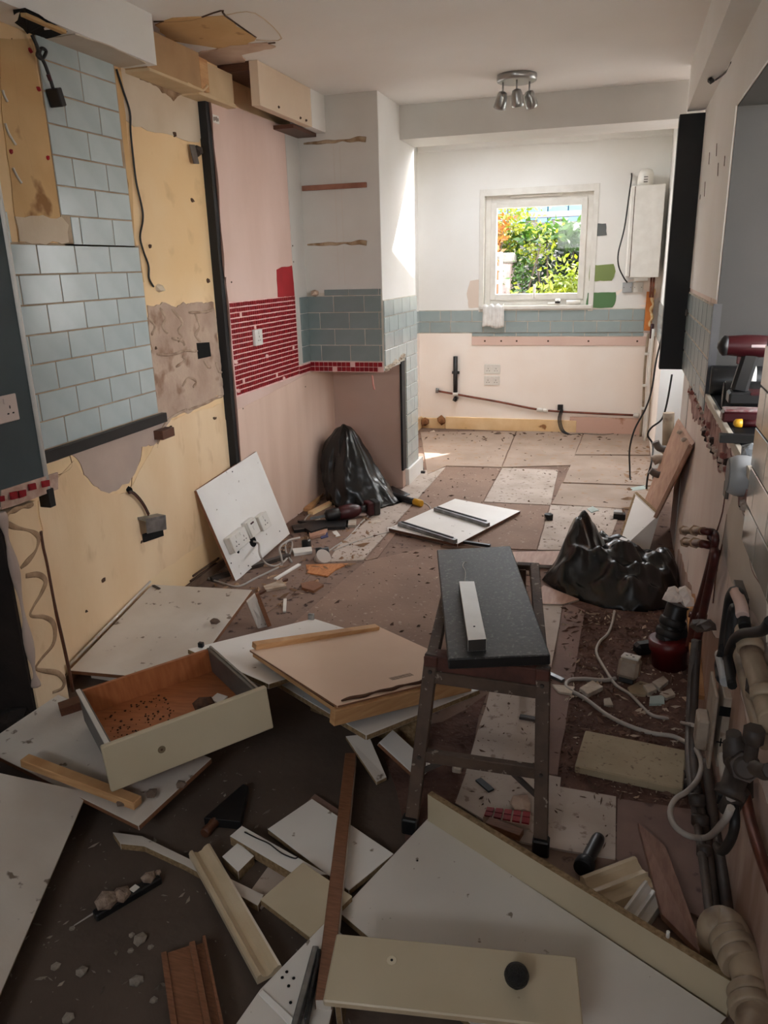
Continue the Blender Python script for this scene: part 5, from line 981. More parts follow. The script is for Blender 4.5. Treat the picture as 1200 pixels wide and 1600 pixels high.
for pts, r in (([(0.29,1.8796,0.4906),(0.29,1.8917,0.5919),(0.29,1.8865,0.6729),(0.29,1.8753,0.717),(0.29,1.8306,0.7496),(0.29,1.7578,0.7712),(0.29,1.7072,0.7623),(0.29,1.6498,0.7431)], .013), ([(0.29,1.8,0.5247),(0.29,1.8235,0.5917),(0.29,1.8371,0.6617),(0.29,1.8202,0.7114),(0.29,1.776,0.7151),(0.29,1.7576,0.6424),(0.29,1.735,0.5648)], .011),
               ([(0.27,1.593,0.6295),(0.27,1.6616,0.6415),(0.27,1.6896,0.6586),(0.27,1.6327,0.7217),(0.27,1.5542,0.7722),(0.27,1.4431,0.8293),(0.27,1.3592,0.8751),(0.27,1.3195,0.9111)], .010), ([(0.28,1.8223,0.6047),(0.28,1.8563,0.538),(0.28,1.7944,0.5334)], .012)):
    pl('hose', pts, r, RUB, t)
pl('grey_sleeve', [(0.28,1.8674,0.564),(0.28,1.795,0.5624),(0.28,1.7379,0.5583)], .013, GPL, t, 10); pl('pink_tape', [(0.285,1.7801,0.7674),(0.285,1.6975,0.7738),(0.285,1.6665,0.7619)], .014, PINK, t)
t = thing('brown_wall_box', (0.335,1.8888,0.6854), 'dark brown square box sticking out of the right wall', 'box')
q0, q1 = V((0.3147,1.9,0.6452)), V((0.357,1.9,0.7066)); obj('box', boxb((q0.x, 1.88, q0.z), (.36, 2.0, q1.z), .003), mat('dark_brown_plastic', S(58, 30, 24), None, rough=.5), t)
obj('lid_edge', boxb((q0.x-.004, 1.88, q1.z), (.36, 2.0, q1.z+.006), .001), PIPEG, t)
t = thing('beige_pipes', (0.335,1.7405,0.5075), 'pair of dirty beige pipes running along the right wall towards the camera', 'pipe')
pl('pipe', [(0.3,1.702,0.7114),(0.3,1.5803,0.7043),(0.3,1.4623,0.7044),(0.3,1.343,0.7012)], .022, PIPEW, t, 14); pl('pipe', [(0.3,1.7741,0.6435),(0.3,1.6193,0.6376),(0.3,1.4907,0.6374),(0.3,1.3694,0.6436)], .016, PIPEW, t, 12); pl('pipe', [(0.31,1.7745,0.6529),(0.31,1.5943,0.653),(0.31,1.4169,0.6562)], .008, PIPEW, t, 8)
for q, r in (((0.3,1.6235,0.7119), .028), ((0.3,1.6773,0.7063), .026), ((0.3,1.4232,0.7131), .028), ((0.3,1.7731,0.6424), .020), ((0.3,1.5088,0.6703), .021)): obj('pipe_collar', lathe([(-.012, r*.9), (-.006, r), (.006, r), (.012, r*.9)], V(q), (0, -.85, -.5), 14), PIPEW, t)
obj('saddle_clip', chunkb(V((0.3,1.4838,0.6705)), .03, 6, .7), PIPED, t)
t = thing('stop_valve', (0.335,1.6998,0.396), 'black dirty stop valve on the right wall', 'valve')
va, vb = V((0.27,1.4577,0.5501)), V((0.27,1.255,0.6347)); vd = (vb-va).normalized()
obj('valve_body', lathe([(0, .018), (.01, .024), (.03, .024), (.035, .030), (.085, .030), (.09, .024), (.11, .024), (.12, .017)], va, vd, 14), PIPED, t)
for f in (.012, .092): obj('hex_nut', lathe([(f, .028), (f+.02, .028)], va, vd, 6), PIPED, t)
obj('bonnet', lathe([(0, .024), (.03, .022), (.034, .016), (.055, .014)], va+vd*.06+V((-.01, 0, .01)), (-.2, -.1, 1), 10), PIPED, t)
obj('tee', lathe([(0, .024), (.05, .022), (.055, .028), (.07, .028)], va+vd*.06, (-.3, -.6, -.75), 10), PIPED, t)
pl('spindle', [(0.27,1.327,0.6288),(0.27,1.3265,0.6669),(0.27,1.3371,0.6894)], .012, PIPED, t); obj('gland', lathe([(0, .018), (.03, .018)], V((0.27,1.3265,0.6669)), (0, 0, 1), 6), PIPED, t)
pl('handle', [(0.26,1.2317,0.6779),(0.26,1.1755,0.7103),(0.26,1.1214,0.7512)], .013, PIPED, t); pl('inlet', [(0.28,1.5512,0.5353),(0.28,1.4682,0.5567),(0.28,1.4129,0.5681)], .014, PIPED, t)
obj('white_band', lathe([(0, .024), (.01, .024)], V((0.275,1.4684,0.5706)), (0, -.6, -.7), 12), WPL, t)
t = thing('wall_pipe', (0.335,1.505,0.3393), 'old brown pipe running along the lower right wall below the valve', 'pipe')
pl('pipe', [(0.31,1.5504,0.4166),(0.31,1.4498,0.4106),(0.31,1.3166,0.4304),(0.31,1.1885,0.4613)], .012, COP, t); obj('fitting', lathe([(-.02, .018), (.02, .018)], V((0.31,1.5425,0.4192)), (0, -.7, -.7), 10), PIPED, t)
t = thing('rubber_clip', (0.335,1.8037,0.202), 'black cable clamp and dark flex hanging below the socket box', 'clamp')
obj('clamp', lathe([(-.03, .02), (.03, .02)], V((0.27,1.4247,0.4682)), (.3, 0, 1), 12), PIPED, t); obj('block', boxb(V((0.3,1.7734,0.193)), V((0.3,1.7734,0.193))+V((.02, .05, .03)), .003), BLK, t)
pl('flex', [(0.26,1.5361,0.4945),(0.26,1.4766,0.4815),(0.26,1.3938,0.4972)], .011, CABW, t); pl('flex', [(0.27,1.4619,0.5547),(0.27,1.429,0.5179),(0.27,1.4187,0.4728),(0.27,1.3808,0.442),(0.27,1.408,0.3811),(0.27,1.4715,0.3032),(0.27,1.5345,0.2631)], .010, CABB, t)
# waste elbow at the bottom right
t = thing('waste_elbow', (0.3038,1.4068,0.05), 'large dirty beige waste pipe elbow in the bottom right corner', 'pipe')
E_ = [(0.2637,1.4118,0.155),(0.2806,1.4301,0.155)] + [(0.2938,1.4038,0.168),(0.3063,1.3456,0.168),(0.3151,1.2877,0.168),(0.3146,1.2179,0.168),(0.3016,1.1381,0.168)]
obj('pipe_bend', tubeb([V((0.2762,1.4601,0.02)), V((0.277,1.4645,0.07))]+[V(q) for q in E_], .034, 18, 6), PIPEW, t)
for q, d, r in (((0.2883,1.3757,0.168), (.35, -.9, -.1), .041), ((0.2943,1.3549,0.168), (.35, -.9, -.1), .043), ((0.2983,1.3278,0.168), (.3, -.9, 0), .039), ((0.308,1.2501,0.168), (.15, -.95, 0), .039), ((0.3077,1.2226,0.168), (.1, -.97, 0), .041)):
    obj('pipe_collar', lathe([(-.012, r*.92), (-.008, r), (.008, r), (.012, r*.92)], V(q), d, 20), PIPEW, t)
obj('end_socket', lathe([(0, .043), (.035, .043), (.045, .036)], V((0.2797,1.4877,0.01)), (.1, .15, 1), 20), PIPEW, t)
obj('clip', boxb(V((0.3008,1.361,0.03))-V((.03, .01, .03)), V((0.3008,1.361,0.03))+V((.01, .03, .02)), .004), BLK, t)

# hatch counter and the tools on it
t = thing('hatch_counter', (.9, 2.7, .9), 'black granite counter in the hatch on the right', 'worktop'); obj('slab', boxb((.346, 2.068, .958), (.95, 3.288, .985), .003), GRAN, t); obj('support', boxb((.60, 2.1, .0), (.64, 3.2, .955)), GREYW, t)
zc_ = .985
def onc(q): return V(q)
a = V((0.3424,3.4697,1.03)); 
t = tag(obj('black_case', lathe([(0, .052), (.006, .056), (.19, .056), (.196, .052)], V((0.3369,3.3369,1.043))+V((0, -.062, 0)), (1, -.05, 0), 24), BLK), 'black cylindrical case at the far end of the hatch counter', 'case'); p = wl(t)
obj('label_band', lathe([(.125, .0565), (.16, .0565)], V((0.3369,3.3369,1.043))+V((0, -.062, 0)), (1, -.05, 0), 24), WPL, t)
t = tag(obj('black_tube', lathe([(0, .044), (.004, .05), (.22, .05)], V((0.352,2.949,1.036)), (1, -.06, 0), 24), BLK), 'black tube lying in front of the cylindrical case on the counter', 'tube')
obj('tube_mouth', lathe([(-.002, .046), (-.001, .034)], V((0.352,2.949,1.036)), (1, -.06, 0), 24), RUB, t)
# cordless drill standing on its battery
t = thing('cordless_drill', (0.5091,3.4363,0.985), 'dark red cordless drill standing on the hatch counter', 'drill')
D0 = V((0.3904,2.66,1.2346)); dx = V((1, .0, 0))
obj('motor_body', lathe([(-.055, .020), (-.05, .030), (-.02, .034), (.03, .034), (.075, .030), (.09, .026)], D0, (-1, .05, .02), 18), REDT, t)
obj('chuck', lathe([(0, .030), (.012, .032), (.022, .022), (.03, .008)], D0+V((-.075, .003, .001)), (-1, .05, .02), 16), BLK, t)
obj('rear_cap', lathe([(0, .028), (.03, .024)], D0+V((.05, 0, 0)), (1, 0, 0), 16), BLK, t)
obj('handle', barb(D0+V((-.005, 0, -.015)), D0+V((-.03, 0, -.145)), .036, .05, (1, 0, 0), .010), BLK, t)
obj('battery', boxb(D0+V((-.06, -.04, -.178)), D0+V((.075, .04, -.14)), .006), BLK, t); obj('battery_trim', boxb(D0+V((.0, -.041, -.15)), D0+V((.07, .041, -.138)), .003), REDT, t)
obj('name_stripe', boxb(D0+V((-.012, -.0355, -.001)), D0+V((.03, -.0335, .008)), .001), mat('silver_label', S(190, 170, 172), None, rough=.4), t)
obj('trigger', boxb(D0+V((-.045, -.008, -.055)), D0+V((-.03, .008, -.03)), .002), REDT, t)
prof = [(0, .085)]
for i in range(9): prof += [(.006+.014*i, .087+.001*i), (.012+.014*i, .091+.001*i)]
prof += [(.135, .098), (.155, .098), (.155, .092)]
tag(obj('ribbed_tub', lathe(prof, (.62, 2.95, .985), seg=28), WPL), 'white ribbed plastic tub behind the red drill', 'tub')
t = thing('red_battery_charger', (0.3773,2.7631,0.985), 'flat dark red case on the counter in front of the black tube', 'case')
q = V((0.3274,2.6994,0.985)); obj('case_body', boxb(q, q+V((.16, .07, .034)), .006), REDT, t); obj('case_top', boxb(q+V((.003, .003, .034)), q+V((.157, .067, .042)), .003), mat('scuffed_red', S(150, 90, 92), S(196, 180, 178), 50, .4), t)
t = thing('screwdriver', (0.3836,2.6552,0.985), 'screwdriver with a yellow and red handle on the hatch counter', 'screwdriver')
q = V((0.3517,2.6209,0.999)); obj('handle_end', lathe([(0, .006), (.006, .013), (.025, .014)], q, (1, .05, 0), 14), YELP, t); obj('handle_grip', lathe([(.025, .014), (.06, .011), (.09, .013), (.10, .008)], q, (1, .05, 0), 14), REDT, t); obj('shaft', lathe([(.10, .004), (.18, .003)], q, (1, .05, 0), 8), MET, t)
t = tag(obj('black_spirit_level', barb(V((0.2866,2.3828,1)), V((0.2866,2.3828,1))+V((.24, .0, 0)), .03, .024), BLK), 'short black bar sticking out over the front edge of the counter', 'bar')
bm = B(); vs = []
for j in range(9):
    for i in range(7):
        c = V((.425+.02*i+.01*math.sin(j*1.3), 2.30+.012*math.sin(i*2+j), .985+.022*j)); c += mn.noise_vector(c*30)*.018; c.z = max(.987, c.z); vs.append(bm.verts.new(c))
for j in range(8):
    for i in range(6): bm.faces.new([vs[j*7+i], vs[j*7+i+1], vs[j*7+i+8], vs[j*7+i+7]])
o = tag(obj('crumpled_packet', bm, mat('foil_packet', S(70, 74, 34), S(190, 186, 176), 22, .3, lo=.45, hi=.52)), 'crumpled dark green and silver packet by the tiled pier on the counter', 'packet'); md = o.modifiers.new('t', 'SOLIDIFY'); md.thickness = .002
bm = chunkb(V((0.3445,2.1873,0.985)), .03, 12, 1.0); tag(obj('clear_wrap', bm, mat('grey_film', S(150, 156, 160), S(60, 62, 64), 30, .15, lo=.45, hi=.52)), 'scrunched grey film at the near end of the hatch counter', 'wrapping')
t = tag(obj('grey_duct_stub', lathe([(-.02, .046), (.0, .055), (.02, .055), (.04, .052), (.2, .052)], V((0.3108,2.16,0.9463)), (1, -.02, 0), 28), GPL), 'short grey plastic duct sticking out of the wall below the counter', 'duct')
obj('duct_mouth', lathe([(-.0215, .044), (-.0205, .03)], V((0.3108,2.16,0.9463)), (1, -.02, 0), 24), mat('duct_inside', S(120, 122, 124), None), t)
t = tag(obj('steel_bracket', boxb(V((0.325,2.4273,0.8022)), V((0.325,2.4273,0.8022))+V((.012, -.0, .0))+V((0, .05, .045)), .001), PIPEG), 'small square steel bracket on the right wall under the grey duct', 'bracket')

# ================================================================ things on the floor
# leaning square panel with sockets
SP = [V((-1.798, 3.219, -.002)), V((-1.752, 3.803, .059)), V((-1.902, 3.764, .544)), V((-1.948, 3.18, .483))]
SU = (SP[1]-SP[0]).normalized(); SN = SU.cross(SP[3]-SP[0]).normalized(); SV = SN.cross(SU)
if SN.x < 0: SN = -SN
t = thing('socket_board', (-1.8, 3.5, 0), 'square white board with sockets screwed to it, leaning on the left wall', 'panel')
obj('panel_board', slabb(SP, .018), [LAM, BRN], t)
def onb(name, q0, q1, h, m, r=.004):
    """box on the leaning board between two opposite corners"""
    a, b = V(q0), V(q1); d = b-a; x, y = d.dot(SU), d.dot(SV); bm = B(); hexa(bm, [a+SN*h, a+SU*x+SN*h, a+SU*x+SV*y+SN*h, a+SV*y+SN*h], -SN*(h-.0005)); fix(bm); bev(bm, r); return obj(name, bm, m, t)
c2 = (V((-1.8432,3.3114,0.1823)),)[0]
onb('back_box', c2-SU*.073-SV*.043, c2+SU*.073+SV*.043, .032, WPL)
socket('double_socket', c2+SN*.032, SU, SV, '', parent=t)
c3 = V((-1.833,3.4542,0.2009)); onb('back_box', c3-SU*.043-SV*.046, c3+SU*.043+SV*.046, .032, WPL)
sw = obj('cooker_switch', slabb([c3+SN*.043-SU*.04-SV*.042, c3+SN*.043+SU*.04-SV*.042, c3+SN*.043+SU*.04+SV*.042, c3+SN*.043-SU*.04+SV*.042], .01, .002), [WPL, WPL], t)
obj('rocker_switch', slabb([c3+SN*.046-SU*.01-SV*.012, c3+SN*.046+SU*.008-SV*.012, c3+SN*.046+SU*.008+SV*.012, c3+SN*.046-SU*.01+SV*.012], .004, .001), [WPL, WPL], sw); obj('neon_mark', slabb([c3+SN*.044-SU*.018+SV*.022, c3+SN*.044+SU*.014+SV*.022, c3+SN*.044+SU*.014+SV*.031, c3+SN*.044-SU*.018+SV*.031], .002, .0), [REDT, REDT], sw)
c4 = V((-1.8209,3.5598,0.1992)); onb('back_box', c4-SU*.03-SV*.043, c4+SU*.046+SV*.043, .030, WPL)
socket('single_socket', c4+SN*.030+SU*.006, SU, SV, '', gangs=1, parent=t)
hc = V((-1.8112,3.4579,0.1295)); obj('cable_hole', lathe([(0, .030), (.0012, .030)], hc, SN, 20), HOLE, t); obj('cable_hole', lathe([(0, .010), (.0012, .010)], V((-1.825,3.3148,0.123)), SN, 8), HOLE, t)
for q in ((-1.9171,3.4967,0.4963), (-1.7744,3.7167,0.1018), (-1.8247,3.2315,0.0916), (-1.7938,3.3531,0.0332)): obj('screw_hole', lathe([(0, .004), (.001, .004)], V(q), SN, 8), HOLE, t)
def fl(pts, r=.006): return [V((p[0], p[1], max(p[2], 0)+r)) for p in pts]
cable([hc+SN*.002, hc+SN*.03-SV*.02] + [V(p) for p in ((-1.7018,3.3135,0.12), (-1.7009,3.3682,0.05))] + fl([(-1.6854,3.445,0),(-1.6657,3.5254,0),(-1.6946,3.6784,0),(-1.7498,3.8151,0),(-1.7738,3.7877,0),(-1.7145,3.6532,0),(-1.6208,3.5167,0)]), .0055, CABW, 'white cable coming out of the hole in the socket panel')
cable(fl([(-2.0336,3.2538,0),(-1.9538,3.2111,0),(-1.8604,3.1734,0),(-1.7517,3.1495,0),(-1.7115,3.2684,0),(-1.6753,3.383,0),(-1.6558,3.4613,0)]) + [V(p) for p in ((-1.6495,3.4554,0.05), (-1.6766,3.4976,0.09), (-1.6659,3.5844,0.1), (-1.6826,3.7766,0.05))], .0055, CABW, 'grey flex looping on the floor below the socket panel')
cable(fl([(-1.4976,3.6627,0),(-1.4811,3.769,0),(-1.457,3.9708,0),(-1.4696,4.3081,-0),(-1.438,4.5453,0),(-1.366,4.7507,0),(-1.257,4.7588,0),(-1.1577,4.6769,0),(-1.1051,4.5476,0),(-1.0944,4.352,0),(-1.1552,4.2144,0),(-1.2451,4.1108,0),(-1.329,3.9997,0),(-1.403,3.8721,0),(-1.4668,3.7307,0)], .005), .0045, CABW, 'long grey cable looped across the middle of the floor')
cable(fl([(-1.8445,4.3874,0),(-1.8445,4.2786,0),(-1.8258,4.191,-0),(-1.7878,4.161,-0),(-1.7454,4.2475,0)], .005), .004, CABW, 'short cream cable by the reciprocating saw')
# white flat panel with metal runners
t = thing('runner_panel', (-.9, 4.35, 0), 'white panel with two metal drawer runners lying flat in the middle of the floor', 'panel')
RP = [V((-.803, 3.928, .03)), V((-.544, 4.597, .03)), V((-.994, 4.772, .03)), V((-1.254, 4.102, .03))]
obj('panel_board', slabb(RP, .02), [LAM, BRND], t)
obj('drawer_runner', barb(V((-0.8146,3.9306,0.042)), V((-1.2037,4.1625,0.042)), .03, .024), MET, t); obj('drawer_runner', barb(V((-0.6868,4.2526,0.042)), V((-1.062,4.4903,0.042)), .03, .024), MET, t)
obj('runner_rail', barb(V((-0.8333,3.9509,0.056)), V((-1.187,4.1602,0.056)), .012, .006), BLK, t); obj('runner_rail', barb(V((-0.7028,4.279,0.056)), V((-1.0453,4.4895,0.056)), .012, .006), BLK, t)
tag(obj('black_rod', barb(V((-0.829,4.0003,0.02)), V((-0.6272,3.9611,0.02)), .02, .016), BLK), 'thin black rod sticking out from the near corner of the runner panel', 'rod')
# reciprocating saw
t = thing('reciprocating_saw', (-1.5849,4.3353,0), 'dark red and black cordless saw lying on the floor by the pink wall', 'power tool')
a, b_ = V((-1.6838,4.1835,0.05)), V((-1.4259,4.4413,0.05)); d = (b_-a).normalized(); n_ = (b_-a).length
obj('front_shoe', lathe([(0, .018), (.01, .035), (.06, .038), (.10, .034)], a, d, 12), BLK, t); obj('blade', barb(a-d*.10, a, .004, .018), MET, t)
obj('motor_body', lathe([(.09, .034), (.11, .045), (.18, .048), (.22, .036), (.24, .024)], a, d, 16), REDT, t)
obj('handle', lathe([(.23, .024), (.26, .022), (n_*.78, .024)], a, d, 12), BLK, t); obj('guard_bar', tubeb([a+d*.20+V((0, 0, -.03)), a+d*.3+V((0, 0, -.042)), a+d*n_*.78+V((0, 0, -.03))], .009, 8), PINK, t)
obj('battery_mount', barb(a+d*n_*.77, a+d*n_*.88, .08, .085, r=.006), REDT, t); obj('battery', barb(a+d*n_*.88, a+d*n_, .085, .09, r=.006), BLK, t)
t = thing('hand_torch', (-1.3443,4.7856,0), 'black tool handle with a yellow end lying beyond the red saw', 'tool')
a, b_ = V((-1.4692,4.7978,0.025)), V((-1.185,4.6319,0.025)); d = (b_-a).normalized(); n_ = (b_-a).length
obj('handle', lathe([(0, .016), (.02, .024), (n_*.6, .022), (n_*.8, .022)], a, d, 14), BLK, t); obj('yellow_end', lathe([(n_*.8, .023), (n_*.98, .024), (n_, .018)], a, d, 14), YELP, t)
tag(obj('black_bit', barb(V((-1.4945,4.6581,0.015)), V((-1.4528,4.6969,0.015)), .03, .03), BLK), 'small black block between the saw battery and the black tool handle', 'block')

# black bin liners
def crump(v, s=1.0, f=1.0):
    n = 0
    for k, (a, b) in enumerate(((6, .5), (13, .28), (27, .14))): n += b*(1-abs(mn.noise(v*a*f+V((k*7.3, 1.1*k, 2.2*k))))*2)
    return n*s
bm = B(); NR, NS = 46, 72; rings = []
b0 = V((-1.64, 4.70, 0)); 
for j in range(NR+1):
    q = j/NR; cx = b0+V((-.02-.10*math.sin(q*PI*.6), .07*q, 0)); R = (.17*(1-q)**.5+.04*math.sin(q*PI))*(1.0 if q < .97 else .6); z = .50*q**1.0
    rg = []
    for i in range(NS):
        th = 2*PI*i/NS; r = R*(1+.12*(2*abs((th*1.1+q*.9+.3*math.sin(q*5)) % 1-.5)-.5)+.08*(2*abs((th*2.55-q*1.7) % 1-.5)-.5)); p = cx+V((math.cos(th)*r*.95+.14*max(0, math.cos(th))*(1-q)**3, math.sin(th)*r*.9-.05*(1-q)**3*max(0, -math.sin(th)), z))
        p += V((math.cos(th), math.sin(th), .4))*crump(V((p.x, p.y, p.z*.5)), .022, .9); p.z = max(.004, p.z); p.y = min(p.y, 5.04); p.x = max(p.x, -1.905); rg.append(bm.verts.new(p))
    rings.append(rg)
for a, b in zip(rings, rings[1:]):
    for i in range(NS): bm.faces.new((a[i], a[(i+1) % NS], b[(i+1) % NS], b[i]))
bm.faces.new(rings[-1]); bm.faces.new(rings[0][::-1])
tag(obj('bin_liner', bm, BAG, smooth=True), 'full black bin liner standing in the niche under the chimney breast', 'bin bag')
bm = B(); tag(obj('bin_liner_tail', slabb([(-1.5315,4.9287,0.03), (-1.3706,4.8163,0.012), (-1.426,4.9159,0.012), (-1.5784,5.053,0.04)], .012, .004), [BAG, BAG]), 'flattened end of black plastic trailing from the bag in the niche', 'plastic')
# the flattened liner on the right
BO = [V(p) for p in ((-0.3102,3.5834,0),(-0.2318,3.4648,0),(-0.1315,3.3827,0),(-0.0377,3.333,0),(0.0686,3.3098,0),(0.1777,3.3158,0),(0.2746,3.3807,0),(0.3417,3.5564,0),(0.3588,3.8434,0),(0.3174,3.9863,0),(0.2092,4.076,0),(0.0777,4.1878,0),(-0.0629,4.3074,0),(-0.1609,4.1545,0),(-0.2501,3.8357,0))]
bm = B(); ctr = sum(BO, V())/len(BO); n_ = len(BO); RBG = random.Random(5)
def inpoly(p):
    c = False
    for i in range(n_):
        a, b = BO[i], BO[i-1]
        if (a.y > p.y) != (b.y > p.y) and p.x < (b.x-a.x)*(p.y-a.y)/(b.y-a.y)+a.x: c = not c
    return c
def edged(p): return min(((p-a.lerp(b, max(0, min(1, (p-a).dot(b-a)/max(1e-9, (b-a).length_squared))))).length) for a, b in zip(BO, BO[1:]+BO[:1]))
RG = [(V((math.cos(a), math.sin(a), 0)), RBG.uniform(.07, .24), RBG.random()*9, RBG.uniform(.012, .034)) for a in [RBG.random()*6.28 for _ in range(12)]]
pk = [(V((-0.1399,3.7542,0.22)), .27, .13, .30), (V((0.0476,3.6165,0.19)), .185, .34, .17), (V((0.2705,3.7232,0.13)), .13, .2, .17), (V((0.1032,3.4925,0.1)), .12, .22, .14), (V((-0.2031,3.5019,0.1)), .13, .12, .16)]
def bagh(p):
    h = 0
    for c, ht, sx, sy in pk:
        d = V(((p.x-c.x)/sx, (p.y-c.y)/sy, 0)).length; h = max(h, ht*max(0, 1-d*.75))       # tent-like peaks
    for d, wl_, ph, am in RG: h += am*(2*abs((p.dot(d)/wl_+ph) % 1-.5)-.5)                 # straight creases
    h += .03*mn.noise(p*6)
    e = min(1, edged(p)/.09); return max(.004, (h+.045)*e**.7)
import bisect
pts = [p.copy() for p in BO]
for a, b in zip(BO, BO[1:]+BO[:1]): pts += [a.lerp(b, f)+V((RBG.gauss(0, .006), RBG.gauss(0, .006), 0)) for f in (.33, .66)]
x0_, x1_ = min(p.x for p in BO), max(p.x for p in BO); y0_, y1_ = min(p.y for p in BO), max(p.y for p in BO)
st = .018; ny2 = int((y1_-y0_)/st); nx2 = int((x1_-x0_)/st)
for j in range(ny2):
    for i in range(nx2):
        p = V((x0_+(i+.5*(j % 2))*st+RBG.gauss(0, .004), y0_+j*st+RBG.gauss(0, .004), 0))
        if inpoly(p) and edged(p) > .012: pts.append(p)
from mathutils.geometry import delaunay_2d_cdt
vo, _, fo, _, _, _ = delaunay_2d_cdt([p.to_2d() for p in pts], [], [], 0, 1e-5)
vv = []
for q in vo:
    p = V((q.x, q.y, 0)); z = bagh(p) if inpoly(p) else .004; vv.append(bm.verts.new((min(q.x, .325), q.y, z)))
for f in fo:
    c = sum((V((vo[k].x, vo[k].y, 0)) for k in f), V())/3
    if inpoly(c): bm.faces.new([vv[k] for k in f])
for v in [v for v in bm.verts if not v.link_faces]: bm.verts.remove(v)
bmesh.ops.smooth_vert(bm, verts=bm.verts, factor=.05, use_axis_x=True, use_axis_y=True, use_axis_z=True)
fix(bm)
o = tag(obj('bin_liner', bm, BAG, smooth=True), 'large crumpled black bin liner spread on the floor by the right wall', 'bin bag')
md = o.modifiers.new('film', 'SOLIDIFY'); md.thickness = .003; md.offset = -1

# soil pipe with stuffed end
t = thing('soil_pipe', (0.2519,2.8738,0), 'red soil pipe socket with a black waste pipe plugged with white tissue', 'pipe')
c = V((0.253,2.848,0)); obj('red_socket', lathe([(0, .066), (.070, .066), (.075, .074), (.115, .074), (.115, .064)], c, (-.1, .05, 1), 24), REDCAP, t)
a, b_ = V((0.2324,2.86,0.0878)), V((0.2684,2.9,0.2357)); obj('black_pipe', tubeb([c+V((0, 0, .1)), a, a.lerp(b_, .5), b_], .042, 16, 4), BLK, t)
d = (b_-a).normalized()
for f in (.28, .55): obj('pipe_collar', lathe([(-.016, .046), (-.01, .05), (.01, .05), (.016, .046)], a.lerp(b_, f), d, 18), RUB, t)
obj('pipe_branch', tubeb([a.lerp(b_, .1), a.lerp(b_, .1)+V((.06, .03, .01)), a.lerp(b_, .1)+V((.10, .12, .0))], .034, 14, 5), BLK, t)
bm = B(); 
for i, o_ in enumerate(((0, 0, .02), (.018, 0, .03), (-.02, .0, .035), (.03, -.01, .008), (-.03, -.01, .02))): chunkb(b_+V(o_)-V((0, 0, .01)), .030, i+3, .9, bm)
obj('tissue_plug', bm, TISS, t)
tag(obj('black_stub', barb(V((0.1237,2.8971,0.03)), V((0.1921,2.9364,0.03)), .05, .05, r=.012), BLK), 'short black pipe end on the floor left of the red soil pipe', 'pipe')

# adaptor cube
t = thing('socket_adaptor', (0.0923,2.7071,0), 'dusty white double adaptor standing on the dirt with its plug pins up', 'adaptor')
c = V((0.0924,2.6782,-0)); up = V((.10, .25, .96)).normalized(); xx = V((.97, -.2, -.05)); xx = (xx-up*xx.dot(up)).normalized(); yy = up.cross(xx)
def abox(name, x0, x1, y0, y1, z0, z1, m, r=.004):
    bm = B(); P = lambda x, y, z: c+xx*x+yy*y+up*z; hexa(bm, [P(x0, y0, z1), P(x1, y0, z1), P(x1, y1, z1), P(x0, y1, z1)], up*(z0-z1)); fix(bm); bev(bm, r); return obj(name, bm, m, t)
abox('cable_grip', -.025, .03, -.025, .035, .002, .022, BLK); abox('body', -.035, .04, -.035, .045, .02, .095, DPL, .012); abox('face', -.03, .034, -.03, .04, .094, .102, WPL, .002)
for x, y, a, b in ((0, .012, .004, .009), (-.012, -.01, .008, .004), (.012, -.01, .008, .004)): abox('pin_hole', x-a/2, x+a/2, y-b/2, y+b/2, .1, .1035, HOLE, 0)

# slabs and planks on the right
t = tag(obj('stone_slab', slabb([V(p) for p in ((-0.0577,2.0756,0.031),(0.2523,2.0425,0.031),(0.2721,2.2433,0.031),(-0.0394,2.2777,0.031))], .028, .004), [STONE, STONE]), 'buff slab lying on the dirt beside the right-hand pipes', 'slab')
flat('red_brown_plank', [(0.1734,1.543,0.04), (0.2474,1.4379,0.055), (0.2489,1.4866,0.052), (0.1935,1.7951,0.025), (0.1256,1.8768,0.02)], .016, PLANK, 'narrow red-brown plank lying beside the grey floor pipes', 'plank')
t = thing('torch', (-0.0011,1.7162,0), 'black torch lying on a grey sheet right of the trestle', 'torch')
a, b_ = V((-0.0122,1.6581,0.022)), V((0.0244,1.7876,0.022)); d = (b_-a).normalized(); n_ = (b_-a).length
obj('barrel', lathe([(n_*.25, .020), (n_*.3, .0175), (n_*.9, .0175), (n_, .015)], a, d, 16), BLK, t); obj('head', lathe([(0, .024), (.01, .026), (n_*.2, .025), (n_*.27, .019)], a, d, 16), BLKM, t); obj('tail_cap', lathe([(n_*.97, .016), (n_*1.01, .014)], a, d, 12), PIPEG, t)
MP = [(-.05, 0), (-.05, .028), (-.042, .034), (-.034, .034), (-.028, .026), (-.012, .018), (.0, .020), (.008, .026), (.010, .014), (.030, .012), (.034, .02), (.045, .018), (.05, .0)]
profile('cornice_offcut', MP, V((0.0157,1.5875,0)), V((0.1421,1.6932,0)), (0, 0, 1), GOLDM, 'cream moulded cornice offcut behind the edge of the white carcass', 'moulding')
profile('cornice_offcut', [(x*.6, y*1.1) for x, y in MP], V((0.1132,1.5284,0)), V((0.162,1.6339,0)), (0, 0, 1), WPL, 'smaller white moulding offcut beside the red-brown plank', 'moulding')
flat('pink_plank', [(-0.4986,3.8934,0.022),(-0.1924,3.9836,0.022),(-0.2184,3.7496,0.022),(-0.466,3.7283,0.022)], .018, [PLANKP, LAM], 'pinkish board with a white edge lying behind the trestle', 'board')
flat('pink_plank', [(-0.3091,3.4494,0.012),(-0.2901,3.5017,0.012),(-0.1171,3.3735,0.012),(-0.1839,3.2992,0.012),(-0.2914,3.2804,0.012)], .010, [PLANKP, LAM], 'pinkish board under the near edge of the large black bin liner', 'board')
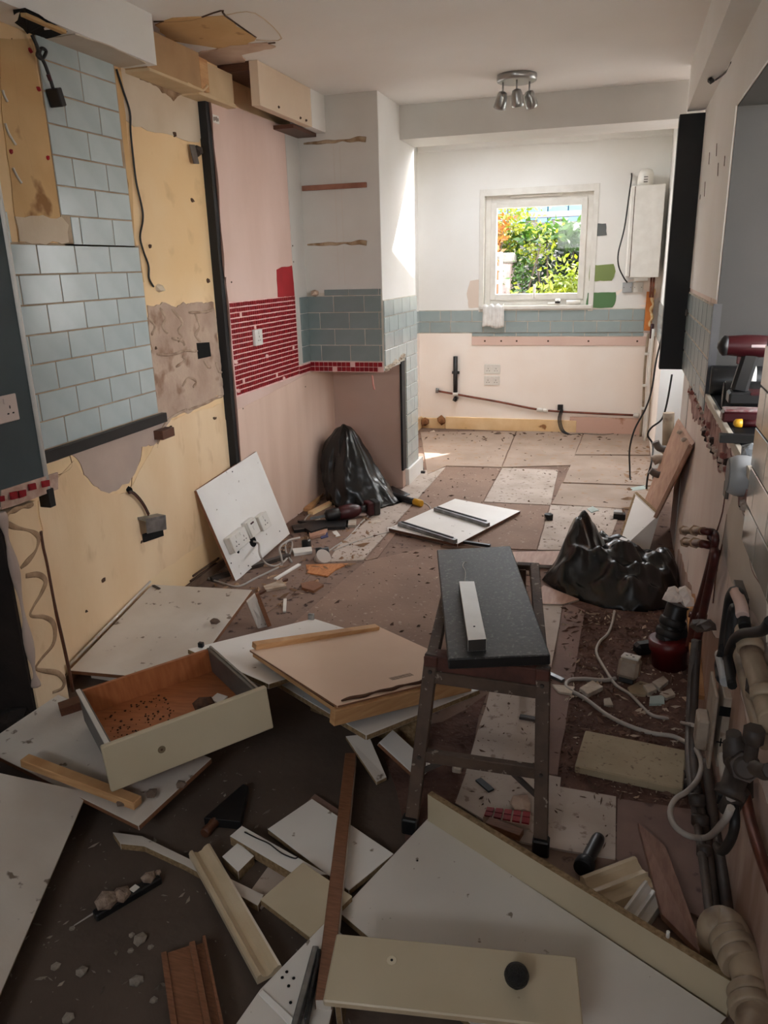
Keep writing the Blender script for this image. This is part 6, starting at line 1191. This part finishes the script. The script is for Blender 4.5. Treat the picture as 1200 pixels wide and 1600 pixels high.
flat('pink_plank', [(-0.2355,2.6551,0.01),(-0.1876,2.6573,0.01),(-0.1829,2.5808,0.01),(-0.2227,2.5801,0.01)], .008, PLANKP, 'scrap of pinkish board beside the right trestle leg', 'board')
# under the trestle
t = thing('mosaic_scrap', (-0.2241,1.835,0), 'broken strip of dark red mosaic on plaster lying under the trestle', 'rubble')
MQ = [V(p) for p in ((-0.2895,1.7869,0.022),(-0.2872,1.8263,0.022),(-0.162,1.8376,0.022),(-0.1594,1.7844,0.022))]
obj('plaster_backing', polyb(ragged(MQ, .004), (0, 0, -.02)), MORTAR, t)
for i in range(5):
    for j in range(2):
        a = MQ[1].lerp(MQ[2], i/5+.02); b = MQ[0].lerp(MQ[3], i/5+.02); a2 = MQ[1].lerp(MQ[2], (i+1)/5-.02); b2 = MQ[0].lerp(MQ[3], (i+1)/5-.02)
        q = [a.lerp(b, j/2+.04), a2.lerp(b2, j/2+.04), a2.lerp(b2, j/2+.46), a.lerp(b, j/2+.46)]; bm = B(); hexa(bm, [p+V((0, 0, .005)) for p in q], (0, 0, -.006)); fix(bm); obj('mosaic_tile', bm, RED, t)
obj('plaster_lump', chunkb(V((-0.1935,1.8798,0)), .035, 21, .4), MORTAR, t)
tag(obj('orange_batten', barb(V((-0.2748,1.7753,0.015)), V((-0.1775,1.7491,0.015)), .03, .02), BRN), 'orange-brown batten offcut in front of the mosaic scrap', 'batten')
tag(obj('black_strip', barb(V((-0.3356,1.9634,0.008)), V((-0.2876,1.9205,0.008)), .022, .008), RUB), 'bent black strip on the pale sheet under the trestle', 'strip')
tag(obj('white_chip', boxb(V((-0.4212,1.9839,0)), V((-0.4212,1.9839,0))+V((.028, .05, .02)), .003), RUBBLE), 'small white block just right of the left trestle leg', 'block')
tag(obj('dark_strip', barb(V((-0.2574,2.3329,0.01)), V((-0.183,2.328,0.01)), .02, .012), PIPED), 'small dark strip beside the right trestle leg', 'strip')
tag(obj('steel_bar', barb(V((-0.2174,2.6661,0.012)), V((-0.1317,2.6093,0.012)), .02, .014), MET), 'short steel bar on the pale sheet right of the worktop', 'bar')

# named pieces of debris
RB = random.Random(21)
def piece(pts, t, m, name, label, cat='debris', z=None):
    q = [V(p)+V((0, 0, t)) for p in pts]; bm = polyb(q, (0, 0, -t)); bev(bm, .001); return tag(obj(name, bm, m), label, cat)
GTL = mat('pale_green_tile', S(176, 190, 184), S(160, 176, 170), 12, .3)
piece([(0.1739,2.5796,0),(0.2245,2.6015,0),(0.222,2.54,-0),(0.1705,2.5267,0)], .012, GTL, 'tile_piece', 'pale green square of tile on the dirt right of the adaptor', 'tile')
piece([(0.0164,2.5215,0),(0.038,2.5359,0),(0.0499,2.487,0),(0.0197,2.4793,0)], .012, RUBBLE, 'tile_piece', 'small white tile shard left of the grey cable loop', 'tile')
piece([(-0.0704,2.5618,0),(-0.028,2.6284,0),(0.0121,2.5921,0),(-0.0392,2.5248,0)], .02, RUBBLE, 'plaster_piece', 'square beige plaster piece inside the grey cable loop', 'rubble')['group'] = 'plaster fragments on the right-hand dirt'
piece([(-0.1702,2.5733,0),(-0.0872,2.5759,0),(-0.095,2.5194,0),(-0.143,2.525,0)], .015, RUBBLE, 'plaster_piece', 'ribbed beige tile back just right of the trestle', 'rubble')['group'] = 'plaster fragments on the right-hand dirt'
piece([(0.0971,2.6231,0),(0.1424,2.6814,0),(0.187,2.6646,-0),(0.1587,2.5846,0),(0.1082,2.5805,0)], .012, STONE, 'plaster_piece', 'flat buff fragment right of the adaptor', 'rubble')['group'] = 'plaster fragments on the right-hand dirt'
piece([(0.1828,2.6729,0),(0.2252,2.7312,0),(0.2417,2.6973,0),(0.2082,2.6332,0)], .018, RUBBLE, 'plaster_piece', 'pinkish fragment farthest right among those beside the adaptor', 'rubble')['group'] = 'plaster fragments on the right-hand dirt'
piece([(0.2073,2.606,0),(0.2485,2.6527,0),(0.2617,2.6111,0),(0.2278,2.576,0)], .014, RUBBLE, 'plaster_piece', 'pinkish fragment behind the pale green tile', 'rubble')['group'] = 'plaster fragments on the right-hand dirt'
piece([(0.1508,2.6368,0),(0.1825,2.6635,0),(0.199,2.6218,0),(0.1675,2.5868,0)], .02, RUBBLE, 'plaster_piece', 'thick pale fragment between the buff one and the pale green tile', 'rubble')['group'] = 'plaster fragments on the right-hand dirt'
piece([(-1.5325,3.4994,0),(-1.3158,3.5687,0),(-1.3543,3.4674,0),(-1.3625,3.3769,0),(-1.4814,3.3928,0)], .008, mat('orange_ply', S(198, 132, 80), S(178, 112, 62), 14, .7, stretch=(8, 2, 2)), 'ply_offcut', 'orange plywood triangle on the floor below the coiled flex', 'offcut')
piece([(-1.4551,3.2449,0),(-1.4048,3.2901,0),(-1.337,3.2566,0),(-1.3573,3.1716,0),(-1.4272,3.1946,0)], .014, BRN, 'wood_offcut', 'small red-brown wood block in front of the plywood triangle', 'offcut')
piece([(-1.6195,3.1647,0),(-1.5659,3.2603,0),(-1.5077,3.1915,0),(-1.5898,3.1237,0)], .016, mat('broken_grey_board', S(184, 168, 150), S(150, 128, 108), 20, .8), 'broken_board', 'jagged grey board fragment left of the plywood triangle', 'offcut')
piece([(-1.4666,3.0604,0),(-1.4547,3.0709,0),(-1.3995,2.9381,0),(-1.4139,2.9346,0)], .008, WPL, 'white_sliver', 'thin white sliver standing out near the corner panel leg', 'sliver')
piece([(-1.8503,4.0476,0),(-1.7176,4.1765,0),(-1.5456,4.1645,0),(-1.5215,4.0966,0),(-1.7022,4.0323,0),(-1.7975,3.9636,0)], .022, BLK, 'black_trim', 'long black trim on the floor beside the socket panel', 'trim')['group'] = 'black trims by the socket board'
piece([(-1.8543,4.1463,-0),(-1.5469,4.2269,0),(-1.5182,4.1337,0),(-1.6818,4.0851,0)], .020, BLK, 'black_trim', 'black trim lying beyond the other one, nearer the saw', 'trim')['group'] = 'black trims by the socket board'
piece([(-1.7463,3.9986,0),(-1.6714,4.1119,0),(-1.6191,4.0509,0),(-1.6826,3.9429,0)], .03, BLK, 'black_trim', 'short black trim lying across the two longer black trims', 'trim')['group'] = 'black trims by the socket board'
piece([(-1.5582,4.2117,0),(-1.5043,4.249,0),(-1.4726,4.1438,0),(-1.5297,4.1311,0)], .02, RUBBLE, 'white_block', 'small cream block at the end of the black trims', 'block')
piece([(-1.5845,4.0349,0),(-1.5663,4.0627,0),(-1.5123,3.9812,0),(-1.5304,3.9543,0)], .006, WPL, 'white_sliver', 'white sliver below the cream block', 'sliver')
piece([(-1.6307,3.9545,0),(-1.6066,4.0181,0),(-1.5745,3.9443,0),(-1.6029,3.904,0)], .008, mat('blue_plastic', S(64, 70, 110), None, rough=.4), 'blue_scrap', 'dark blue plastic scrap among the trims', 'scrap')
piece([(-1.7192,3.9929,0),(-1.6149,4.0399,0),(-1.601,3.9612,0),(-1.661,3.8796,0)], .02, PLANKP, 'pink_offcut', 'pinkish offcut next to the blue scrap', 'offcut')
piece([(-1.6876,3.68,0),(-1.5937,3.7327,0),(-1.5637,3.6676,0),(-1.6454,3.6085,0)], .02, WPL, 'white_trunking', 'white box lid on the floor inside the coiled flex', 'lid')
t = thing('plug', (-1.6689,3.8116,0), 'black plug standing in the tangle of flex by the socket panel', 'plug'); obj('plug_body', boxb(V((-1.6338,3.7551,0))-V((.022, .02, 0)), V((-1.6338,3.7551,0))+V((.022, .02, .05)), .006), BLK, t); obj('plug_pins', boxb(V((-1.6338,3.7551,0))+V((-.01, -.004, .05)), V((-1.6338,3.7551,0))+V((.01, .004, .07))), BRASS, t)
t = thing('plastic_pot', (-1.4905,3.6443,0), 'clear grey pot with black pipe fittings in it near the coiled flex', 'pot')
obj('pot', lathe([(0, .034), (.05, .042), (.05, .039)], V((-1.4865,3.5864,0)), (.5, -.3, .6), 18), mat('cloudy_plastic', S(186, 174, 164), None, rough=.3), t); obj('fitting', lathe([(0, .022), (.03, .022), (.035, .016), (.07, .016)], V((-1.5162,3.6109,0.04)), (.9, .3, .1), 12), BLK, t)
tag(obj('pine_strip', barb(V((-1.8399,4.3227,0.012)), V((-1.7538,4.7515,0.012)), .04, .02), PINEY), 'yellow pine strip along the foot of the pink wall', 'strip')
tag(obj('pine_strip', barb(V((-1.8886,4.3876,0.01)), V((-1.9419,4.7507,0.01)), .05, .02), PINE), 'short brown strip beside the yellow pine strip', 'strip')
tag(obj('white_strip', barb(V((-1.6087,3.2781,0.006)), V((-1.5668,3.4947,0.006)), .02, .01), LAM), 'white strip lying left of the coiled flex', 'strip')
tag(obj('dark_batten', barb(V((-1.9221,3.1892,0.012)), V((-1.6675,3.5914,0.012)), .03, .022), PIPED), 'dark batten along the floor under the socket panel', 'batten')
tag(obj('dark_batten', barb(V((-1.6136,3.068,0.008)), V((-1.5492,3.2872,0.008)), .02, .014), BRND), 'dark stick beside the jagged grey board fragment', 'batten')
piece([(-1.2837,4.1737,0),(-1.2413,4.2074,0),(-1.2144,4.1413,0),(-1.2599,4.1075,0)], .008, WPL, 'white_sliver', 'white crossed slivers left of the runner panel', 'sliver')
piece([(-1.4267,4.2661,0),(-1.3875,4.3131,0),(-1.3454,4.284,0),(-1.3923,4.2233,0)], .006, RUBBLE, 'pink_chip', 'pinkish chip of plaster on the pale strip of board', 'rubble')
piece([(-0.1501,4.7953,-0),(-0.1174,4.8576,0),(-0.0755,4.7842,0),(-0.1195,4.7211,0)], .01, GTL, 'tile_piece', 'pale grey tile shard on the floor behind the black bin liner', 'tile')
t = tag(obj('black_block', boxb(V((0.0122,4.6334,0)), V((0.0122,4.6334,0))+V((.07, .05, .035)), .003), BLK), 'black block with a grey cap on the floor near the leaning white board', 'block'); obj('grey_cap', boxb(V((0.0122,4.6334,0))+V((.0, .002, .035)), V((0.0122,4.6334,0))+V((.05, .048, .05)), .003), GPL, t)
tag(obj('black_ball', chunkb(V((-0.3649,4.5379,0)), .03, 44, 1), BLK), 'black crumpled ball on the bare floor beyond the trestle', 'scrap')
for i, q in enumerate(((-1.4223,5.5514,0), (-1.3894,5.4607,0))): tag(obj('dark_scrap', boxb(V(q)-V((.02, .01, 0)), V(q)+V((.02, .015, .02)), .002), BLK), ('far', 'near')[i]+' one of two dark scraps beside the chimney plinth', 'scrap')
piece([(0.1139,5.343,0),(0.2116,5.4288,0),(0.2181,5.3323,0),(0.122,5.2646,0)], .01, GTL, 'tile_piece', 'pale tile strip on the floor beyond the leaning white board', 'tile')
piece([(-1.4191,6.5037,0),(-1.323,6.6531,0),(-1.3015,6.6036,0),(-1.381,6.4335,0)], .004, WPL, 'paper_scrap', 'white paper scrap on the far floor left of centre', 'scrap')
piece([(-1.7163,6.8342,0),(-1.6683,7.0194,0),(-1.6428,6.964,0),(-1.6851,6.7823,0)], .006, RUBBLE, 'plaster_piece', 'pale chip on the far floor beside the left skirting', 'rubble')
for q, r, lb in (((-0.9952,1.1768,0), .022, 'largest grey rubble lump on the dark floor, left of the cornice'), ((-1.0255,1.1854,0), .011, 'small pale lump touching the upper left of the largest grey lump'), ((-1.0029,1.1471,0), .011, 'small grey lump below the largest grey lump'), ((-0.9626,1.1692,0), .010, 'small grey lump right of the largest grey lump'),
                 ((-1.1422,1.0623,0), .015, 'flat pale shard nearest the large off-white panel'), ((-1.0742,1.0657,0), .020, 'dark lump in the middle of the scatter on the dark floor'), ((-0.9402,1.0795,0), .019, 'pale pointed shard left of the brown plinth board'), ((-1.176,1.163,0), .010, 'pale chip below the trailing wire'),
                 ((-1.0295,0.9614,0), .02, 'pale lump cut by the bottom edge of the picture'), ((-0.8787,1.0498,0), .012, 'pale lump beside the end of the brown plinth board')):
    tag(obj('rubble_lump', chunkb(q, r*.8, q[0]*31, .42, rot=Matrix.Rotation(q[1]*9, 3, 'Z')), mat('grey_rubble', S(154, 144, 132), S(120, 110, 100), 30, .95, .6, 80)), lb, 'rubble', 'rubble lumps on the dark floor')

# crumbs nobody could count
def scatter(name, poly, n, rmin, rmax, m, label, seed, z=.003, flat_=.5):
    R = random.Random(seed); bm = B(); xs = [p[0] for p in poly]; ys = [p[1] for p in poly]; k = 0
    def inside(x, y):
        c = False
        for i in range(len(poly)):
            (x1, y1), (x2, y2) = poly[i][:2], poly[i-1][:2]
            if (y1 > y) != (y2 > y) and x < (x2-x1)*(y-y1)/(y2-y1)+x1: c = not c
        return c
    while k < n:
        x, y = R.uniform(min(xs), max(xs)), R.uniform(min(ys), max(ys))
        if not inside(x, y): continue
        k += 1; r = rmin+(rmax-rmin)*R.random()**4; a = R.random()*PI; l = r*R.uniform(1, 3.2); wd = r*R.uniform(.6, 1.2); h = r*R.uniform(.3, 1.1)
        u = V((math.cos(a), math.sin(a), 0)); v = V((-u.y, u.x, 0)); c = V((x, y, z))
        q = [c+u*l*R.uniform(.6, 1)+V((0, 0, h*R.random())), c+v*wd*R.uniform(.5, 1), c-u*l*R.uniform(.6, 1)+V((0, 0, h*R.random()*.6)), c-v*wd*R.uniform(.5, 1)]
        top = bm.verts.new(c+V((0, 0, h))+u*l*.2*R.uniform(-1, 1)); vs = [bm.verts.new(p) for p in q]
        for i in range(4): bm.faces.new((vs[i], vs[(i+1) % 4], top))
    o = obj(name, bm, m); o['kind'] = 'stuff'; o['label'] = label; o['category'] = 'debris'; return o
scatter('dark_crumbs', [(-1.5261,2.8862,0),(-1.3068,4.9504,0),(-1.3238,6.5996,0),(0.2442,6.6329,0),(0.2461,4.8405,0),(-0.2728,3.6515,0),(-0.6224,2.8507,0),(-1.0079,2.816,0)], 900, .003, .011, mat('dark_splinters', S(74, 54, 44), S(110, 86, 70), 4, .9, world=True), 'dark splinters and crumbs over the middle and far floor', 1, .004)
scatter('pale_crumbs', [(-1.5261,2.8862,0),(-1.3068,4.9504,0),(-1.3238,6.5996,0),(0.2442,6.6329,0),(0.2461,4.8405,0),(-0.2728,3.6515,0),(-0.6224,2.8507,0),(-1.0079,2.816,0)], 240, .003, .013, mat('pale_splinters', S(206, 190, 172), S(176, 150, 124), 4, .9, world=True), 'pale chips over the middle and far floor', 2, .004)
scatter('plaster_grit', [(-0.1822,3.2837,0),(0.3395,3.3417,0),(0.2825,2.013,0),(0.0713,1.9853,0),(-0.0924,2.0973,0)], 1700, .003, .014, mat('reddish_grit', S(128, 98, 84), S(92, 68, 58), 5, 1, world=True), 'reddish grit on the dirt along the right wall', 3, .004)
scatter('pale_grit', [(-0.1822,3.2837,0),(0.3395,3.3417,0),(0.2825,2.013,0),(0.0713,1.9853,0),(-0.0924,2.0973,0)], 380, .003, .012, mat('pale_splinters', S(206, 190, 172)), 'pale grit on the dirt along the right wall', 4, .004)
scatter('wood_splinters', [(-0.508,2.5543,0),(0.0509,2.6965,0),(0.0662,1.7463,0),(-0.364,1.8398,0)], 420, .003, .009, mat('dark_splinters', S(74, 54, 44)), 'dark crumbs on the pale sheets around the trestle', 5, .004)
scatter('floor_grit', [(-1.9, .7), (-.3, .7), (-.5, 1.6), (-1.2, 2.0), (-1.85, 1.9)], 520, .002, .008, mat('grey_grit', S(150, 138, 124), S(100, 88, 78), 6, 1, world=True), 'fine grey grit on the dark floor at the front', 6, .002)
scatter('wood_chips', [(-2.013,3.1541,0),(-1.9265,4.3696,0),(-1.7009,4.8681,0),(-1.4379,4.6169,0),(-1.2719,3.5979,0),(-1.4399,2.9073,0)], 420, .004, .02, mat('brown_chips', S(130, 96, 74), S(176, 146, 118), 5, 1, world=True), 'brown chips and dust along the foot of the left wall', 7, .004)
scatter('wall_foot_rubble', [(0.1165,6.6093,0),(0.3459,6.6516,0),(0.2889,4.9868,0),(0.0554,4.7991,0)], 200, .005, .024, mat('brown_chips', S(130, 96, 74)), 'heap of chips where the far right pipes meet the floor', 8, .004)
scatter('skirting_dust', [(-1.7431,6.9171,0),(0.1898,7.2231,0),(0.1971,6.9251,0),(-1.6478,6.4884,0)], 240, .004, .02, mat('dark_splinters', S(74, 54, 44)), 'dark dust along the foot of the far wall', 9, .004)

# ================================================================ the garden beyond the window
struct(obj('ground_garden', boxb((-12, 7.42, -.4), (12, 26, -.15)), mat('garden_soil', S(150, 140, 126), S(110, 104, 90), 2, 1, world=True)))
def leafmat(name, a, b):
    m = mat(name, a, b, 3.5, .45, world=True); n = m.node_tree.nodes; L = m.node_tree.links; bs = n['Principled BSDF']; tr = n.new('ShaderNodeBsdfTranslucent'); ms = n.new('ShaderNodeMixShader'); ms.inputs[0].default_value = .35
    src = bs.inputs['Base Color'].links[0].from_socket; L.new(src, tr.inputs[0]); L.new(bs.outputs[0], ms.inputs[1]); L.new(tr.outputs[0], ms.inputs[2]); L.new(ms.outputs[0], n['Material Output'].inputs[0]); return m
def shrub(name, c, rad, n, ls, m, label, seed, stems=6, stemm=None, cl=14):
    R = random.Random(seed); c = V(c); t = thing(name, (c.x, c.y, -.15), label, 'shrub'); bm = B()
    cs = [c+V((R.gauss(0, .45)*rad[0], R.gauss(0, .45)*rad[1], R.gauss(0, .45)*rad[2])) for _ in range(cl)]
    for _ in range(n):
        k = R.choice(cs); p = k+V((R.gauss(0, .30)*rad[0], R.gauss(0, .30)*rad[1], R.gauss(0, .28)*rad[2]))
        d = V((R.gauss(0, 1), R.gauss(0, 1), R.gauss(0, .7)+.2)).normalized(); s = d.orthogonal().normalized(); s.rotate(Matrix.Rotation(R.random()*6.28, 3, d)); l = ls*R.uniform(.6, 1.3); u = d.cross(s)
        q = [p, p+d*l*.4+s*l*.22+u*l*.05, p+d*l, p+d*l*.4-s*l*.22+u*l*.05]; v = [bm.verts.new(x) for x in q]; bm.faces.new(v)
    obj('foliage', bm, m, t)
    for i in range(stems):
        k = R.choice(cs); b = V((c.x+R.gauss(0, .08), c.y+R.gauss(0, .08), -.15)); obj('stem', tubeb([b, b.lerp(k, .5)+V((R.gauss(0, .06), 0, 0)), k], lambda q: .022-.015*q, 6, 4), stemm or mat('bark', S(84, 70, 58), S(60, 50, 42), 20, .9), t)
    return t
LY = leafmat('yellow_green_leaf', S(124, 130, 24), S(84, 100, 20)); LG = leafmat('mid_green_leaf', S(54, 86, 22), S(36, 62, 16)); LD = leafmat('dark_laurel_leaf', S(16, 30, 14), S(28, 48, 20)); LR = leafmat('russet_leaf', S(140, 70, 30), S(150, 100, 34))
shrub('golden_shrub', (-.66, 9.35, 1.02), (.60, .35, .34), 2600, .085, LY, 'bright yellow-green shrub low down right outside the window', 1)
shrub('golden_shrub', (-1.15, 9.2, .92), (.32, .3, .26), 900, .08, LG, 'greener low shrub left of the bright yellow-green one', 2)
shrub('laurel', (-.70, 10.6, 1.42), (.62, .4, .48), 2600, .12, LD, 'dark glossy laurel behind the yellow-green shrub', 3)
shrub('laurel', (-.75, 10.1, 1.80), (.62, .25, .14), 500, .13, LG, 'bright green sprays along the top of the dark laurel', 4, 3)
shrub('tall_shrub', (-1.38, 10.0, 1.80), (.34, .3, .40), 1500, .075, LY, 'tall loose yellow-green shrub at the left of the window view', 5, 7)
shrub('tall_shrub', (-1.35, 9.9, 1.35), (.32, .3, .35), 700, .08, LG, 'mid-green foliage below the tall yellow-green shrub', 6, 5)
shrub('russet_shrub', (-1.56, 9.7, 1.80), (.14, .2, .22), 520, .075, LR, 'russet-leaved shrub at the far left of the window view', 7, 3)
shrub('creeper', (-.50, 12.6, 2.55), (.35, .2, .3), 700, .07, LD, 'dark creeper at the top right of the window view', 8, 3)
# garden wall, rail, blue shed, trellis
GW = thing('garden_fence', (-1, 12.2, -.15), 'weathered grey board fence behind the shrubs', 'fence')
FW = mat('grey_fence_wood', S(100, 96, 92), S(72, 68, 64), 5, .9, stretch=(9, 3, 1))
for i in range(26): obj('fence_board', boxb((-3.4+.19*i, 12.2+.012*(i % 2), -.15), (-3.4+.19*i+.18, 12.225+.012*(i % 2), 2.08+.02*math.sin(i*3.3)), .003), FW, GW)
obj('top_rail', boxb((-3.4, 12.12, 2.12), (1.5, 12.24, 2.2), .004), mat('dark_rail', S(92, 90, 92), None, rough=.7), GW)
SH = thing('blue_shed', (-1, 13.4, -.15), 'pale blue boarded shed behind the fence', 'shed'); BL = mat('pale_blue_paint', S(96, 140, 170), S(84, 128, 160), 3, .6)
for i in range(15): obj('shed_board', boxb((-3.2+.32*i, 13.4, -.15), (-3.2+.32*i+.30, 13.45, 3.1), .004), BL, SH)
obj('shed_back', boxb((-3.2, 13.46, -.15), (1.55, 14.6, 3.05)), mat('shed_dark', S(70, 90, 104), None), SH)
HS = thing('brick_house', (-3.2, 12.6, -.15), 'pinkish brick house end at the left edge of the window view', 'house'); obj('wall', boxb((-5.5, 11.4, -.15), (-2.02, 11.9, 4.4)), mat('pink_brick', S(150, 122, 118), S(130, 96, 90), 14, .9), HS); obj('roof', polyb([(-5.7, 11.2, 4.4), (-1.9, 11.2, 4.4), (-1.9, 12.2, 5.3), (-5.7, 12.2, 5.3)], (0, 0, -.1)), SLATEP, HS)
TR = thing('garden_trellis', (-1.55, 9.1, -.15), 'white slatted rack with an orange post at the lower left of the window view', 'trellis')
obj('orange_post', boxb((-1.50, 9.1, -.15), (-1.41, 9.17, 1.52), .004), mat('orange_post', S(140, 66, 30), S(118, 52, 24), 8, .7, stretch=(6, 6, 1)), TR)
for x in (-1.56, -1.385): obj('post', boxb((x, 9.06, -.15), (x+.03, 9.1, 1.62), .003), WPL, TR)
for i in range(5): obj('slat', boxb((-1.75, 9.04, .98+.15*i), (-1.36, 9.06, 1.02+.15*i), .003), WPL, TR)
tag(obj('stone_trough', boxb((-1.75, 9.6, 1.5), (-1.30, 9.9, 1.62), .02), mat('ledge_stone', S(120, 116, 110), S(96, 92, 86), 14, .9)), 'pale stone ledge behind the white rack', 'ledge')['label'] = 'pale stone ledge behind the white slatted rack outside'
obj_ = bpy.data.objects['stone_trough']; tag(obj('brick_pier', boxb((-1.72, 9.62, -.15), (-1.34, 9.88, 1.5), .01), mat('dark_pier', S(110, 92, 88), S(150, 130, 124), 10, .9)), 'dark brick pier holding up the pale stone ledge outside', 'pier')
